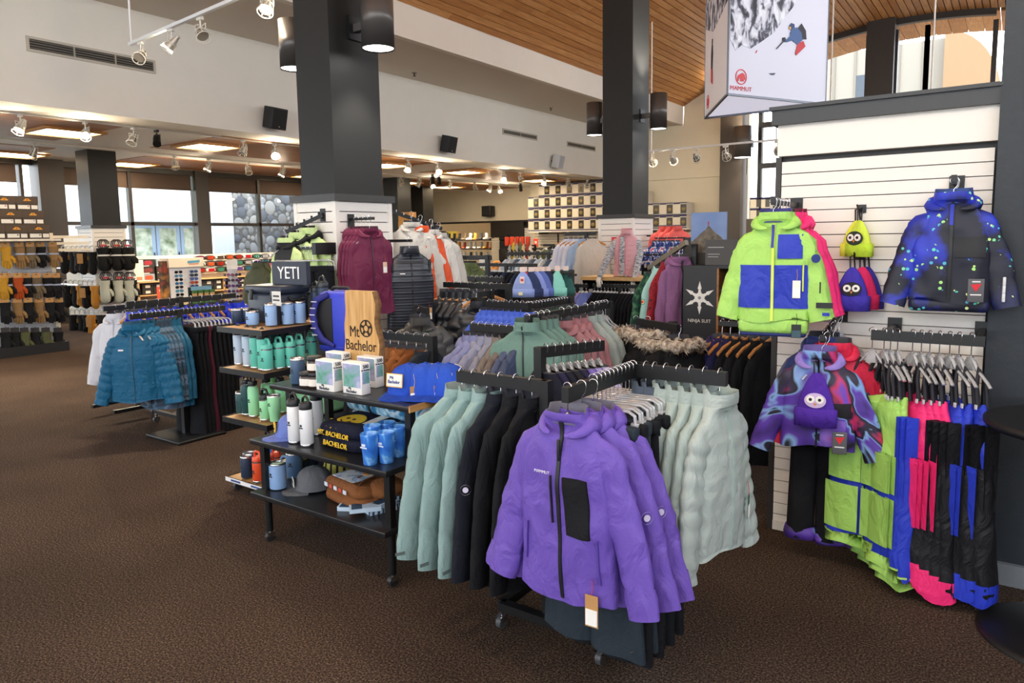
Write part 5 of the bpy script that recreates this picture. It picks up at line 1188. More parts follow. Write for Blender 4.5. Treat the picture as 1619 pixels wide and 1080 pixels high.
for x, rz, kind, i in specs:
    if kind == 'lime': bib('lime and blue snow bib, wide and frontmost on the cross bar' if i == 0 else f'lime and blue snow bib, {ORD[i]} of the lime bibs from the left', (x, 3.55, 1.165), rz, LIME, SB, SB, LIME, 1.0+.035*i)
    elif kind == 'pink': bib(f'hot pink and black snow bib, {ORD[i]} of the pink bibs from the left', (x, 3.55, 1.165), rz, HOTP, BKN, BKN, None, 1.06+.02*i, hem=HOTP)
    else: bib(f'royal blue and black snow bib, {ORD[i]} of the blue bibs from the left', (x, 3.55, 1.165), rz, SB, BKN, BKN, None, 1.07+.015*i, hem=SB)
    hanger((x, 3.55, 1.165), rz, f'clear clip hanger of the {ORD[i]} {kind} snow bib', 'clear', 'clear hangers on the cross bar')
# round black table at the right edge
rt = thing('round_table', 'black round pedestal table at the right edge of the picture', 'table', (.24, 3.38, 0)); TBK = mat('#121214', .45)
obj('table_top', MB().lathe([(.02, .835), (.305, .84), (.315, .85), (.315, .866), (.305, .873)], 0, 40), TBK, rt); obj('pedestal', MB().cyl((0, 0, .03), (0, 0, .84), .035, 0, 16), TBK, rt); obj('base', MB().lathe([(.30, 0), (.30, .008), (.27, .02), (.05, .035)], 0, 40), TBK, rt)
# ================================================================== NINJA TOWER AND ONESIES
nt = thing('display_tower', 'black display tower with white throwing star and shelves', 'display tower', (-1.80, 5.2, 0)); BT = mat('#202124', .5)
obj('front_panel', MB().box((-.26, 0, 0), (0, .03, 1.352)), BT, nt); obj('side_panel', MB().box((-.26, .03, 0), (-.235, .42, 1.352)).box((.55, .0, 0), (.575, .42, 1.352)), BT, nt)
obj('wood_edge', MB().box((0, -.002, 0), (.014, .42, 1.352)), wood_mat('tower edge', '#b5804a', '#9c6a38', '#83562c'), nt); obj('top', MB().box((-.26, 0, 1.352), (.575, .42, 1.372)), BT, nt); obj('back', MB().box((0, .40, 0), (.56, .42, 1.35)), BT, nt)
for z in (.12, .42, .72, .98, 1.18): obj('shelf', MB().box((.014, .02, z), (.55, .40, z+.012)), mat('#3a3b3f', .4), nt)
st = MB(); WS = mat('#ecebe6', .6)
for k in range(6):
    a = PI/2+k*PI/3
    P = lambda r, da: (-.13+r*math.cos(a+da), 1.13+r*math.sin(a+da))
    st.prism([P(.03, -.5), P(.062, -.13), P(.072, -.21), P(.125, 0), P(.072, .21), P(.062, .13), P(.03, .5)], -.004, .001, 'y')
st.lathe([(.034, 0), (.034, .004)], 0, 6, (0, 0, 0)) if False else None
obj('throwing_star', st, WS, nt); obj('star_hub', MB().prism([(-.13+.04*math.cos(PI*k/3), 1.13+.04*math.sin(PI*k/3)) for k in range(6)], -.0045, .001, 'y'), WS, nt); obj('hub_mark', MB().cyl((-.13, -.006, 1.13), (-.13, -.004, 1.13), .013, 0, 6), mat('#8b8d90', .6), nt)
text('NINJA SUIT', .036, WS, nt, (-.13, -.004, .955), (PI/2, 0, 0), .001)
for i, (x, z, c) in enumerate(((.12, .132, '#8fb6b8'), (.3, .132, '#6f7480'), (.15, .432, '#9aa0a8'), (.34, .432, '#30333a'), (.2, .732, '#4a505a'))):
    t = thing('folded_garment', f'folded garment on a shelf of the throwing star tower, {ORD[i]} counted from below', 'garment', (-1.80+x, 5.36, z)); obj('fold', MB().bbox((0, 0, .05), (.15, .2, .10), .03), fab(c), t); obj('fold', MB().bbox((0, 0, .12), (.14, .19, .05), .02), fab(c), t)
ps = thing('tower_poster', 'tall photo board of a rocky peak against blue sky on the tower', 'poster', (-1.96, 5.45, 1.373), .0)
obj('board', MB().box((-.14, 0, 0), (.14, .02, .40)), pattern('peak sky', [(0.3, '#5b79b4'), (0.7, '#8aa2cc')], scale=3), ps)
pk = [(-.14, .0), (.14, .0), (.14, .16), (.10, .21), (.06, .24), (.03, .27), (.0, .30), (-.02, .27), (-.06, .24), (-.10, .20), (-.14, .17)]
obj('peak_print', MB().prism(pk, -.003, 0, 'y'), pattern('rock print', [(0.3, '#3f3a33'), (0.55, '#6f6455'), (0.75, '#8d8373')], scale=22, detail=5), ps); obj('figure_print', MB().box((-.004, -.004, .30), (.004, 0, .33)), mat('#b33a3a', .7), ps); obj('dark_foot', MB().box((-.14, -.005, 0), (.14, -.001, .09)), mat('#3a3733', .7), ps)
ps2 = thing('info_card', 'dark grey text card standing in front of the peak poster', 'sign', (-1.80, 5.28, 1.373)); obj('card', MB().box((-.12, 0, 0), (.12, .02, .19)), mat('#4a4a4a', .6), ps2); obj('card_text', MB().box((-.10, -.002, .13), (.02, 0, .136)).box((-.10, -.002, .08), (-.01, 0, .084)).box((-.10, -.002, .06), (-.02, 0, .064)), mat('#b5b5b5', .6), ps2)
# onesies
OS = [('dark green forest print', pattern('forest print', [(0.4, '#12382e'), (0.5, '#1f5644'), (0.62, '#4f7d58')], scale=26, rough=.8)), ('aqua melon print', pattern('melon print', [(0.0, '#e6563c'), (0.17, '#f2e9c8'), (0.22, '#3d8a55'), (0.28, '#a5d6cf'), (1, '#a5d6cf')], scale=11, kind='VORO', interp='CONSTANT', rough=.8)),
      ('dark red print', pattern('red print', [(0.42, '#86121f'), (0.52, '#a31a2c'), (0.66, '#3a0d12')], scale=24, rough=.8)), ('mauve', fab('#8a5f86'))]
OK_ = dict(L=1.16, sw=.13, hw=.15, d=.045, sl=.58, spread=.07, seed=5, neck=-.10, collar=.03, fold=.012)
nr = thing('onesie_rail', 'sloping dark rail carrying the printed onesies beside the tower', 'clothing rail', (-2.25, 5.35, 0)); obj('rail', MB().bar((-.26, .22, 1.33), (.20, -.12, 1.545), .03, .04), mat('#6a6154', .4, .6), nr); obj('upright', MB().box((.19, .0, 0), (.23, .04, 1.53)), BLACK, nr)
for i, (lb, m) in enumerate(OS):
    p = [(-2.46, 5.52, 1.37), (-2.35, 5.46, 1.42), (-2.24, 5.36, 1.47), (-2.12, 5.26, 1.52)][i]
    t, J = jacket('onesie', f'{lb} hooded onesie on the sloping rail beside the tower', p, 1.05, m, None, 'onesies on the sloping rail', hood=(i == 3), kw=OK_, zipc='#333333', hi=(i == 3), cat='onesie', slv=dict(ext=.8))
    hanger(p, 1.05, f'clear hanger of the {lb} onesie', 'clear', 'clear hangers on the sloping rail')
# hoodies on wooden hangers
hr = thing('hoodie_rail', 'black rail with hoodies on wooden hangers under the lime jacket', 'clothing rail', (-1.30, 4.3, 0)); obj('rail', MB().bar((-.17, 0, 1.06), (.24, 0, 1.06), .025, .03), BLACK, hr); obj('upright', MB().box((.235, -.02, 0), (.27, .02, 1.07)), BLACK, hr)
HK = dict(L=.72, sw=.15, hw=.19, d=.05, sl=.62, spread=.05, seed=8, neck=-.12, collar=.03, fold=.012)
for i, (x, c, lb) in enumerate(((-1.45, '#2d2a5c', 'indigo'), (-1.40, '#23234a', 'dark indigo'), (-1.345, '#15161c', 'black'), (-1.29, '#17181e', 'black'), (-1.23, '#121317', 'black'), (-1.16, '#141519', 'black'))):
    jacket('hoodie', f'{lb} hoodie on a wooden hanger, {ORD[i]} from the tower', (x, 4.3, 1.077), 1.12, fab(c), None, 'hoodies on wooden hangers', hood=i < 2, kw=HK, zipc=None, hi=False, cat='hoodie')
    hanger((x, 4.3, 1.077), 1.12, f'wooden hanger of the {ORD[i]} hoodie from the tower', 'wood', 'wooden hangers of the hoodies')
# ================================================================== LEFT: TEAL RACK
TEAL = nylon('#0e597c'); TEAL2 = nylon('#0f5271')
def rack(name, label, loc, posts, rails, base=None, casters=(), plate=None):
    t = thing(name, label, 'clothing rack', loc); L = Vector(loc)
    for x, y, z0, z1 in posts: obj('post', MB().box((x-.022-L.x, y-.022-L.y, z0), (x+.022-L.x, y+.022-L.y, z1)), BLACK, t)
    for a, b in rails: obj('rail', MB().bar(Vector(a)-L, Vector(b)-L, .026, .045), BLACK, t)
    if base:
        mb = MB()
        for a, b in base: mb.bar(Vector(a)-L, Vector(b)-L, .04, .03)
        obj('base_frame', mb, BLACK, t)
    if plate: obj('base_plate', MB().bbox((plate[0]-L.x, plate[1]-L.y, .012), (plate[2], plate[3], .024), .006), BLACK, t)
    for x, y in casters: caster(t, x-L.x, y-L.y)
    return t
rack('clothing_rack', 'black two-armed rack with teal quilted jackets and black trousers', (-5.6, 3.2, 0), [(-5.6, 3.2, 0.02, 1.06)], [((-5.6, 2.80, 1.035), (-5.6, 3.62, 1.035))], plate=(-5.6, 3.2, .5, .42))
ZT_ = 1.06
TQ = dict(L=.57, sw=.135, hw=.18, d=.05, sl=.53, spread=.13, seed=21, neck=-.12, collar=.05, fold=.008, quilt=.055, qd=.009)
def teal_x(J, t): logo_bar(J, t, -.08, -.28, 1, .02, .006)
tj, _ = jacket('quilted_jacket', 'teal quilted jacket facing outwards at the end of the teal rack', (-5.6, 2.82, ZT_), .72, TEAL, None, 'teal jackets', hood=True, kw=TQ, zipc='#174f6d', extra=teal_x, lining='#15465f')
dup(tj, (-5.6, 2.88, ZT_), .50, 'teal quilted jacket, second from the end of the teal rack'); dup(tj, (-5.6, 2.93, ZT_), .35, 'teal quilted jacket, third from the end of the teal rack')
PLD = pattern('teal plaid', [(0.38, '#1d2b3c'), (0.48, '#28506a'), (0.56, '#5a6f86'), (0.64, '#232f44')], scale=9, detail=1, rough=.75, stretch=(1, 1, 2.2))
TP = dict(TQ); TP.update(quilt=0, hw=.185, L=.66, spread=.08)
pl, _ = jacket('softshell_jacket', 'navy patterned jacket, first of the dark patterned ones on the teal rack', (-5.6, 2.975, ZT_), .12, PLD, None, 'patterned jackets on the teal rack', kw=TP, hi=False)
for i in range(3): dup(pl, (-5.6, 3.005+.035*i, ZT_), .1, f'teal patterned jacket, {ORD[i+1]} of the dark patterned ones on the teal rack')
ts, _ = jacket('softshell_jacket', 'plain teal jacket next to the post of the teal rack', (-5.6, 3.115, ZT_), .05, TEAL2, None, 'teal jackets', kw=TP, zipc='#174f6d', hi=False)
dup(ts, (-5.6, 3.155, ZT_), .05, 'plain teal jacket touching the post of the teal rack')
for i, y in enumerate((2.82, 2.88, 2.93, 2.975, 3.005, 3.04, 3.075, 3.115, 3.155)): hanger((-5.6, y, ZT_), .1, f'clear hanger, {ORD[i]} from the near end of the teal rack', 'clear', 'clear hangers on the teal rack')
tb_ = trousers('trousers', 'black trousers nearest the post on the teal rack', (-5.6, 3.25, ZT_), .05, BLK, .90, .18, .025, 1.1, 'trousers on the teal rack', hi=False)
mr = trousers('trousers', 'maroon trousers between black ones on the teal rack', (-5.6, 3.36, ZT_), .05, fab('#4c1c2c'), .93, .18, .025, 1.1, 'trousers on the teal rack', hi=False)
for i, y in enumerate((3.285, 3.32, 3.40, 3.44, 3.48, 3.52, 3.56)): dup(tb_, (-5.6, y, ZT_), .05+.02*i, f'black trousers, {ORD[i+1]} beyond the post on the teal rack')
for i in range(10): hanger((-5.6, 3.24+.036*i, ZT_), .06, f'clear clip hanger, {ORD[i]} beyond the post of the teal rack', 'clip', 'clip hangers on the teal rack')
RB_ = nylon('#2338c4'); RJ = dict(TP); RJ.update(L=.66, spread=.13)
rack('clothing_rack', 'black rack with royal blue jackets behind the teal rack', (-6.0, 3.55, 0), [(-6.0, 3.45, .1, 1.13)], [((-6.0, 2.98, 1.10), (-6.0, 4.0, 1.10))], base=[((-6.25, 3.3, .1), (-5.75, 3.3, .1)), ((-6.25, 3.75, .1), (-5.75, 3.75, .1)), ((-6.0, 3.3, .1), (-6.0, 3.75, .1))], casters=((-6.25, 3.3), (-6.25, 3.75), (-5.75, 3.75)))
rj, _ = jacket('jacket', 'royal blue jacket at the far end of the rack behind the teal rack', (-5.95, 3.98, 1.12), .25, RB_, None, 'royal blue jackets', hood=True, kw=RJ, zipc='#1a2890', hi=False)
for i in range(9): dup(rj, (-6.0, 3.05+.1*i, 1.12), .1+.06*math.sin(i*2), f'royal blue jacket, {ORD[i]} from the near end of the rack behind the teal rack')
for i in range(9): hanger((-6.0, 3.05+.1*i, 1.12), .1, f'wooden hanger, {ORD[i]} from the near end of the royal blue rack', 'wood', 'wooden hangers of the royal blue rack')
rack('rolling_rack', 'rolling rack with white and grey jackets left of the teal rack', (-6.8, 3.45, 0), [(-6.52, 3.40, .1, 1.06)], [((-6.52, 3.04, 1.035), (-6.52, 3.7, 1.035))], base=[((-7.02, 3.53, .09), (-6.57, 3.45, .09)), ((-7.0, 3.1, .09), (-7.02, 3.53, .09)), ((-6.6, 3.1, .09), (-6.57, 3.45, .09))], casters=((-7.02, 3.53), (-6.57, 3.45)))
wj, _ = jacket('jacket', 'white hooded jacket facing outwards on the rolling rack', (-6.52, 3.14, 1.06), .6, nylon('#d9dade'), None, 'pale jackets on the rolling rack', hood=True, kw=dict(L=.58, sw=.13, hw=.17, sl=.54, spread=.11, seed=3, neck=-.11), zipc='#b9bcc4', hi=False, extra=lambda J, t: obj('navy_panel', J.patch(.02, .16, -.70, -.52, .006, 6, 5), mat('#3a4260', .7), t))
for i, (c, lb) in enumerate((('#c9c8c6', 'pale grey'), ('#dcdbe0', 'white'), ('#b8b7b4', 'grey'), ('#d4d3d6', 'off-white'))):
    jacket('jacket', f'{lb} jacket, {ORD[i+1]} from the near end of the rolling rack', (-6.52, 3.22+.09*i, 1.06), .35-.05*i, nylon(c), None, 'pale jackets on the rolling rack', kw=dict(L=.60, sw=.13, hw=.17, sl=.55, spread=.09, seed=3+i, neck=-.11), zipc=None, hi=False)
for i in range(5): hanger((-6.52, 3.14+.09*i, 1.06), .4, f'clear hanger, {ORD[i]} from the near end of the rolling rack', 'clear', 'clear hangers on the rolling rack')
# ================================================================== GLOVE GONDOLA
def glove(name, label, loc, rz, m, cardm=None, mitt=False, group=None, band=None, scale=1.0):
    t = thing(name, label, 'mitten' if mitt else 'glove', loc, rz, group)
    b = MB()
    def fl(path, r, flat=.55): b.tube(path, r, 0, 8, flat=flat, up=(1, 0, 0))
    fl([(0, 0, -.06), (0, 0, -.10), (0, -.004, -.16), (0, -.006, -.20)], [.052, .046, .05, .05])
    if mitt: fl([(0, -.006, -.19), (0, -.008, -.24), (0, -.006, -.285), (0, 0, -.30)], [.05, .052, .042, .018])
    else:
        for k, (x, l) in enumerate(((-.036, .065), (-.012, .082), (.012, .086), (.036, .07))):
            fl([(x*.9, -.004, -.19), (x, -.008, -.20-l*.5), (x*1.06, -.002, -.20-l)], [.016, .0155, .012], .9)
    fl([(.042, -.004, -.15), (.068, -.008, -.185), (.074, -.008, -.225)], [.02, .018, .013], .9)
    obj('hand', b, m, t)
    obj('cuff', MB().tube([(0, 0, -.045), (0, 0, -.095)], [.056, .052], 0, 12, flat=.6, up=(1, 0, 0)), m, t)
    if band: obj('wrist_band', MB().tube([(0, -.002, -.118), (0, -.003, -.135)], [.052, .053], 0, 12, flat=.6, up=(1, 0, 0)), band, t)
    if cardm: obj('header_card', MB().cbox((0, .0, -.035), (.082, .006, .085)), cardm, t); obj('card_slot', MB().cbox((0, -.004, -.008), (.022, .002, .008)), BLACK, t)
    if scale != 1: t.scale = (scale,)*3
    return t
KRAFT = mat('#b98a52', .8, var=.06, scale=20); GB = fab('#1a1a1b'); GM = fab('#b4872c'); GK = fab('#8a6c46'); GG = fab('#6a5c48'); GR = fab('#a84a20'); GOL = fab('#55583a'); LB = mat('#9aa3b8', .6)
XG = -11.75
gd = thing('glove_gondola', 'cream slatted glove gondola with black base below the box stack', 'display shelf', (XG-.3, 4.1, 0))
obj('back_panel', MB().box((-.02, -1.3, .1), (.02, .82, 1.72)), mat('#b9bdc4', .6), gd); obj('base', MB().box((-.3, -1.3, 0), (.32, .84, .14)), mat('#141414', .5), gd)
obj('end_post', MB().box((-.04, .80, .1), (.04, .86, 1.78)), mat('#e3d8c0', .5), gd); obj('top_shelf', MB().box((-.05, -1.3, 1.66), (.34, .84, 1.69)), mat('#d9d2c2', .5), gd)
for z in (.38, .80, 1.20): obj('slat_rail', MB().box((.02, -1.3, z+.24), (.035, .80, z+.27)), mat('#aab4c4', .5), gd)
obj('side_rungs', MB().box((-.03, .86, 1.70), (.0, 1.4, 1.74)).box((-.03, .86, 1.60), (.0, 1.4, 1.64)).box((-.03, .86, 1.50), (.0, 1.4, 1.54)), mat('#e8dfca', .5), gd)
rows = [(384, [8, 30, 47, 63, 83], ['m', 'k', 'g', 'b', 'k']), (433, [3, 10, 27, 41, 57, 74, 88], ['m', 'b', 'r', 'b', 'g', 'b', 'b']), (472, [7, 27, 44, 61, 78, 93], ['b', 'k', 'b', 'k', 'b', 'b']), (519, [8, 23, 38, 55, 72, 91], ['b', 'b', 'o', 'b', 'o', 'b'])]
GMM = {'m': (GM, 'mustard'), 'k': (GK, 'tan'), 'g': (GG, 'grey-brown'), 'b': (GB, 'black'), 'r': (GR, 'rust'), 'o': (GOL, 'olive')}
RN = ['top', 'second', 'third', 'bottom']
for ri, (py, xs, ks) in enumerate(rows):
    for i, (px, k) in enumerate(zip(xs, ks)):
        p = PX(px, py, XG-.08-.02*(i % 2)); m, cn = GMM[k]
        glove('glove', f'{cn} glove on the {RN[ri]} row of the gondola, {ORD[i]} from the left', (p.x, p.y, p.z), 1.15, m, KRAFT if ri < 3 else mat('#2a2624', .7), ri == 3, f'gloves on the {RN[ri]} row', LB if (ri < 2 and k in 'bgk') else None, 1.3)
        h = thing('peg_hook', f'steel peg of the {ORD[i]} glove from the left, {RN[ri]} row', 'hook', (p.x, p.y, p.z+.01), 0, 'glove pegs'); obj('prong', MB().tube([(-.2, 0, .02), (.02, 0, .006), (.03, 0, .02)], .004, 0, 6), STEEL, h)
# boxes on top of the gondola
GBX = mat('#43362a', .6); 
for r in range(3):
    for c in range(4):
        if r == 2 and c == 0: continue
        y = 3.72+.285*c+.04*(2-r)-.02*r; z = 1.69+.205*r
        t = thing('glove_box', f'dark brown glove box with gold crest, {["bottom", "middle", "top"][r]} tier, {ORD[c]} from the left', 'box', (XG-.12, y, z), 0, 'glove boxes on the gondola')
        obj('carton', MB().box((-.15, -.138, 0), (.15, .138, .203)), GBX, t); obj('lid', MB().box((-.155, -.1415, .10), (.155, .1415, .2035)), mat('#4a3b2d', .6), t)
        obj('crest', MB().prism([(-.045, .135), (.045, .135), (.05, .145), (.03, .155), (.02, .17), (-.02, .17), (-.03, .155), (-.05, .145)], .1552, .157, 'x'), mat('#d99a2b', .6), t); obj('crest_dot', MB().prism([(-.012, .146), (.012, .146), (.01, .16), (-.01, .16)], .157, .158, 'x'), mat('#a4472a', .6), t)
        for a, b in ((-.12, .03), (.05, .13)): obj('white_label', MB().box((.150, a, .02), (.1525, b, .075)), mat('#e6e2d8', .6), t)
        obj('label_dot', MB().box((.1525, .0, .05), (.1535, .018, .066)), mat(('#2a2a2a', '#8a8fb8', '#c4483a')[r], .6), t)
# mittens on the square column and the glove arms left of it
MT = fab('#bfc3b4')
for r, (py, n) in enumerate(((386, 3), (437, 3))):
    for i in range(n):
        for dpt in range(3):
            px = (166, 187, 204)[i]+(4 if r else 0); p = PX(px, py, -13.52+.065*dpt)
            t = glove('mitten', f'{"black" if r == 0 else "grey-fronted"} column mitten, {"upper" if r == 0 else "lower"} row, {ORD[i]} group, {ORD[2-dpt]} from front', (p.x, p.y-.03*dpt, p.z), 1.2, GB if r == 0 else (MT if dpt == 2 else GB), None, True, 'mittens on the square column', mat('#d8d8d4', .6) if r == 0 else None, 1.6)
            obj('carabiner', MB().tube([(.04*math.cos(a), 0, .0+.05*math.sin(a)) for a in [2*PI*q/14 for q in range(14)]], .006, 0, 5), BLACK, t); obj('red_tag', MB().cbox((0, -.012, -.015), (.03, .004, .022)), mat('#c4484a', .6), t)
for r, py in enumerate((392, 446, 492, 545)):
    for i in range(7):
        px = 100+7.5*i+(6 if r > 1 else 0)+4*r; p = PY(px, py, 6.16+.03*((i*3) % 4))
        k = [(GB, 'black'), (fab('#c88a3a'), 'tan leather'), (GB, 'black'), (fab('#33302c'), 'dark brown'), (GB, 'black'), (fab('#b97f36'), 'tan leather'), (fab('#7a1f2c') if r == 3 else GB, 'wine red' if r == 3 else 'black')][(i+r*2) % 7]
        t = glove('glove', f'{k[1]} glove left of the square column, {RN[r]} row, {ORD[i]} from left', (p.x, p.y, p.z), .5, k[0], None, i % 2 == 0, f'gloves on the column arms, {RN[r]} row', None, 1.6)
        obj('hang_loop', MB().tube([(.03*math.cos(a), 0, -.02+.045*math.sin(a)) for a in [2*PI*q/12 for q in range(12)]], .006, 0, 5), mat('#dcdad4', .6), t)
        if i % 3 == 1: obj('kraft_tag', MB().cbox((.0, -.05, -.12), (.07, .004, .11)), KRAFT, t)
ga = thing('glove_stand', 'pale frame with glove pegs left of the square column', 'display frame', (-14.4, 6.35, 0))
obj('panel', MB().box((-.55, 0, .1), (.28, .03, 1.75)), mat('#e8dfc8', .6), ga)
for z in (.5, .85, 1.15, 1.5): obj('rail', MB().box((-.55, -.16, z), (.28, -.14, z+.02)).box((-.5, -.15, z), (-.48, 0, z+.02)).box((.24, -.15, z), (.26, 0, z+.02)), STEEL, ga)
# ================================================================== GOGGLE WALL AND SUNGLASS TOWERS
XO = -15.0
gw = thing('goggle_fixture', 'pale wood goggle fixture with cubbies under the window', 'display shelf', (XO-.25, 9.4, 0)); LW = wood_mat('birch', '#e0bd88', '#d0aa74', '#bd9460')
obj('back_panel', MB().box((-.06, -1.75, 0), (0, 2.2, 1.33)), mat('#ece3d2', .6), gw)
for z in (.02, .50, .78): obj('shelf', MB().box((0, -1.75, z), (.42, 2.2, z+.025)), LW, gw)
for y in (-1.75, -.62, .22, 1.0, 2.18): obj('divider', MB().box((0, y, 0), (.42, y+.025, .80)), LW, gw)
for z in (.90, 1.04, 1.18): obj('slat_shelf', MB().box((0, -.35, z), (.16, 2.2, z+.012)), mat('#f2ece0', .5), gw)
GC = ['#a33020', '#c2452a', '#6a4a9a', '#b82a34', '#5b4a3e', '#2f6f8c', '#3f8a72', '#d0603a', '#8a2a5a', '#b9b9c2']
def goggle(label, loc, c, i):
    t = thing('ski_goggles', label, 'goggles', loc, PI/2, 'ski goggles on the wall fixture'); t.scale = (1.32, 1.3, 1.35)
    R = []
    for q in range(9):
        u = q/8*2-1; R.append([(u*.085, -.05*math.sqrt(max(0, 1-u*u*.75))+dy, .045+h*(1-.45*abs(u)**3)) for dy, h in ((0, -.04), (-.012, -.03), (-.016, 0), (-.012, .03), (0, .04), (.02, .04), (.02, -.04))])
    obj('frame', MB().loft(R, 0, cap0=True, cap1=True), mat(('#1b1b1e', '#e8e8e8', '#33261f')[i % 3], .5), t)
    L = [[(u*.076, -.05*math.sqrt(max(0, 1-u*u*.75))-.018, .045+h*(1-.4*abs(u)**3)) for h in (-.03, -.012, .012, .03)] for u in [q/8*2-1 for q in range(9)]]
    obj('lens', MB().loft(L, 0, closed=False), mat(c, .12, .35), t)
    obj('strap', MB().tube([(-.08, 0, .045), (-.07, .06, .045), (0, .08, .045), (.07, .06, .045), (.08, 0, .045)], .02, 0, 6, flat=.2), mat(('#222226', '#7a3030', '#d8d8da')[(i*2) % 3], .7), t)
    return t
for r in range(3):
    for i in range(10):
        goggle(f'ski goggles with {["red", "orange", "violet", "red", "brown", "blue", "green", "amber", "plum", "silver"][(i*3+r*4) % 10]} lens, {["lower", "middle", "upper"][r]} shelf, {ORD[i]} from the left', (XO-.12, 9.22+.245*i-.0*r, .914+.14*r), GC[(i*3+r*4) % 10], i+r)
GBB = mat('#2a2522', .6)
for r in range(3):
    for i in range(4):
        t = thing('goggle_box', f'goggle carton with lens picture, {["bottom", "middle", "top"][r]} of its stack, {ORD[i]} stack from the left', 'box', (XO-.1, 7.98+.30*i+(.05 if i > 1 else 0), .806+.155*r), 0, 'goggle cartons at the left of the fixture')
        obj('carton', MB().box((-.1, -.125, 0), (.1, .125, .15)), GBB if (i+r) % 3 else mat('#8fa0b0', .6), t)
        obj('lens_picture', MB().prism([(-.09, .05), (-.06, .03), (.06, .03), (.09, .05), (.085, .10), (.05, .12), (-.05, .12), (-.085, .10)], .1, .103, 'x'), mat(('#b0563a', '#7a3a3a', '#a02f3a', '#6f5f52')[(i+r) % 4], .3), t); obj('strip', MB().box((.1, -.11, .005), (.102, .02, .02)), mat('#e8e6e0', .6), t)
for i in range(3):
    t = thing('white_box', f'white accessory carton on the left end of the goggle fixture, {ORD[i]} from below', 'box', (XO-.05, 7.75, .806+.15*i), 0, 'white cartons by the mittens'); obj('carton', MB().box((-.1, -.10, 0), (.1, .10, .148)), mat('#e9e6dc', .6), t); obj('label', MB().box((.1, -.06, .03), (.103, .06, .1)), mat(('#c9856a', '#d8d8dc', '#f3f0d8')[i], .6), t)
for si, (y0, n, zz) in enumerate(((-1.66, 3, .525), (-.5, 3, .525), (.34, 3, .525), (-1.66, 3, .045), (-.5, 3, .045))):
    for r in range(2):
        for i in range(n):
            t = thing('shelf_box', f'black box with white label in cubby {["one", "two", "three", "four", "five"][si]}, {["lower", "upper"][r]} layer, {ORD[i]} from the left', 'box', (XO-.25+.21, 9.4+y0+.14+.24*i, zz+.118*r), 0, 'black boxes in the cubbies'); obj('carton', MB().box((-.15, -.115, 0), (.15, .115, .115)), GBB, t); obj('label', MB().box((.15, -.05, .03), (.1525, .05, .085)), mat('#e8e4da', .6), t)
t = thing('notice_card', 'orange-red notice card in the lower cubby behind the racks', 'sign', (-14.57, 8.05, .0)); obj('card', MB().box((0, -.16, .0), (.012, .16, .70)), mat('#d9583c', .6), t); obj('card_text', MB().box((.012, -.11, .60), (.014, .11, .64)).box((.012, -.09, .5), (.014, .09, .53)), mat('#f0e0d6', .6), t)
# sunglass tower
st_ = thing('sunglass_tower', 'white sunglass tower with a pale header and eight rows of glasses', 'display tower', (-13.6, 7.98, 0), .12); TW = mat('#dfe0e4', .4)
obj('column', MB().box((-.2, -.36, 0), (.0, .36, 1.12)), TW, st_); obj('header', MB().box((-.22, -.40, 1.12), (.05, .40, 1.30)), mat('#e6dcc6', .5), st_); obj('header_print', MB().prism([(.02, 1.19), (.3, 1.20), (.31, 1.25), (.03, 1.24)], .05, .053, 'x'), mat('#4f9ab8', .5), st_); obj('header_print_red', MB().prism([(.06, 1.165), (.28, 1.17), (.28, 1.185), (.06, 1.18)], .05, .053, 'x'), mat('#c4564a', .5), st_)
obj('side_photo', MB().box((-.1, -.52, .45), (.0, -.38, 1.25)), pattern('side photo', [(0.3, '#c98a3a'), (0.5, '#3a2a20'), (0.7, '#b0401f')], scale=4), st_); obj('base_cabinet', MB().box((-.2, -.36, 0), (.06, .36, .42)), mat('#e2cfa4', .6), st_)
for r in range(8):
    for i in range(2):
        c = ['#3f7fc0', '#2a3f5a', '#1c1c22', '#33518a', '#5aa0c8', '#b8503a', '#2c2c34', '#4a62b8'][(r*2+i*5) % 8]
        g = thing('sunglasses', f'sunglasses on row {["one","two","three","four","five","six","seven","eight"][r]} of the white tower, {("left", "right")[i]} pair', 'sunglasses', (-13.585, 7.82+.33*i, .50+.075*r), .12, 'sunglasses on the white tower')
        for s in (-1, 1): obj('lens', MB().tube([(0, s*.05, 0), (.012, s*.05, 0)], [.042, .038], 0, 12, up=(0, 1, 0), flat=.75), mat(c, .1, .3), g)
        obj('bridge', MB().tube([(.01, -.02, .012), (.016, 0, .016), (.01, .02, .012)], .005, 0, 5), BLACK, g); obj('temple', MB().tube([(.0, -.09, .01), (-.09, -.09, .01)], .005, 0, 5).tube([(.0, .09, .01), (-.09, .09, .01)], .005, 0, 5), BLACK, g)
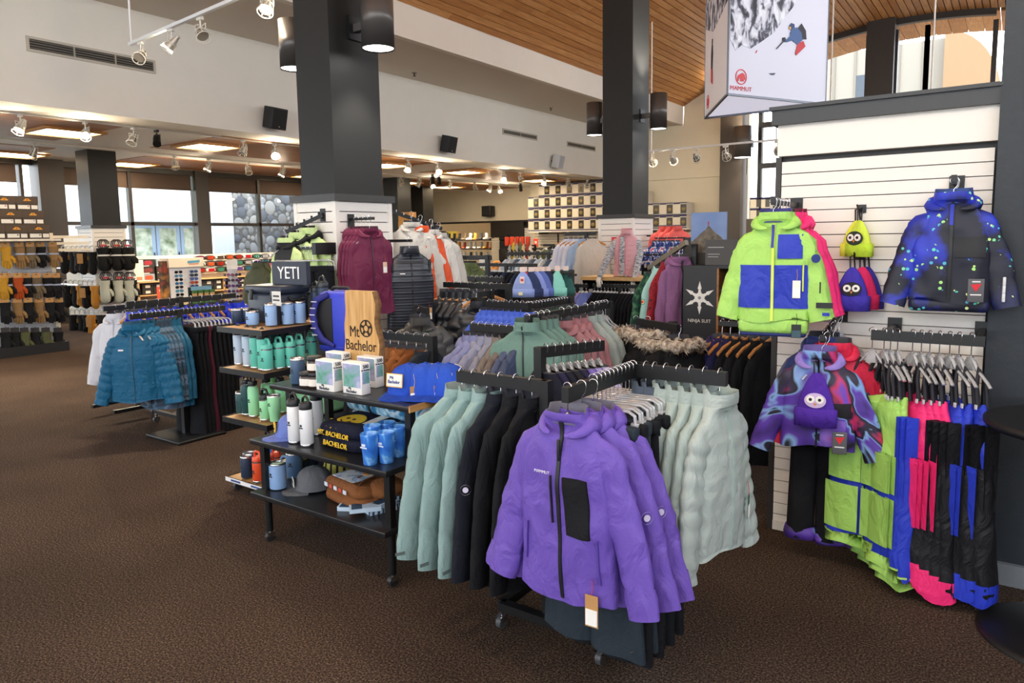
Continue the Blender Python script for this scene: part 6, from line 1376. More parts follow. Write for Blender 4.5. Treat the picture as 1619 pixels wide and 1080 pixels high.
# clear spinner with purple glasses and a green packet rack on a white counter
ct = thing('display_counter', 'white counter behind the royal blue rack', 'counter', (-11.9, 7.8, 0)); obj('counter_body', MB().box((-.5, -1.0, 0), (.3, 1.1, .30)), mat('#e9e7e2', .5), ct); obj('counter_top', MB().box((-.54, -1.04, .30), (.34, 1.14, .33)), mat('#f2f0ea', .4), ct)
sp_ = thing('sunglass_spinner', 'clear sunglass spinner full of purple frames on the counter', 'spinner', (-11.75, 7.8, .33)); obj('core', MB().box((-.06, -.06, 0), (.06, .06, .78)), mat('#c9c9d2', .3), sp_); obj('foot', MB().lathe([(.16, 0), (.16, .02), (.05, .03)], 0, 24), TW, sp_); obj('topper_card', MB().box((.0, -.11, .78), (.01, .11, .95)), mat('#f3f1ec', .6), sp_)
for r in range(7):
    for k in range(6):
        a = k*PI/3+.2; x, y = .13*math.cos(a), .13*math.sin(a)
        if math.cos(a+.6) < -.3: continue
        g = thing('sunglasses', f'purple-framed sunglasses on the spinner, row {["one","two","three","four","five","six","seven"][r]}, {ORD[k]} face', 'sunglasses', (-11.75+x, 7.8+y, .33+.08+.1*r), a, 'sunglasses on the spinner')
        for s in (-1, 1): obj('lens', MB().tube([(0, s*.036, 0), (.012, s*.036, 0)], [.034, .03], 0, 10, up=(0, 1, 0), flat=.8), mat(('#3a2a5a', '#5a2f6a', '#262230', '#7a3a5a')[(r+k) % 4], .15, .2), g)
        obj('bridge', MB().tube([(.008, -.01, .01), (.014, 0, .013), (.008, .01, .01)], .004, 0, 5), mat('#d9d4e4', .4), g)
pr = thing('packet_rack', 'small wire rack of green topped packets on the counter', 'display rack', (-12.0, 7.32, .33)); obj('frame', MB().box((-.03, -.24, 0), (0, .24, .48)), BLACK, pr); obj('header', MB().box((.0, -.2, .42), (.01, .2, .49)), mat('#7fb4d0', .5), pr)
for i in range(8):
    g = thing('packet', f'brown packet with green top on the wire rack, {("lower", "upper")[i // 4]} row, {ORD[i % 4]} from the left', 'packet', (-11.94, 7.15+.115*(i % 4), .37+.20*(i // 4)), 0, 'packets on the wire rack'); obj('bag', MB().bbox((0, 0, .07), (.03, .09, .14), .012), mat('#b99462', .7), g); obj('green_top', MB().box((-.012, -.045, .13), (.014, .045, .18)), mat('#3f6f35', .7), g)
# ================================================================== COLUMN JACKETS (large column)
def arm(label, a, b): 
    t = thing('faceout_arm', label, 'display arm', a); a, b = Vector(a), Vector(b); obj('arm', MB().bar((0, 0, 0), b-a, .02, .022), BLACK, t); d = (b-a)
    for k in range(5): obj('stop_pin', MB().cbox(d*(k+.5)/5+Vector((0, 0, .016)), (.012, .012, .022)), BLACK, t)
    obj('wall_plate', MB().cbox(d*.0+Vector((0, 0, -.01)), (.05, .05, .09)), BLACK, t); return t
BUR = nylon('#6d2142'); BJ = dict(L=.64, sw=.13, hw=.165, d=.04, sl=.58, spread=.035, seed=31, neck=-.105, collar=.03, fold=.014)
arm('black arm carrying the burgundy jackets on the large column', (-4.30, 3.78, 1.745), (-3.92, 3.78, 1.745)) if False else None
ab = thing('faceout_arm', 'black arm carrying the burgundy jackets on the large column', 'display arm', (-4.31, 3.93, 1.765)); obj('arm', MB().bar((0, 0, 0), (.26, -.0, 0), .02, .022), BLACK, ab); obj('wall_plate', MB().box((0, -.03, -.06), (.012, .03, .04)), BLACK, ab)
def bx(J, t): price_tag(t, (.10, J.front(.1, -.3, .014), -.30), .0, .034, .085, '#d9bfa0')
b1, _ = jacket('shell_jacket', 'burgundy shell jacket with price tag, frontmost on the large column', (-4.10, 3.93, 1.777), 1.25, BUR, None, 'burgundy jackets', hood=True, kw=BJ, zipc='#4c1530', extra=bx, lining='#3a1226')
b2, _ = jacket('shell_jacket', 'burgundy shell jacket, second on the arm of the large column', (-4.15, 3.93, 1.777), 1.4, BUR, None, 'burgundy jackets', hood=True, kw=BJ, zipc='#4c1530', lining='#3a1226')
dup(b2, (-4.20, 3.93, 1.777), 1.5, 'burgundy shell jacket, third on the arm of the large column'); dup(b2, (-4.25, 3.93, 1.777), 1.55, 'burgundy shell jacket nearest the large column')
for i in range(4): hanger((-4.10-.05*i, 3.93, 1.777), 1.4, f'clear hanger of the {ORD[i]} burgundy jacket from the front', 'clear', 'clear hangers of the burgundy jackets')
ar2 = thing('faceout_arm', 'black arm carrying the black quilted vest right of the burgundy jackets', 'display arm', (-4.31, 4.22, 1.59)); obj('arm', MB().bar((0, 0, 0), (.36, .02, 0), .02, .022), BLACK, ar2); obj('wall_plate', MB().box((0, -.03, -.06), (.012, .03, .04)), BLACK, ar2)
VK = dict(L=.62, sw=.15, hw=.195, d=.07, seed=33, neck=-.105, collar=.045, fold=.004, quilt=.046, qd=.017)
def vx(J, t):
    logo_bar(J, t, -.075, -.27, 1, .02, .005); price_tag(t, (.13, J.front(.13, -.55, .02), -.50), 0, .045, .095, '#c99a68')
    for s in (-1, 1): obj('armhole', MB().tube([(s*(.148+.016*math.sin(a)), .05*math.cos(a), -.245+.075*math.sin(a)) for a in [2*PI*q/16 for q in range(17)]], .009, 0, 6), mat('#15161a', .6), t)
    obj('black_hem', MB().bbox((0, 0, -.735), (.38, .12, .06), .02), mat('#101114', .8), t)
jacket('quilted_vest', 'black quilted vest with price tag right of the burgundy jackets', (-3.98, 4.24, 1.602), .95, mat('#22262f', .36, spec=.6), None, None, kw=VK, zipc='#101216', sleeves=False, extra=vx, cat='vest'); hanger((-3.98, 4.24, 1.602), .95, 'clear hanger of the black quilted vest', 'clear', 'clear hangers of the burgundy jackets')
ar3 = thing('faceout_arm', 'sloping black arm with the white and orange jackets behind the vest', 'display arm', (-4.4, 4.40, 1.86)); obj('arm', MB().bar((0, 0, 0), (.20, .50, -.17), .02, .03), BLACK, ar3); [obj('stop_pin', MB().cbox(Vector((.20, .42, -.17))*(k+.5)/7+Vector((0, 0, .02)), (.012, .012, .02)), STEEL, ar3) for k in range(7)]
WJ = dict(L=.70, sw=.15, hw=.19, d=.05, sl=.64, spread=.12, seed=36, neck=-.11, collar=.04, fold=.012)
for i, (p, r, c, lb, hd) in enumerate((((-4.30, 4.62, 1.83), .9, '#c9c5bd', 'stone grey', True), ((-4.26, 4.69, 1.80), 1.0, '#e2592f', 'orange', False), ((-4.22, 4.78, 1.765), 1.1, '#d8d4cc', 'off-white', True), ((-4.20, 4.86, 1.735), 1.15, '#c4bfb6', 'pale grey', False))):
    jacket('ski_jacket', f'{lb} ski jacket, {ORD[i]} on the sloping arm behind the vest', p, r, nylon(c), None, 'jackets on the sloping arm', hood=hd, kw=WJ, zipc=None, hi=i != 1); hanger(p, r, f'clear hanger of the {ORD[i]} jacket on the sloping arm', 'clear', 'clear hangers on the sloping arm')
# left face of the column
ar4 = thing('faceout_arm', 'sloping black arm with the lime and black jackets on the left of the column', 'display arm', (-4.46, 3.78, 1.80)); obj('arm', MB().bar((0, 0, 0), (-.20, -.20, -.13), .022, .03), BLACK, ar4); obj('wall_plate', MB().box((-.03, -.0, -.05), (.03, .012, .05)), BLACK, ar4); [obj('stop_pin', MB().cbox(Vector((-.20, -.20, -.13))*(k+.5)/5+Vector((0, 0, .022)), (.012, .012, .025)), BLACK, ar4) for k in range(5)]
def lx(J, t): obj('black_yoke', J.patch(-.10, .10, -.24, -.10, .007, 10, 6), mat('#1b1c1f', .7), t)
PL = nylon('#cbe29a'); LK = dict(L=.56, sw=.13, hw=.165, d=.05, sl=.52, spread=.08, seed=38, neck=-.10, collar=.05, fold=.01)
for i, p in enumerate(((-4.66, 3.58, 1.69), (-4.60, 3.64, 1.73), (-4.54, 3.70, 1.765))):
    jacket('ski_jacket', f'pale lime jacket with black hood, {ORD[i]} on the sloping arm of the large column', p, -.05+.1*i, PL, None, 'lime jackets on the column', hood=True, hoodm=fab('#1b1c1f'), kw=LK, zipc='#222222', extra=lx if i == 0 else None, lining='#1b1c1f'); hanger(p, .55, f'clear hanger of the {ORD[i]} pale lime jacket', 'clear', 'clear hangers of the lime jackets')
ar5 = thing('faceout_arm', 'black arm with black trousers on the left face of the column', 'display arm', (-4.62, 3.60, 1.545)); obj('arm', MB().bar((-.02, 0, 0), (.28, 0, 0), .02, .022), BLACK, ar5); obj('bracket', MB().box((.26, -.02, -.05), (.30, .18, .04)), BLACK, ar5)
cb_ = trousers('trousers', 'black trousers at the left end of the column arm', (-4.60, 3.60, 1.557), .75, BLK, .85, .15, .03, 1.1, 'trousers on the column', hi=False)
for i in range(4): dup(cb_, (-4.55+.06*i, 3.60, 1.557), .78, f'black trousers, {ORD[i+1]} from the left on the column arm')
for i in range(5): hanger((-4.60+.055*i, 3.60, 1.557), .78, f'clear clip hanger, {ORD[i]} from the left on the column arm', 'clip', 'clip hangers on the column')
# small jackets low beside the gondola (khaki and pink seen left of the dark sign)
for i, (px, c, lb) in enumerate(((408, '#4a4d32', 'khaki'), (416, '#565a3a', 'khaki'), (425, '#e07a86', 'coral pink'))):
    p = PX(px, 418, -7.4); jacket('jacket', f'{lb} jacket seen left of the dark letter sign, {ORD[i]} from the left', (p.x, p.y, p.z+.1), .3, nylon(c), None, 'jackets beyond the dark sign', kw=dict(TP), zipc=None, hi=False); hanger((p.x, p.y, p.z+.1), .3, f'clear hanger, {ORD[i]} of the jackets beyond the dark sign', 'clear', 'hangers beyond the dark sign')
rack('clothing_rack', 'black rack with khaki and coral jackets beyond the dark letter sign', (-7.4, 6.2, 0), [(-7.4, 6.2, 0, 1.46)], [((-7.4, 5.5, 1.44), (-7.4, 6.6, 1.44))], plate=(-7.4, 6.2, .5, .4))
# ================================================================== RACKS BETWEEN THE COLUMNS
# rack with brown hoodies and grey puffer behind the wooden sign
rack('clothing_rack', 'black rack with brown hoodies behind the wooden sign', (-3.0, 3.2, 0), [(-2.84, 3.2, 0, 1.02)], [((-3.34, 3.2, 1.0), (-2.82, 3.2, 1.0))], plate=(-2.95, 3.2, .4, .35))
obj('shelf_tray', MB().box((-.05, -.25, 1.02), (.42, .1, 1.045)), mat('#33363b', .4), bpy.data.objects['clothing_rack.004'] if 'clothing_rack.004' in bpy.data.objects else None) if False else None
HB = dict(L=.60, sw=.145, hw=.18, d=.05, sl=.58, spread=.06, seed=41, neck=-.11, collar=.03, fold=.012)
for i, (x, c, lb, hd) in enumerate(((-3.31, '#17181c', 'black', False), (-3.26, '#1b1c20', 'black', False), (-3.19, '#8a5a34', 'brown', True), (-3.12, '#7d4f2c', 'brown', True), (-3.05, '#8a552c', 'brown', True), (-2.97, '#7b4722', 'rust brown', False), (-2.89, '#2a3038', 'dark slate', False))):
    jacket('hoodie', f'{lb} hoodie, {ORD[i]} from the wooden sign on the rack behind it', (x, 3.2, 1.025), 1.15, fab(c), None, 'hoodies behind the wooden sign', hood=hd, kw=HB, zipc=None, hi=False, cat='hoodie'); hanger((x, 3.2, 1.025), 1.15, f'clear hanger of the {ORD[i]} hoodie behind the wooden sign', 'clear', 'hangers behind the wooden sign')
GPK = dict(L=.62, sw=.15, hw=.2, d=.065, sl=.62, spread=.16, seed=44, neck=-.11, collar=.06, fold=.006, quilt=.08, qd=.022)
PW = PX(668, 505, -3.0); 
jacket('puffer_jacket', 'olive-grey puffer jacket hanging right of the brown hoodies', (-3.52, 3.84, 1.10), .95, mat('#4b4a45', .45, spec=.5), None, None, hood=True, kw=GPK, zipc='#2b2b28'); hanger((-3.52, 3.84, 1.10), .95, 'clear hanger of the olive-grey puffer jacket', 'clear', 'hangers behind the wooden sign')
rack('clothing_rack', 'black post rack holding the olive-grey puffer jacket', (-3.6, 3.9, 0), [(-3.6, 3.9, 0, 1.11)], [((-3.62, 3.91, 1.095), (-3.38, 3.77, 1.095))], plate=(-3.55, 3.9, .4, .4))
# sage / lavender four-way rack
rack('four_way_rack', 'black four-way rack with lavender, sage and pink jackets behind the purple ones', (-2.4, 3.75, 0), [(-2.22, 3.30, .1, 1.10), (-2.20, 4.25, .1, 1.17)], [((-2.62, 3.30, 1.08), (-2.20, 3.30, 1.08)), ((-2.20, 3.26, 1.15), (-2.20, 4.25, 1.15))], base=[((-2.65, 3.3, .1), (-2.15, 3.3, .1)), ((-2.65, 4.2, .1), (-2.15, 4.2, .1)), ((-2.4, 3.3, .1), (-2.4, 4.2, .1))], casters=((-2.65, 3.3), (-2.15, 3.3), (-2.65, 4.2), (-2.15, 4.2)))
LV = dict(L=.66, sw=.15, hw=.19, d=.045, sl=.6, spread=.10, seed=51, neck=-.105, collar=.05, fold=.012)
lvs = [('#75799f', 'lavender', True), ('#787ca2', 'lavender', True), ('#828398', 'lilac grey', True), ('#7f7f8d', 'lilac grey', False), ('#71665f', 'taupe', False), ('#675d58', 'taupe', False), ('#454e6a', 'slate blue', False), ('#3b445e', 'slate blue', False)]
for i, (c, lb, hd) in enumerate(lvs):
    p = (-2.60+.05*i, 3.30, 1.105); r = 1.1+.05*i if i < 3 else 1.45
    jacket('jacket', f'{lb} jacket, {ORD[i]} from the left on the lavender arm', p, r, nylon(c), None, 'jackets on the lavender arm', hood=hd, kw=LV, zipc=None, hi=i < 2); hanger(p, r, f'clear hanger, {ORD[i]} from the left on the lavender arm', 'clear', 'clear hangers on the lavender arm')
SGF = fab('#66837a'); SG = dict(L=.64, sw=.15, hw=.19, d=.05, sl=.6, spread=.14, seed=55, neck=-.085, collar=.06, fold=.012)
def sgx(J, t): obj('dark_zip', J.patch(-.004, .004, -.70, -.06, .007, 2, 14, skew=-.02), mat('#1d2a2c', .5), t)
s1_, _ = jacket('fleece_top', 'sage zip top facing outwards in front of the pink jackets', (-2.2, 3.27, 1.175), .38, SGF, None, 'sage tops', kw=SG, zipc=None, extra=sgx, lining='#4d665d', cat='fleece top'); s2_, _ = jacket('fleece_top', 'sage zip top, second behind the outward facing one', (-2.2, 3.36, 1.175), .2, SGF, None, 'sage tops', kw=SG, zipc=None, hi=False, cat='fleece top')
dup(s2_, (-2.2, 3.42, 1.175), .2, 'sage zip top, third behind the outward facing one'); dup(s2_, (-2.2, 3.48, 1.175), .15, 'sage zip top, fourth behind the outward facing one')
PKJ = nylon('#9c6b71')
p1_, _ = jacket('jacket', 'dusty pink hooded jacket nearest the sage tops', (-2.2, 3.64, 1.175), .25, PKJ, None, 'pink jackets', hood=True, kw=LV, zipc='#9a666d'); dup(p1_, (-2.2, 3.73, 1.175), .2, 'dusty pink hooded jacket, second from the sage tops'); dup(p1_, (-2.2, 3.81, 1.175), .15, 'dusty pink hooded jacket, rearmost of the three')
gy_, _ = jacket('jacket', 'pale grey-green jacket behind the pink jackets', (-2.2, 3.93, 1.175), .1, nylon('#96a29e'), None, 'pale jackets', kw=LV, zipc=None, hi=False); dup(gy_, (-2.2, 4.02, 1.175), .1, 'pale grey-green jacket, rearmost on the sage arm')
for i, y in enumerate((3.27, 3.36, 3.42, 3.48, 3.64, 3.73, 3.81, 3.93, 4.02)): hanger((-2.2, y, 1.175), .2, f'clear hanger, {ORD[i]} from the near end of the sage arm', 'clear', 'clear hangers on the sage arm')
for i in range(4): hanger((-2.2, 4.08+.04*i, 1.175), .5+.3*math.sin(i), f'empty clear hanger, {ORD[i]} at the far end of the sage rail', 'clear', 'empty hangers on the sage rack')
# fur-trimmed parkas
rack('clothing_rack', 'black rack with fur-trimmed black parkas', (-1.8, 4.15, 0), [(-1.72, 4.18, 0, 1.07)], [((-1.98, 4.22, 1.05), (-1.62, 4.02, 1.05))], plate=(-1.75, 4.15, .45, .4))
FUR = pattern('fur trim', [(0.25, '#3a3029'), (0.45, '#8f8172'), (0.6, '#cfc4b4'), (0.75, '#5b4f45')], scale=38, detail=6, rough=.95, bump=1.0)
PRK = dict(L=.78, sw=.155, hw=.2, d=.07, sl=.62, spread=.08, seed=61, neck=-.10, collar=.04, fold=.012)
def fur_x(J, t):
    mb = MB(); rr = random.Random(5); path = [(.125*math.cos(a), -.02-.085*math.sin(a)*.75, -.105+.045*math.sin(a*2)*.4-.02*math.cos(a)) for a in [PI*1.1*q/16-.15 for q in range(17)]]
    mb.tube(path, [.025]+[.038+.009*math.sin(q*2.1) for q in range(15)]+[.025], 0, 10)
    f = obj('fur_trim', mb, FUR, t); tf = MB()
    for q in range(420):
        k = rr.randrange(16); c = Vector(path[k]).lerp(Vector(path[k+1]), rr.random()); d = Vector((rr.gauss(0, 1), rr.gauss(0, 1), rr.gauss(0, 1))).normalized(); n_ = d.orthogonal().normalized()*.006
        a = c+d*.03; b = c+d*rr.uniform(.048, .068)+Vector((0, 0, -.008)); tf.add([a-n_, a+n_, b], [(0, 1, 2)], 0)
    ft = obj('fur_strands', tf, FUR, f); ft['kind'] = 'stuff'
    for k in range(2): obj('hem_tag', MB().cbox((.09-.16*k, -.085, -.32-.03*k), (.06, .004, .006)), mat('#d0d0d0', .6), t)
for i, (p, r) in enumerate((((-2.00, 4.24, 1.075), .75), ((-1.88, 4.16, 1.085), .2), ((-1.76, 4.10, 1.045), .6), ((-1.62, 4.03, 1.06), 1.0))):
    if i == 0: pk1, _ = jacket('parka', 'black parka with grey fur hood, leftmost of four', p, r, fab('#17171a'), None, 'fur-trimmed parkas', kw=PRK, zipc=None, extra=fur_x, cat='parka')
    else: dup(pk1, p, r, f'black parka with grey fur hood, {ORD[i]} of four from the left')
    hanger(p, r, f'clear hanger of the {ORD[i]} fur-trimmed parka from the left', 'clear', 'hangers of the parkas')
# blue tops rack
rack('four_way_rack', 'black four-way rack with bright blue tops behind the sage rack', (-2.95, 4.55, 0), [(-2.88, 4.28, .1, 1.13), (-2.95, 5.0, .1, 1.11)], [((-3.25, 4.28, 1.11), (-2.86, 4.28, 1.11)), ((-2.95, 4.35, 1.09), (-2.95, 5.0, 1.09))], base=[((-3.2, 4.4, .1), (-2.7, 4.4, .1)), ((-3.2, 4.9, .1), (-2.7, 4.9, .1)), ((-2.95, 4.4, .1), (-2.95, 4.9, .1))], casters=((-3.2, 4.4), (-2.7, 4.9)))
BT_ = fab('#4a66c8')
bt, _ = jacket('top', 'bright blue top at the left end behind the lavender jackets', (-3.22, 4.28, 1.135), 1.0, BT_, None, 'bright blue tops', hood=True, kw=LV, zipc=None, hi=False, cat='top')
for i in range(7): dup(bt, (-3.22+.05*(i+1), 4.28, 1.135), 1.1+.05*i, f'bright blue top, {ORD[i+1]} from the left behind the lavender jackets')
for i in range(8): hanger((-3.22+.05*i, 4.28, 1.135), 1.1, f'clear hanger, {ORD[i]} from the left above the blue tops', 'clear', 'hangers of the blue tops')
dk, _ = jacket('top', 'dark green top on the rear arm of the blue rack, nearest', (-2.95, 4.45, 1.115), .2, fab('#2f5a4a'), None, 'tops on the rear blue arm', kw=LV, zipc=None, hi=False, cat='top')
for i in range(7): dup(dk, (-2.95, 4.45+.075*(i+1), 1.115), .2, f'dark green top, {ORD[i+1]} on the rear arm of the blue rack')
for i in range(14): hanger((-2.95, 4.40+.042*i, 1.115), .3, f'clear hanger, {ORD[i]} on the rear arm of the blue rack', 'clear', 'hangers on the rear blue arm')
# black puffers
rack('clothing_rack', 'black rack with black puffer jackets on wooden hangers', (-3.6, 4.7, 0), [(-3.28, 4.62, .1, 1.24)], [((-3.95, 4.62, 1.215), (-3.3, 4.62, 1.215))], plate=(-3.5, 4.75, .6, .5)); rack('clothing_rack', 'short black arm holding the outward facing black puffer', (-3.37, 4.45, 0), [(-3.37, 4.5, 0, 1.19)], [((-3.37, 4.5, 1.17), (-3.37, 4.34, 1.17))], plate=(-3.37, 4.5, .3, .3))
BP = dict(L=.66, sw=.155, hw=.20, d=.075, sl=.62, spread=.09, seed=71, neck=-.12, collar=.06, fold=.006, quilt=.085, qd=.024)
bq, _ = jacket('puffer_jacket', 'black puffer jacket with white zip pulls facing outwards on the puffer rack', (-3.37, 4.36, 1.195), .62, mat('#191b21', .4, spec=.6), None, 'black puffers', hood=True, kw=BP, zipc='#c8c8c8', lining='#111111')
bq2, _ = jacket('puffer_jacket', 'black puffer jacket at the left end of the puffer rack', (-3.90, 4.62, 1.235), 1.15, mat('#171a21', .4, spec=.6), None, 'black puffers', hood=True, kw=BP, zipc=None, hi=False, extra=lambda J, t: obj('sleeve_mark', MB().cbox((-.24, -.06, -.42), (.02, .02, .02)), mat('#dddddd', .6), t))
for i in range(4): dup(bq2, (-3.90+.075*(i+1), 4.62, 1.235), 1.15, f'black puffer jacket, {ORD[i+1]} from the left on the puffer rack')
jacket('puffer_jacket', 'pale grey jacket between the black puffers', (-3.55, 4.63, 1.235), 1.0, nylon('#a9aeb8'), None, 'black puffers', kw=BP, zipc=None, hi=False)
for i in range(7): hanger((-3.90+.075*i, 4.62, 1.235), 1.0, f'wooden hanger, {ORD[i]} from the left on the puffer rack', 'wood', 'wooden hangers of the puffers')
# olive jacket rack
rack('clothing_rack', 'black rack with olive jackets on wooden hangers', (-5.2, 6.3, 0), [(-4.75, 6.3, 0, 1.42)], [((-5.35, 6.3, 1.39), (-4.7, 6.3, 1.39))], plate=(-4.9, 6.3, .5, .4))
oj, _ = jacket('jacket', 'olive hooded jacket facing outwards on the olive rack', (-4.98, 6.28, 1.415), .7, nylon('#68764a'), None, 'olive jackets', hood=True, kw=dict(L=.74, sw=.15, hw=.2, sl=.62, spread=.1, seed=5, neck=-.12), zipc='#4c5736', hi=False)
for i in range(4): dup(oj, (-5.30+.07*i, 6.3, 1.415), 1.0, f'olive jacket, {ORD[i]} from the left on the olive rack'); hanger((-5.30+.09*i, 6.3, 1.415), 1.0, f'wooden hanger, {ORD[i]} from the left on the olive rack', 'wood', 'wooden hangers of the olive jackets')
t = thing('price_board', 'white price board standing on the olive rack', 'sign', (PY(717, 423, 6.2).x, 6.2, PY(717, 423, 6.2).z)); obj('board', MB().box((-.05, 0, 0), (.05, .01, .13)), mat('#eef0ee', .5), t); obj('stem', MB().cyl((0, .005, -.2), (0, .005, 0), .008, 0, 8), STEEL, t)
# white-hanger racks in the middle distance
def far_rack(label, loc, L, colours, z=1.15, along='x', gl='tops', n=14, low=True):
    x, y, _ = loc; a = (x, y, z) ; b = (x+L, y, z) if along == 'x' else (x, y+L, z)
    rack('clothing_rack', label, (x, y, 0), [((a[0]+b[0])/2, (a[1]+b[1])/2, 0, z)], [(a, b)], plate=((a[0]+b[0])/2, (a[1]+b[1])/2, .5, .4))
    pr = {}
    for i in range(n):
        f = (i+.5)/n; p = (a[0]+(b[0]-a[0])*f, a[1]+(b[1]-a[1])*f, z+.025); c, cn = colours[i % len(colours)]; r = (1.2 if along == 'x' else .2)
        lb = f'{cn} {gl}, {ORD[i]} from the near end of the {label.split("with ")[1]}'
        lb = ' '.join(lb.split()[:16])
        if c in pr: dup(pr[c], p, r, lb)
        else: pr[c], _ = jacket('garment', lb, p, r, fab(c), None, f'garments: {label[:40]}', kw=dict(L=.62, sw=.15, hw=.18, d=.035, sl=.55, spread=.06, seed=len(pr), neck=-.11, collar=.0), zipc=None, hi=False, cat='garment')
        hanger(p, r, f'white hanger, {ORD[i]} on the {label.split("with ")[1]}', 'white', f'hangers: {label[:40]}')
far_rack('black rack with white-hangered dark tops', (-4.75, 5.6, 0), .72, [('#1b1c22', 'black'), ('#22242c', 'charcoal'), ('#1a1b20', 'dark')], 1.20, 'x', 'top', 12)
far_rack('black rack with dark sweaters', (-5.9, 7.6, 0), .95, [('#20222a', 'black'), ('#33405a', 'navy'), ('#1c1d22', 'dark')], 1.25, 'x', 'sweater', 14)
far_rack('long rack with pale shirts', (-6.7, 9.4, 0), 1.6, [('#c9d2dc', 'pale blue'), ('#d8d8d4', 'white'), ('#55606e', 'grey')], 1.35, 'x', 'shirt', 16)
far_rack('rear rack with olive and grey shells', (-7.4, 11.6, 0), 1.6, [('#7c8050', 'olive'), ('#4f5a5c', 'grey'), ('#8a8a60', 'khaki'), ('#37393c', 'black')], 1.45, 'x', 'shell', 12)
far_rack('rail with black leggings under the wooden table', (-4.55, 8.33, 0), .80, [('#15161a', 'black'), ('#1b1c22', 'black')], .96, 'x', 'leggings', 16)
far_rack('short rail with lilac tops', (-4.85, 8.2, 0), .30, [('#8a8fd0', 'lilac'), ('#7a86c8', 'periwinkle'), ('#b03a9c', 'magenta'), ('#c98a78', 'salmon')], .96, 'x', 'top', 6)
# beanies on their display
bd_ = thing('beanie_display', 'black display box with knitted hats on pegs', 'display stand', (-3.62, 5.6, 0)); obj('box', MB().box((-.22, 0, 0), (.2, .3, 1.29)), mat('#1d1f22', .6), bd_); obj('peg_rail', MB().box((-.22, -.12, 1.27), (.42, -.10, 1.29)).box((-.2, -.12, 1.25), (-.18, 0, 1.27)).box((.38, -.12, 1.25), (.40, 0, 1.27)), BLACK, bd_)
def knit(label, loc, rz, c, group, logo=None, w=.10, h=.22):
    t = thing('beanie', label, 'beanie', loc, rz, group); b, cf = beanie_mesh(w, h, .03, 18, .30); m = mat(c, .9, bump=.6, scale=70); obj('knit', b, m, t); obj('cuff', cf, m, t)
    if logo: obj('woven_label', MB().cbox((-.02, -.037, .03), (.035, .003, .03)), mat('#e4dcae', .7), t); obj('paper_tag', MB().cbox((-.005, -.034, .15), (.04, .003, .06)), mat('#ecd8cc', .7), t); obj('tag_print', MB().cbox((-.005, -.037, .15), (.025, .001, .02)), mat('#c43f4a', .7), t)
    obj('card_hook', MB().cbox((0, -.0, h+.02), (.05, .004, .04)), mat('#e6cfc4', .7), t); return t
for i, (dx, dy, c, lb) in enumerate(((0, 0, '#93a7e0', 'powder blue'), (.05, .06, '#2b3760', 'navy'), (.075, .11, '#8898d8', 'periwinkle'), (.10, .16, '#5f70b8', 'mid blue'), (.13, .21, '#1f2a4c', 'dark navy'), (-.05, .10, '#d84a62', 'coral red'))):
    p = PZ(829, 469, 1.08); knit(f'{lb} knitted beanie in the blue cluster, {ORD[i]} counted from the front' if i < 5 else 'coral red beanie behind the powder blue one', (p.x+dx, p.y+dy-.02, 1.08), -.0+.55, c, 'blue cluster beanies', i == 0)
for i, (dx, dy, c, lb) in enumerate(((.03, 0, '#8fd8c8', 'mint'), (.0, .05, '#a8e0d4', 'pale mint'), (-.03, .10, '#7cc8b8', 'aqua'), (.07, .08, '#2f5f5a', 'dark green'))):
    p = PZ(877, 467, 1.08); knit(f'{lb} knitted beanie in the mint cluster, {ORD[i]} counted from the front', (p.x+dx, p.y+dy, 1.08), +.35, c, 'mint cluster beanies', False, .082, .22)
# mannequin table with the pink vest
mt = thing('mannequin_table', 'black table with pale wooden top carrying the pink vest bust', 'table', (-4.2, 8.6, 0)); obj('table_top', MB().box((-.52, -.30, 1.03), (.50, .35, 1.075)), wood_mat('maple top', '#dcb67e', '#cda56c', '#bb935c'), mt); obj('front_panel', MB().box((-.50, .0, .0), (.48, .02, 1.03)), mat('#1b1c1f', .6), mt); obj('crossbar', MB().box((-.50, -.28, .9), (-.46, .33, 1.03)).box((.44, -.28, .0), (.48, -.24, 1.03)).box((-.50, -.28, 0), (-.46, -.24, 1.03)), BLACK, mt)
vk = dict(L=.55, sw=.135, hw=.165, d=.10, seed=81, neck=-.02, collar=.06, fold=.004, quilt=.062, qd=.018)
KN = pattern('grey knit', [(0.35, '#5f6066'), (0.5, '#a9aaae'), (0.65, '#d0d0d2')], scale=30, detail=4, stretch=(1, 1, 3), rough=.9)
JV = Jk(**vk); vt = thing('vest_bust', 'pink quilted vest over a grey knit sweater on a bust with pale hands', 'mannequin', (-4.17, 8.55, 1.655), .35)
obj('vest', JV.torso(46, 30), [nylon('#d9a3a8'), mat('#c87f8a', .7)], vt); obj('sweater_front', JV.patch(-.085, -.012, -.56, -.06, .012, 6, 14, skew=.01), KN, vt); obj('vest_edge', JV.patch(-.012, .0, -.56, -.02, .018, 2, 14), mat('#c87f8a', .6), vt); obj('vest_edge', JV.patch(-.105, -.09, -.52, -.04, .018, 2, 14, skew=.02), mat('#c87f8a', .6), vt)
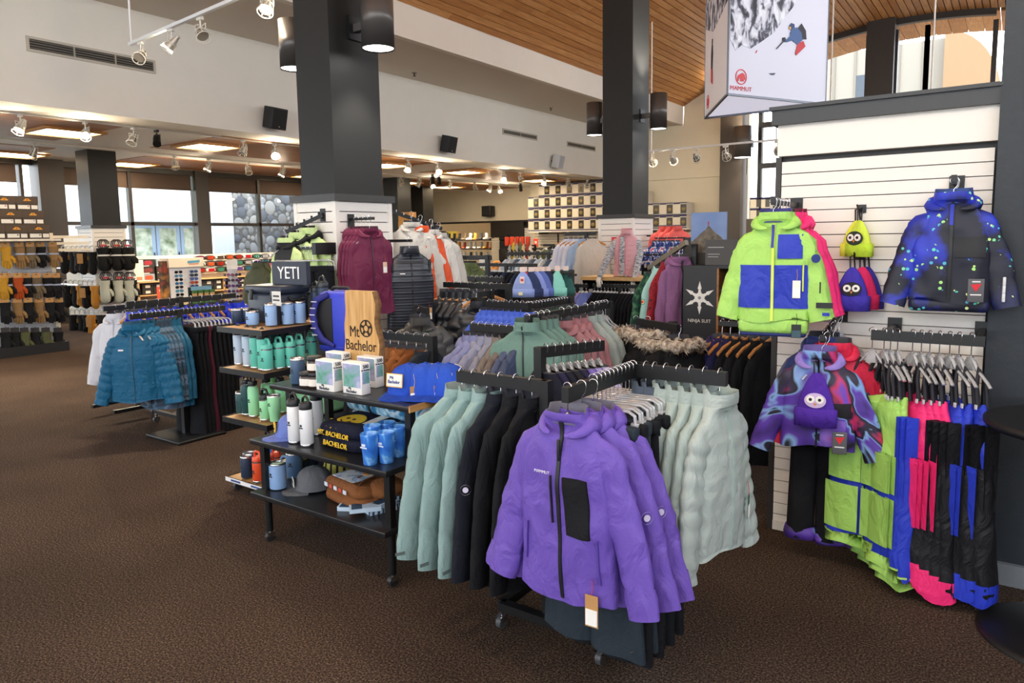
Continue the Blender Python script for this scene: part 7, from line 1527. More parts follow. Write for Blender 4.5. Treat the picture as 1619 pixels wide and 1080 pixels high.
for s, pth in ((-1, [(-.13, 0, -.12), (-.19, -.02, -.25), (-.27, -.12, -.42), (-.33, -.20, -.58)]), (1, [(.13, 0, -.12), (.17, -.03, -.28), (.15, -.12, -.45), (.10, -.20, -.64)])):
    sl_ = obj('sweater_sleeve', MB().tube([Vector(pth[0])*1.0]+[Vector(pth[0]).lerp(Vector(pth[1]), .6), pth[1], Vector(pth[1]).lerp(Vector(pth[2]), .5), pth[2], pth[3]], [.05, .058, .055, .05, .045, .034], 0, 12), KN, vt)
    hd = obj('hand', MB().tube([pth[3], Vector(pth[3])+Vector((-.01*s*-1, -.015, -.05)), Vector(pth[3])+Vector((0, -.02, -.085))], [.026, .032, .024], 0, 8, flat=.55), mat('#e9e4da', .4), vt)
    for k in range(4):
        b_ = Vector(pth[3])+Vector((-.022+.015*k, -.02, -.08)); obj('finger', MB().tube([b_, b_+Vector((0, -.006, -.03)), b_+Vector((0, .004, -.055+.006*abs(k-1.5)))], [.0075, .007, .005], 0, 6), mat('#e9e4da', .4), hd)
    b_ = Vector(pth[3])+Vector((.03*(-s), -.015, -.045)); obj('thumb', MB().tube([b_, b_+Vector((-.01*s, -.012, -.025)), b_+Vector((-.012*s, -.016, -.042))], [.009, .008, .006], 0, 6), mat('#e9e4da', .4), hd)
obj('stand', MB().cyl((0, 0, -.585), (0, 0, -.55), .05, 0, 14), STEEL, vt)
sg2 = thing('red_square_sign', 'small red square sign with white mark on the cladding of the far slatted column', 'sign', (-4.62, 9.13, 1.53)); obj('plate', MB().box((-.06, -.01, -.06), (.06, 0, .06)), mat('#d23b38', .5), sg2); obj('mark', MB().tube([(.03*math.cos(a), -.012, .03*math.sin(a)) for a in [2*PI*q/14 for q in range(15)]], .006, 0, 5), mat('#f0e8e4', .6), sg2)
# pale jackets left of the vest, coral and floral garments right of it
PJK = dict(L=.62, sw=.15, hw=.19, d=.05, sl=.6, spread=.1, seed=85, neck=-.11, collar=.03)
rack('clothing_rack', 'dark rail with white jackets left of the vest bust', (-5.2, 9.0, 0), [(-4.95, 8.88, 0, 1.66)], [((-5.3, 8.88, 1.64), (-4.8, 8.88, 1.64))], plate=(-5.1, 9.0, .4, .4))
for i, (x, c, lb) in enumerate(((-5.24, '#dadbe8', 'white-lilac'), (-5.16, '#d5d6e6', 'white-lilac'), (-5.08, '#dcdce6', 'white-lilac'), (-5.0, '#a9c0dc', 'pale blue'), (-4.86, '#cfc8ba', 'beige'))):
    jacket('jacket', f'{lb} jacket, {ORD[i]} from the left beside the vest bust', (x, 8.88, 1.665), .75, nylon(c), None, 'jackets beside the vest bust', kw=PJK, zipc=None, hi=False, extra=(lambda J, t: obj('arm_patch', MB().cbox((.2, -.055, -.48), (.035, .01, .045)), mat('#2a2f3a', .6), t)) if i < 3 else None); hanger((x, 8.88, 1.665), .55, f'wooden hanger, {ORD[i]} from the left beside the vest bust', 'wood', 'hangers beside the vest bust')
CR = nylon('#e8635a'); FL = pattern('floral print', [(0.3, '#2a3a7a'), (0.45, '#3f62b0'), (0.55, '#e8e2e6'), (0.62, '#d84a62'), (0.72, '#2b3870')], scale=20, detail=2, interp='CONSTANT', rough=.8)
rc_ = thing('faceout_arm', 'black arm carrying coral jackets on the far slatted column', 'display arm', (-4.34, 9.55, 1.60)); obj('arm', MB().bar((0, 0, 0), (.48, 0, 0), .02, .025), BLACK, rc_)
for i in range(3): jacket('jacket', f'coral red jacket, {ORD[i]} from the front on the arm of the far slatted column', (-3.88-.1*i, 9.55, 1.72), .9, CR, None, 'coral jackets', kw=dict(L=.34, sw=.14, hw=.18, sl=.3, spread=.06, seed=i, neck=-.03), zipc=None, hi=False); hanger((-3.88-.1*i, 9.55, 1.72), .9, f'clear hanger, {ORD[i]} of the coral jackets', 'clear', 'hangers of the coral jackets')
for i in range(3): jacket('top', f'blue floral top, {ORD[i]} of three below the coral jackets', (-3.80-.13*i, 9.28, 1.58), .6, FL, None, 'floral tops', kw=dict(L=.30, sw=.14, hw=.19, sl=.3, spread=.08, seed=i+4, neck=-.10), zipc=None, hi=False, cat='top'); hanger((-3.80-.13*i, 9.28, 1.58), .6, f'clear hanger, {ORD[i]} of the floral tops', 'clear', 'hangers of the floral tops')
bl_ = trousers('leggings', 'black leggings, first right of the vest bust', (-4.0, 8.95, 1.36), .6, BLK, .8, .13, .03, 1.0, 'black leggings', hi=False, cat='leggings')
for i in range(5): dup(bl_, (-3.92+.08*i, 8.95, 1.36), .6, f'black leggings, {ORD[i+1]} right of the vest bust')
for i in range(6): hanger((-4.0+.08*i, 8.95, 1.36), .6, f'white clip hanger, {ORD[i]} right of the vest bust', 'clip', 'hangers of the leggings')
lr = thing('legging_rail', 'thin black rail for leggings and floral tops beside the far slatted column', 'rail', (-4.1, 8.97, 0)); obj('rail', MB().bar((-.05, 0, 1.345), (.55, 0, 1.345), .02, .02).bar((0, .33, 1.565), (.45, .33, 1.565), .02, .02), BLACK, lr); obj('upright', MB().box((.54, -.01, 0), (.57, .34, 1.57)), BLACK, lr)
lm = trousers('trousers', 'lime green narrow trousers, leftmost of four below the onesies', (-2.62, 6.2, 1.02), 1.2, mat('#bdf08a', .6), .6, .05, .02, 1.0, 'lime trousers', hi=False)
for i in range(3): dup(lm, (-2.55+.07*i, 6.2, 1.02-.02*i), 1.2, f'lime green narrow trousers, {ORD[i+1]} of four below the onesies')
for i in range(4): hanger((-2.62+.07*i, 6.2, 1.02-.01*i), 1.2, f'clear clip hanger, {ORD[i]} of the lime trousers', 'clip', 'hangers of the lime trousers')
rack('clothing_rack', 'black rack with lime trousers below the onesies', (-2.5, 6.2, 0), [(-2.36, 6.2, 0, 1.02)], [((-2.68, 6.2, .99), (-2.36, 6.2, .99))], plate=(-2.45, 6.2, .4, .3))
# ================================================================== CEILING, LAMPS, BANNER
SPW = mat('#d9d6cd', .4); BULB = mat('#fff1d6', .5, emit=14, key='lit spot bulb'); LAMPOFF = mat('#b9b3a6', .15, .6)
def spotlight(label, loc, aim, lit=False, dark=False, s=1.0, group='track spotlights', power=0, col=(1, .82, .58), style='wire'):
    t = thing('spotlight', label, 'spotlight', loc, 0, group); a = (Vector(aim)-Vector(loc)).normalized(); m = BLACK if dark else SPW
    obj('track_adapter', MB().cbox((0, 0, -.012*s), (.07*s, .03*s, .03*s)), m, t)
    obj('stem', MB().tube([(0, 0, -.02*s), (0, 0, -.09*s)], .008*s, 0, 6), m, t)
    c = Vector((0, 0, -.13*s)); n = a.orthogonal().normalized(); b = a.cross(n)
    p0, p1 = c-a*.085*s, c+a*.085*s
    if style == 'wire':
        w = MB()
        for k in range(6):
            q = n*math.cos(k*PI/3)+b*math.sin(k*PI/3); w.tube([p0+q*.022*s, c+q*.045*s, p1+q*.062*s], .0035*s, 0, 5)
        for r_, pp in ((.062, p1), (.047, c), (.024, p0)): w.tube([pp+(n*math.cos(j*PI/8)+b*math.sin(j*PI/8))*r_*s for j in range(17)], .004*s, 0, 5, cap=False)
        obj('wire_cage', w, m, t)
        obj('lamp_body', MB().tube([p0, c-a*.01*s, c+a*.055*s], [.018*s, .03*s, .052*s], 0, 14), LAMPOFF if not lit else mat('#c9c2b4', .3, .4), t)
    else: obj('lamp_body', MB().tube([p0, p1], [.042*s, .05*s], 0, 16), m, t)
    obj('yoke', MB().tube([c+n*.05*s, c+n*.055*s+Vector((0, 0, .05*s)), (0, 0, -.085*s), c-n*.055*s+Vector((0, 0, .05*s)), c-n*.05*s], .005*s, 0, 5), m, t)
    q = c+a*.056*s; o = obj('bulb', MB().tube([q, q+a*.006*s], [.048*s, .045*s], 0, 14), BULB if lit else LAMPOFF, t)
    if power:
        ld = bpy.data.lights.new('spot beam', 'SPOT'); ld.energy = power; ld.color = col; ld.spot_size = 1.5; ld.spot_blend = .7; ld.shadow_soft_size = .05
        lo = bpy.data.objects.new('spot_beam', ld); COL.objects.link(lo); lo.location = Vector(loc)+c+a*.11*s; lo.rotation_euler = a.to_track_quat('-Z', 'Y').to_euler()
        pd = bpy.data.lights.new('bulb spill', 'POINT'); pd.energy = power*.12; pd.color = col; pd.shadow_soft_size = .04
        po = bpy.data.objects.new('bulb_spill', pd); COL.objects.link(po); po.location = Vector(loc)+c+a*.075*s
    return t
def track(label, a, b, group=None, m=SPW, drop=None):
    a, b = Vector(a), Vector(b); t = thing('lighting_track', label, 'lighting track', a, 0, group); obj('track_bar', MB().bar((0, 0, 0), b-a, .035, .03), m, t)
    for f in (0.02, .98):
        p = (b-a)*f
        if drop: obj('suspension_rod', MB().cyl(p, p+Vector((0, 0, drop)), .012, 0, 8), m, t)
    return t
# low ceiling tracks and spots
track('white lighting track under the low ceiling nearest the beam', (-10.5, 2.5, 3.275), (-10.5, 19.0, 3.275)); track('white lighting track along the middle of the low ceiling', (-13.3, 2.5, 3.275), (-13.3, 19.0, 3.275))
SP = [(31, 178, 1, 0), (134, 190, 1, 0), (210, 200, 0, 0), (247, 206, 0, 1), (384, 219, 0, 0), (434, 225, 1, 0), (645, 248, 1, 0), (692, 257, 1, 0), (797, 270, 1, 0), (823, 273, 0, 0), (860, 277, 1, 0), (898, 281, 0, 0), (928, 284, 0, 0)]
for i, (x, y, lit, dk) in enumerate(SP):
    p = PX(x, y, -10.5); p.z = 3.262; aim = (p.x+(2.5 if i % 2 else .6), p.y-1.5, .8)
    spotlight(f'{"lit" if lit else "unlit"} {"black" if dk else "white wire"} spotlight on the track nearest the beam, {ORD[i]} from the left', p, aim, lit, dk, 1.15, 'spotlights on the near track', 300 if lit else 0, style='can' if dk else 'wire')
SP2 = [(53, 232, 0, 0), (276, 253, 0, 0), (330, 258, 1, 0), (392, 264, 0, 0), (447, 267, 1, 0), (635, 303, 0, 0), (663, 306, 0, 0), (684, 314, 1, 0), (712, 308, 0, 0), (751, 309, 0, 0), (775, 307, 1, 0), (790, 324, 1, 0)]
for i, (x, y, lit, dk) in enumerate(SP2):
    p = PX(x, y, -13.3); p.z = 3.262; p.y = min(p.y, 18.8)
    spotlight(f'{"lit" if lit else "unlit"} white wire spotlight on the middle track, {ORD[i]} from the left', p, (p.x+1.5*(1 if i % 2 else -1), p.y-.5, .8), lit, dk, 1.15, 'spotlights on the middle track', 300 if lit else 0)
for i, (x, y) in enumerate(((684, 276), (694, 277), (823, 290))):
    p = PZ(x, y, 3.27); spotlight(f'small black spotlight on the low ceiling, {ORD[i]} from the left', p, (p.x+1, p.y-1, 1), 0, 1, 1.1, 'black spotlights', style='can')
# suspended track over the left foreground
tA, tB = PZ(205, 70, 3.7), PZ(421, -23, 3.7)
track('white suspended lighting track at the upper left', tA, tB, None, mat('#dfe3e6', .35), 1.0)
for i, (x, y, lit, ax, ay) in enumerate(((222, 66, 0, 1.0, -1.2), (271, 45, 1, -1.0, -.6), (316, 27, 0, 1.1, -.2), (421, -20, 1, .3, -.6))):
    p = PZ(x, y, 3.69); spotlight(f'{"lit" if lit else "unlit"} white wire spotlight on the suspended track, {ORD[i]} from the left', p, (p.x+ax, p.y+ay, 2.6), lit, 0, 1.05, 'spotlights on the suspended track', 160 if lit else 0)
# rear right suspended track
rA, rB = PY(1026, 239, 12.0), PY(1232, 216, 12.0); rB.z = rA.z
track('white suspended lighting track between the slatted column and the far windows', rA, rB, None, mat('#e6e6e4', .4), 2.2)
for i, (x, lit) in enumerate(((1030, 1), (1063, 1), (1100, 0), (1147, 0), (1229, 1))):
    p = PY(x, 236, 12.0); p.z = rA.z-.015; spotlight(f'{"lit" if lit else "unlit"} white spotlight on the far right track, {ORD[i]} from the left', p, (p.x-.2, p.y+2.5, 2.2), lit, 0, 1.2, 'spotlights on the far right track', 160 if lit else 0)
# the store's front track, above and behind the picture's top edge
track('white suspended lighting track above the front racks', (-4.2, .9, 4.0), (.4, .9, 4.0), None, mat('#e6e6e4', .4), 1.6)
for i, (x, ax, ay, az) in enumerate(((-4.0, -3.6, 3.4, .8), (-2.9, -2.6, 2.6, .5), (-1.9, -1.3, 2.3, .6), (-1.0, -.7, 3.9, 1.6), (.1, -.35, 3.9, 1.3))):
    spotlight(f'lit white wire spotlight on the track above the front racks, {ORD[i]} from the left', (x, .9, 3.985), (ax, ay, az), True, False, 1.1, 'spotlights on the front track', 40)
for i, (x, y, ax, ay) in enumerate(((-17.2, 21.8, -17.5, 22.6), (-15.8, 22.3, -15.5, 24), (-18.6, 25, -19, 27), (-15.2, 27.5, -15.8, 30), (-20, 30, -20, 33))):  # lamps added to brighten the dark far room
    spotlight(f'added lit spotlight under the far room ceiling, {ORD[i]} from the bulkhead', (x, y, 2.95), (ax, ay, .8), True, False, 1.2, 'added spotlights of the far room', 260)
# cylinder sconces
CYM = mat('#5b5856', .38, .3); GLO = mat('#fffdf6', .5, emit=9, key='sconce glow')
def sconce(label, x, y, z0, z1, r, side):
    t = thing('cylinder_sconce', label, 'wall lamp', (x, y, z0), 0, 'cylinder sconces on the columns')
    obj('cylinder', MB().lathe([(r*.93, .012), (r, 0), (r, z1-z0), (r*.93, z1-z0-.01)], 0, 32, cap=False), CYM, t); obj('lower_lens', MB().lathe([(.005, .008), (r*.94, .01)], 0, 32, cap=True), GLO, t); obj('upper_lens', MB().lathe([(.005, z1-z0-.012), (r*.94, z1-z0-.012)], 0, 32, cap=True), GLO, t)
    sx = side[0]; h = (z1-z0)*.42; obj('bracket', MB().box((min(0, -sx*.25)+(sx*r*-.0), -.03, h-.03), (max(0, -sx*.25), .03, h+.03)), CYM, t); obj('back_plate', MB().box((-sx*.25-.012, -.07, h-.09), (-sx*.25+.012, .07, h+.09)), BLACK, t)
    for dz, rot in ((-.03, 0), (z1-z0+.03, PI)):
        ld = bpy.data.lights.new('sconce beam', 'SPOT'); ld.energy = 60 if rot == 0 else 260; ld.color = (1, .93, .82); ld.spot_size = 1.6; ld.spot_blend = .6; ld.shadow_soft_size = r*.7
        lo = bpy.data.objects.new('sconce_beam', ld); COL.objects.link(lo); lo.location = (x, y, z0+dz); lo.rotation_euler = (rot, 0, 0)
    return t
sconce('grey cylinder sconce on the right face of the large column', -4.10, 4.09, 3.06, 3.52, .125, (1, 0)); sconce('grey cylinder sconce on the left face of the large column', -5.02, 4.03, 3.03, 3.42, .12, (-1, 0))
sconce('grey cylinder sconce on the left face of the slatted column further back', -5.10, 9.40, 3.06, 3.52, .115, (-1, 0)); sconce('grey cylinder sconce on the right face of the slatted column further back', -4.15, 9.50, 3.07, 3.55, .115, (1, 0))
p = PY(1174, 236, 18.95); _t = sconce('grey cylinder sconce on the brown column by the far windows', p.x, p.y, 3.58, 4.37, .22, (-1, 0)); obj('mount_arm', MB().box((-.05, .1, .3), (.05, .45, .42)), CYM, _t)
# speakers and vents on the beam face
def speaker(label, y, z, c='#1b1c1f'):
    t = thing('wall_speaker', label, 'speaker', (XF+.16, y, z), .12, 'speakers on the beam'); o = obj('cabinet', MB().bbox((0, 0, 0), (.2, .32, .33), .015), mat(c, .6), t); o.rotation_euler = (0, .22, 0); obj('grille', MB().cbox((.102, 0, 0), (.004, .28, .29)), mat('#141416' if c[1] == '1' else '#b9bcbf', .8), o); obj('badge', MB().cbox((.105, 0, -.12), (.003, .02, .012)), mat('#cccccc', .4), o); obj('bracket', MB().box((-.17, -.05, -.05), (-.08, .05, .05)), BLACK, t)
speaker('black speaker on the beam left of the large column', 7.35, 3.535); speaker('black speaker on the beam right of the large column', 11.6, 3.54); speaker('pale grey speaker on the beam near the slatted column', 15.92, 3.52, '#c9cbcd')
def vent(label, y0, y1, z0, z1, panels=1):
    t = thing('air_vent', label, 'vent', (XF, (y0+y1)/2, (z0+z1)/2), 0, 'vents on the beam'); L, H = (y1-y0)/2, (z1-z0)/2
    obj('frame', MB().box((0, -L-.03, H), (.02, L+.03, H+.03)).box((0, -L-.03, -H-.03), (.02, L+.03, -H)).box((0, -L-.03, -H), (.02, -L, H)).box((0, L, -H), (.02, L+.03, H)), mat('#bdb6a9', .5), t); obj('backing', MB().box((.001, -L, -H), (.004, L, H)), mat('#2a2724', .8), t)
    for k in range(4): obj('louver', MB().box((.004, -L, -H+(k+.5)*H*2/4-.006), (.016, L, -H+(k+.5)*H*2/4+.006)), mat('#6b655c', .5), t)
    for k in range(1, panels): obj('divider', MB().box((.004, -L+k*2*L/panels-.01, -H), (.018, -L+k*2*L/panels+.01, H)), mat('#a39c90', .5), t)
vent('long dark air vent at the upper left of the beam', 3.98, 5.5, 3.95, 4.07, 3); vent('air vent on the beam between the two big columns', 13.75, 15.15, 4.01, 4.09, 2); vent('air vent on the beam beside the slatted column', 16.66, 18.15, 4.01, 4.09, 2)
for i, (x, y) in enumerate(((655, 116), (871, 171))):
    p = PZ(x, y, ZH-.01); t = thing('sprinkler', f'small sprinkler head on the high flat ceiling, {("nearer", "farther")[i]} one', 'sprinkler', p); obj('rosette', MB().lathe([(.05, .0), (.05, .012)], 0, 14), mat('#8a8074', .5), t); obj('head', MB().cyl((0, 0, 0), (0, 0, -.05), .014, 0, 8).cyl((0, 0, -.05), (0, 0, -.056), .03, 0, 10), mat('#4a4540', .4, .5), t)
# triangular hanging banner
bz0, bz1 = 2.9, 4.55
A_, B_, C_ = Vector((-2.93, 7.98, 0)), Vector((-2.275, 6.775, 0)), Vector((-1.66, 7.95, 0))
bn = thing('hanging_banner', 'three-sided hanging banner with a skier in snow and a red emblem', 'banner', (B_.x, B_.y, bz0)); bl = lambda v, z=0: (v.x-B_.x, v.y-B_.y, z)
FR = mat('#b9bcc6', .4, .4); SNOW = mat('#dfe0ef', .6)
def face(P, Q, name, m):
    d = Vector(bl(Q))-Vector(bl(P)); n = Vector((d.y, -d.x, 0)).normalized()*.008; a, b = Vector(bl(P)), Vector(bl(Q)); mb = MB(); H = Vector((0, 0, bz1-bz0))
    mb.add([a, b, b+H, a+H, a-n, b-n, b-n+H, a-n+H], [(0, 1, 2, 3), (7, 6, 5, 4), (0, 4, 5, 1), (1, 5, 6, 2), (2, 6, 7, 3), (3, 7, 4, 0)]); return obj(name, mb, m, bn), a, d, n
f1, fa, fd, fn = face(B_, C_, 'front_face', SNOW); f2, ga_, gd_, gn_ = face(A_, B_, 'left_face', mat('#e9e4e6', .6)); face(C_, A_, 'rear_face', SNOW)
obj('under_face', MB().add([bl(A_, .01), bl(B_, .01), bl(C_, .01)], [(0, 2, 1)]), mat('#e6e4f4', .6, emit=.55, key='banner base with added glow'), bn)  # faint glow put into the material for a bright underside, no lamp inside
eb = MB()
for P, Q in ((A_, B_), (B_, C_), (C_, A_)): eb.bar(bl(P), bl(Q), .02, .02); 
for P in (A_, B_, C_): eb.bar(bl(P), bl(P, bz1-bz0), .015, .015)
obj('edge_frame', eb, mat('#6b6e78', .4, .4), bn)
for P in (A_, C_): obj('hanging_cable', MB().cyl(bl(P, bz1-bz0), bl(P, vz(P.x)-bz0), .006, 0, 6), STEEL, bn)
fw = fd.length; fx = fd.normalized()
def onface(parent, base, ex, nn, poly, m, name, off=.002, th=.003):
    mb = MB(); n = nn.normalized()
    lo = [base+ex*x+Vector((0, 0, z))+n*off for x, z in poly]; hi = [q+n*th for q in lo]; k = len(poly)
    mb.add(lo+hi, [tuple(range(k-1, -1, -1)), tuple(range(k, 2*k))]+[(i, (i+1) % k, k+(i+1) % k, k+i) for i in range(k)]); return obj(name, mb, m, parent)
TREEP = pattern('snowy tree print', [(0.36, '#20212b'), (0.46, '#5b5d6c'), (0.52, '#c9cbd8'), (0.62, '#eceef6')], scale=9, detail=6, dist=.6, rough=.6, stretch=(1.4, 1.4, .8))
onface(bn, fa, fx, fn, [(.02, 1.62), (.02, .50), (.09, .40), (.16, .46), (.28, .44), (.42, .52), (.58, .62), (.72, .78), (.92, .98), (1.10, 1.04), (1.30, 1.10), (1.30, 1.62)], TREEP, 'forest_print')
cx, cz, ks = .88, .62, .62; BLU = mat('#3f5f94', .6); DKP = mat('#1d1d2b', .6); REDP = mat('#c8303a', .6)
for nm, poly, m in (('skier_torso', [(-.13, -.06), (.02, -.13), (.13, -.05), (.10, .06), (.0, .13), (-.10, .10), (-.15, .02)], BLU), ('skier_pack', [(.02, .12), (.10, .20), (.20, .10), (.22, -.03), (.12, -.04), (.05, .02)], DKP), ('skier_head', [(-.14, .08), (-.09, .06), (-.05, .11), (-.06, .17), (-.13, .18), (-.17, .13)], mat('#2c3f6e', .6)), ('skier_goggles', [(-.175, .09), (-.14, .075), (-.13, .11), (-.17, .125)], mat('#d99a2a', .4)), ('skier_arm', [(-.10, .02), (-.22, -.08), (-.27, -.06), (-.26, -.11), (-.21, -.12), (-.05, -.06)], BLU), ('skier_glove', [(-.25, -.05), (-.31, -.06), (-.30, -.12), (-.24, -.12)], DKP), ('ski_pole', [(-.29, -.10), (-.44, -.24), (-.43, -.25), (-.28, -.12)], DKP), ('skier_leg', [(.03, -.11), (.15, -.06), (.20, -.14), (.10, -.22), (.0, -.30), (-.02, -.26)], REDP)):
    onface(bn, fa, fx, fn, [(cx+x*ks, cz+z*ks) for x, z in poly], m, nm, .004+.001*len(nm)/4, .003)
RED_ = mat('#d22630', .5)
def ringon(base, ex, nn, cx, cz, r0, r1, name, parent=bn):
    mb = MB(); n = nn.normalized(); N = 32; P = lambda r, k: base+ex*(cx+r*math.cos(2*PI*k/N))+Vector((0, 0, cz+r*math.sin(2*PI*k/N)))
    a = [P(r0, k)+n*.005 for k in range(N)]; b = [P(r1, k)+n*.005 for k in range(N)]; mb.loft([[q-n*.004 for q in b], b, a, [q-n*.004 for q in a]], 0, smooth=False); return obj(name, mb, RED_, parent)
def emblem(base, ex, nn, cx, cz, s):
    ringon(base, ex, nn, cx, cz, .10*s, .115*s, 'emblem_ring')
    body = [(-.075, -.065), (-.05, -.065), (-.045, -.02), (-.015, -.03), (-.015, -.065), (.012, -.065), (.018, -.03), (.03, -.065), (.052, -.062), (.058, -.01), (.075, -.04), (.085, -.02), (.07, .03), (.045, .055), (.015, .062), (-.03, .04), (-.065, .02), (-.08, -.02)]
    onface(bn, base, ex, nn, [(cx+x*s, cz+z*s) for x, z in body], RED_, 'emblem_animal', .003, .003)
emblem(fa, fx, fn, .165, .17, .62)
ang = math.atan2(fx.y, fx.x); q = fa+fx*.165+Vector((0, 0, .062))+fn.normalized()*.004
text('MAMMUT', .056, RED_, bn, q, (PI/2, 0, ang), .001, sx=1.15)
onface(bn, fa, fx, fn, [(.52, .235), (.60, .245), (.61, .24), (.585, .222), (.545, .222)], mat('#555a70', .6), 'ski_mark'); onface(bn, fa, fx, fn, [(.34, .41), (.36, .435), (.365, .43), (.35, .405)], REDP, 'snow_mark')
gx_ = gd_.normalized(); gl = gd_.length
onface(bn, ga_, gx_, gn_, [(.02, 1.55), (gl-.02, 1.6), (gl-.02, .86), (.5, .80), (.02, .95)], TREEP, 'forest_print'); onface(bn, ga_, gx_, gn_, [(.02, .05), (.02, .45), (.25, .30), (.6, .12), (gl-.3, .02)], mat('#a9aecb', .6), 'shadow_print') if False else None
for poly, m, nm in (([(.34, .62), (.46, .62), (.50, .84), (.46, 1.0), (.38, 1.02), (.33, .86)], DKP, 'skier_body'), ([(.35, .40), (.42, .40), (.44, .62), (.35, .63)], REDP, 'skier_leg'), ([(.43, .36), (.50, .36), (.47, .62), (.43, .62)], REDP, 'skier_leg'), ([(.38, 1.02), (.45, 1.01), (.46, 1.10), (.39, 1.11)], DKP, 'skier_head')): onface(bn, ga_, gx_, gn_, [(.45+(x-.4)*.7, z*.62+.05) for x, z in poly], m, nm, .003)
emblem(ga_, gx_, gn_, .22, .14, .62)
for i, (x, y) in enumerate(((1318, 0), (1479, 0))):
    p = PY(x, y, 12); t = thing('ceiling_cable', f'thin white cable hanging in front of the arched window, {("left", "right")[i]} one', 'cable', (p.x, p.y, vz(p.x))); obj('cable', MB().cyl((0, 0, 0), (0, 0, 2.5-vz(p.x)), .012, 0, 6), mat('#e4e2dc', .5), t); obj('weight', MB().cyl((0, 0, 2.5-vz(p.x)), (0, 0, 2.42-vz(p.x)), .03, 0, 8), STEEL, t)
# ================================================================== BACK WALL: GOGGLE BOXES, SHELF, SLATS
SLC = mat('#e8dfc6', .6)
gs = struct('wall_slat_rear', MB().box((-12.9, YE-.12, 0), (-6.7, YE-.09, 1.72)), mat('#8c8270', .7))
for k in range(19): obj('slat_board', MB().box((-12.9, YE-.15, .08+k*.086), (-6.7, YE-.12, .155+k*.086)), SLC, gs)
for x in (-12.0, -10.2, -8.5): obj('upright', MB().box((x, YE-.17, 0), (x+.05, YE-.15, 1.72)), mat('#4a4238', .5), gs)
sh = thing('box_shelf', 'long pale shelf on brackets carrying the helmet boxes on the end wall', 'shelf', (-10, YE-.15, 1.76)); obj('board', MB().box((-2.75, -.62, 0), (2.6, 0, .035)), mat('#ded8cc', .5), sh)
for x in (-2.4, -1.3, -.2, 1.0, 2.2): obj('bracket', MB().box((x, -.5, -.05), (x+.05, 0, 0)), BLACK, sh)
BXW = mat('#ece4cf', .6); BXB = mat('#2b2a5a', .6); BXG = mat('#3a352c', .25)
def helmet_box(x, z, lb, proto=[]):
    if proto: t = dup(proto[0], (x, YE-.45, z), 0, lb)
    else:
        t = thing('helmet_box', lb, 'box', (x, YE-.45, z), 0, 'helmet boxes on the end wall shelf'); proto.append(t)
        obj('carton', MB().box((-.20, -.25, 0), (.20, .25, .355)), mat('#cfc8ba', .6), t); obj('white_panel', MB().box((-.20, -.256, .06), (.005, -.25, .30)), BXW, t); obj('window', MB().box((.02, -.255, .05), (.19, -.25, .30)), BXG, t); obj('goggle_shape', MB().ball((.105, -.256, .17), (.06, .015, .06), 0, 10, 6), mat('#8f7b4a', .3), t); obj('blue_print', MB().box((-.19, -.256, .31), (.0, -.25, .35)), BXB, t); obj('blue_print', MB().box((.0, -.256, .33), (.2, -.25, .355)).box((-.2, -.256, 0), (.2, -.25, .03)), BXB, t)
    return t
for r in range(4):
    n0, n1 = (0, 13)
    for i in range(13):
        x = -12.55+.405*i
        if r == 2 and i > 9: continue
        if r == 3 and (i > 8 or i < 1): continue
        if r == 2 and i == 9 and False: continue
        helmet_box(x, 1.795+.36*r, f'helmet box on the end wall shelf, tier {["one", "two", "three", "four"][r]} from below, {ORD[i]} from left')
for i, (x, z) in enumerate(((-5.9, 1.4), (-5.45, 1.4), (-5.9, 1.76), (-5.45, 1.76))): 
    p = PY(1197+ (i % 2)*14, 338-(i//2)*17, 17.5); t = thing('helmet_box', f'white and navy helmet box left of the lime jacket hangers, {("lower", "upper")[i//2]} {("left", "right")[i % 2]}', 'box', p, 0, 'helmet boxes by the far windows'); obj('carton', MB().box((-.13, -.12, -.13), (.13, .12, .13)), BXW, t); obj('window', MB().box((.02, -.125, -.1), (.12, -.12, .1)), BXG, t); obj('blue_print', MB().box((-.13, -.125, .08), (.13, -.12, .13)), BXB, t)
bxs = thing('box_stand', 'dark stand under the helmet boxes by the far windows', 'stand', (PY(1204, 345, 17.5).x, 17.5, 0)); obj('column', MB().box((-.3, -.2, 0), (.3, .2, PY(1204, 346, 17.5).z-.0)), mat('#4a4036', .5), bxs)
hl = thing('ski_helmet', 'dark grey ski helmet on a pedestal before the slatted end wall', 'helmet', PY(893, 397, 15.0)); obj('shell', MB().lathe([(.16, 0), (.165, .05), (.15, .13), (.10, .2), (.02, .225)], 0, 20), mat('#3a3a3c', .4), hl); obj('ear_pad', MB().bbox((-.14, 0, -.04), (.06, .16, .12), .02), BLACK, hl); obj('pedestal', MB().box((-.12, -.12, -1.45), (.12, .12, -.0)), mat('#4a4237', .6), hl)
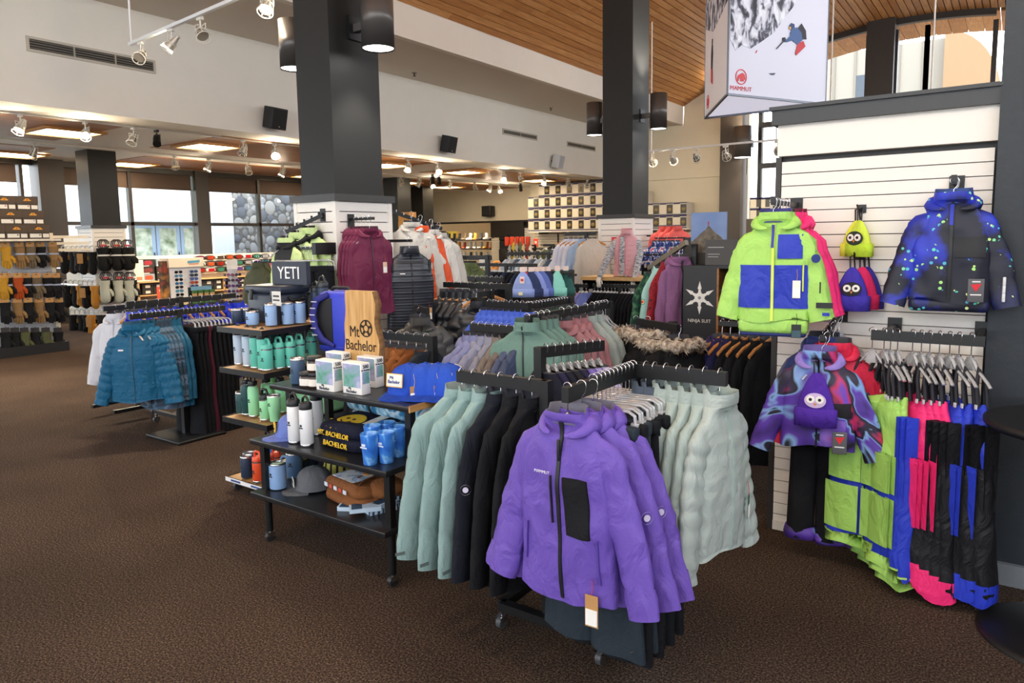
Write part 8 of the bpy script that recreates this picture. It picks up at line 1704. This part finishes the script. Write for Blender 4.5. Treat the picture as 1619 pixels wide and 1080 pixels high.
# long black bag / sled with round light emblem
p0 = PY(848, 405, 13.0); p1 = PY(902, 398, 13.0)
bg = thing('ski_bag', 'long black padded board bag with round white emblem before the end wall', 'bag', (p0.x, 13.0, p0.z), 0); W_ = p1.x-p0.x; zc = 0
R = []
for i in range(13):
    f = i/12; h = .26*math.sin(min(1, f*1.6+.08)*PI/2)*(1 if f < .9 else .9); R.append([(W_*f, .14*math.cos(a), -.08*f+.0+h*math.sin(a)) for a in [2*PI*k/14 for k in range(14)]])
obj('bag_body', MB().loft(R, 0, cap0=True, cap1=True), mat('#191a1c', .6), bg); e_ = obj('emblem', MB().lathe([(.13, 0), (.13, .008)], 0, 22), mat('#c9c7c0', .5), bg, (W_*.68, -.15, -.04)); e_.rotation_euler = (PI/2, 0, 0); obj('emblem_mark', MB().prism([(-.07, -.03), (.07, -.03), (.05, .02), (0, .05), (-.05, .02)], .008, .012, 'z'), BLACK, e_); obj('top_rail', MB().bar((W_*.2, -.05, .24), (W_, -.05, .2), .1, .03), mat('#55565a', .4), bg); obj('support', MB().box((W_*.3, -.1, -1.15), (W_*.9, .1, -.2)), mat('#2a2a2c', .6), bg)
# red cards, grey sign, skis, packs, caps in the far middle
def card(label, px, py, Y, w, h, c, marks=True, name='sign_card', mk='#f4e6e2', top=True):
    p = PY(px, py, Y); t = thing(name, label, 'sign', (p.x, p.y, 0)); obj('card', MB().box((-w/2, 0, p.z-h/2), (w/2, .015, p.z+h/2)), mat(c, .6), t)
    if marks: obj('card_text', MB().box((-w*.3, -.002, p.z+h*.12), (w*.3, 0, p.z+h*.2)).box((-w*.25, -.002, p.z-.02), (w*.25, 0, p.z+.02)).box((-w*.2, -.002, p.z-h*.3), (w*.2, 0, p.z-h*.24)), mat(mk, .6), t)
    obj('stand_pole', MB().cyl((0, .02, 0), (0, .02, p.z), .012, 0, 8), STEEL, t); obj('stand_base', MB().lathe([(.13, 0), (.13, .015), (.02, .02)], 0, 16, (0, .02, 0)), BLACK, t); return t
card('red notice card on the slatted corner column', 847, 384, 19.0, .16, .26, '#d8402f'); card('red card behind the white price board', 795, 428, 12.4, .13, .34, '#d8402f'); wc = card('white price board with green heading near the rear racks', 766, 424, 11.6, .26, .48, '#eef2f2', mk='#8cc08a')
gsn = card('grey sign with pale oval and lettering under the red card', 851, 402, 17.0, .34, .36, '#5d5a50', False); p = PY(851, 402, 17.0); e_ = obj('oval', MB().tube([(.09*math.cos(a), -.004, p.z+.06+.05*math.sin(a)) for a in [2*PI*q/18 for q in range(19)]], .016, 0, 5), mat('#e9e7df', .5), gsn); text('OAKLEY', .07, mat('#e9e7df', .5), gsn, (0, -.003, p.z-.06), (PI/2, 0, 0))
def ski(label, px, Y, c, h=1.5, dx=0):
    p = PY(px, 425, Y); t = thing('ski', label, 'ski', (p.x, p.y, 0), 0, 'skis standing on the far rack'); L = h/2
    R = []
    for i in range(15):
        f = i/14; w = (.055+.012*(2*f-1)**2)*(1 if f < .9 else max(.15, (1-f)/.1)); y = .06*max(0, f-.85)**1.2*8; R.append([(-w, y, h*f), (w, y, h*f), (w, y+.018, h*f), (-w, y+.018, h*f)])
    obj('ski_body', MB().loft(R, 0, cap0=True, cap1=True, smooth=False), pattern(f'ski {c}', [(0.4, c), (0.55, '#2a2a2c'), (0.65, c)], scale=3, interp='CONSTANT'), t); obj('binding', MB().bbox((0, -.03, h*.42), (.07, .06, .16), .01).bbox((0, -.03, h*.55), (.07, .06, .10), .01), BLACK, t)
for i, (px, c, h) in enumerate(((805, '#8a8d90', 1.42), (811, '#c9b23a', 1.48), (816, '#9a9c94', 1.45), (822, '#5a6a4a', 1.5), (827, '#b5a58a', 1.44), (833, '#a03a34', 1.46), (838, '#c8c8c0', 1.42))):
    ski(f'{["grey", "yellow", "pale grey", "olive", "sand", "red", "white"][i]} ski on the far ski rack, {ORD[i]} from the left', px, 16.5+.1*(i % 2), c, h)
srk = thing('ski_rack', 'dark rack with orange clamps holding the far skis', 'ski rack', (PY(822, 400, 16.9).x, 16.9, 0)); obj('rail', MB().box((-.5, 0, .5), (.5, .05, .56)).box((-.5, 0, 1.25), (.5, .05, 1.31)), BLACK, srk); obj('frame', MB().box((-.5, .05, 0), (-.45, .1, 1.4)).box((.45, .05, 0), (.5, .1, 1.4)).box((-.5, -.3, 0), (.5, .3, .05)), BLACK, srk)
for k in range(5): obj('orange_clamp', MB().bbox((-.4+.18*k, -.06, 1.50), (.10, .12, .26), .02), mat('#e04a26', .5), srk)
obj('clamp_rail', MB().box((-.5, -.0, 1.36), (.5, .05, 1.40)), BLACK, srk)
bpk = thing('backpack', 'black backpack hanging on the slatted partition far back', 'backpack', (PY(786, 410, 19.6).x, 20.13, .75)); obj('body', MB().bbox((0, 0, .4), (.42, .3, .8), .08), mat('#1d1c1b', .7), bpk); obj('pocket', MB().bbox((0, -.17, .28), (.34, .1, .4), .04), mat('#242322', .7), bpk); obj('top_lid', MB().bbox((0, -.03, .82), (.38, .3, .14), .05), mat('#141414', .7), bpk); obj('strap', MB().tube([(-.1, .1, .85), (0, .14, .95), (.1, .1, .85)], .02, 0, 6), BLACK, bpk)
def on_stand(t, loc, m=BLACK):
    obj('stand', MB().cyl((0, 0, -loc[2]+.01), (0, 0, .02), .02, 0, 8).lathe([(.15, -loc[2]), (.15, -loc[2]+.015), (.03, -loc[2]+.02)], 0, 14), m, t)
for i, (px, py, Y, c, lb) in enumerate(((785, 425, 13.2, '#c98432', 'mustard orange cap'), (696, 420, 9.5, '#3b3a38', 'dark grey cap'))):
    p = PY(px, py, Y); c_ = cap_hat('baseball_cap', f'{lb} on a stand among the rear racks', p, .5, fab(c), fab(c)); c_.scale = (1.5, 1.5, 1.5) if i == 0 else (1.2, 1.2, 1.2); s_ = 1.5 if i == 0 else 1.2; on_stand(c_, (0, 0, p.z/s_))
# far room: snowboards, shelves of boots
yb = thing('snowboard', 'yellow to orange snowboard mounted high in the far room', 'snowboard', PY(697, 373, 24.0)); n_ = 24; ol = [(-.9+.18*math.cos(PI/2+k*PI/12), .19*math.sin(PI/2+k*PI/12)) for k in range(13)]+[(.9+.18*math.cos(-PI/2+k*PI/12), .19*math.sin(-PI/2+k*PI/12)) for k in range(13)]
obj('board', MB().prism(ol, 0, .03, 'y'), pattern('board fade', [(0.38, '#e8c22a'), (0.5, '#e8861f'), (0.62, '#d8401f')], scale=.9, detail=0), yb); obj('binding', MB().bbox((-.35, -.06, 0), (.22, .12, .3), .03).bbox((.32, -.06, 0), (.22, .12, .3), .03), BLACK, yb); obj('wall_arm', MB().box((-.5, .03, -.05), (.5, .1, .0)).box((-.05, .05, -2.2), (.05, .15, 0)), DARKB, yb)
bs = thing('boot_shelf', 'long dark shelf unit with rows of boots and helmets in the far room', 'shelf unit', (PY(720, 400, 22.5).x, 22.5, 0))
for z in (.35, .75, 1.15, 1.5): obj('shelf', MB().box((-2.4, -.2, z), (2.2, .2, z+.03)), mat('#4a3b2c', .6), bs)
for x in (-2.4, -.1, 2.17): obj('upright', MB().box((x, -.2, 0), (x+.04, .2, 1.55)), mat('#2f2822', .6), bs)
rr = random.Random(9); cols_ = ['#d9d6d0', '#3a3836', '#b0432c', '#cfcbc2', '#6b5a46', '#8a3a30', '#e0dcd4', '#2a2a2c', '#c9832f']; bproto = {}
bsx = PY(720, 400, 22.5).x
for zi, z in enumerate((.38, .78, 1.18, 1.53)):
    for k in range(16):
        c = rr.choice(cols_); x = bsx-2.25+.275*k; lb = f'ski boot in the far room, {["bottom", "second", "third", "top"][zi]} shelf, {ORD[k]} from the left'
        if c in bproto: dup(bproto[c], (x, 22.45, z), rr.uniform(-.4, .4), lb)
        else:
            t = thing('ski_boot', lb, 'boot', (x, 22.45, z), .2, 'boots in the far room'); obj('shell', MB().tube([(0, .07, .28), (0, .06, .15), (0, .03, .06)], [.065, .06, .06], 0, 10).tube([(0, .1, .05), (0, -.12, .045), (0, -.16, .03)], [.055, .055, .03], 0, 10), mat(c, .45), t); obj('sole', MB().box((-.045, -.17, 0), (.045, .12, .02)), BLACK, t); bproto[c] = t
fs = thing('stacked_cartons', 'column of tan cartons beside the window column in the far left', 'boxes', (0, 0, 0)) if False else None
for k in range(3):
    p = PX(644, 345+15.0*k, -13.6); t = thing('carton', f'tan and white shoe carton beside the dark column, {ORD[k]} from the top of the stack', 'box', (p.x, p.y, p.z), 0, 'cartons by the dark column'); obj('box', MB().box((-.2, -.14, -.19), (.2, .14, .16)), mat('#c08b4a', .7), t); obj('label', MB().box((.2, -.13, -.15), (.205, .13, -.04)), mat('#ece6da', .6), t)
p = PX(644, 390, -13.6); cs_ = thing('carton_stand', 'dark plinth under the tan cartons', 'plinth', (p.x, p.y, 0)); obj('plinth', MB().box((-.2, -.14, 0), (.2, .14, p.z+.02)), DARKB, cs_)
sp3 = thing('wall_speaker', 'black speaker on the cream bulkhead far back', 'speaker', PY(772, 334, 20.15)); obj('cabinet', MB().bbox((0, 0, 0), (.38, .3, .36), .02), BLACK, sp3); obj('grille', MB().cbox((0, -.152, 0), (.32, .006, .3)), mat('#222222', .8), sp3); obj('bracket', MB().box((-.05, .1, -.05), (.05, .4, .05)), BLACK, sp3)
# ------------------------------------------------------------------ lettering becomes plain meshes
bpy.context.view_layer.update()
_dg = bpy.context.evaluated_depsgraph_get(); _cache = {}
for o in [q for q in bpy.data.objects if q.type == 'FONT']:
    k = o.data.name
    if k not in _cache: _cache[k] = bpy.data.meshes.new_from_object(o.evaluated_get(_dg))
    n = bpy.data.objects.new('lettering', _cache[k]); COL.objects.link(n)
    n.parent = o.parent; n.location = o.location; n.rotation_euler = o.rotation_euler; n.scale = o.scale
    bpy.data.objects.remove(o)
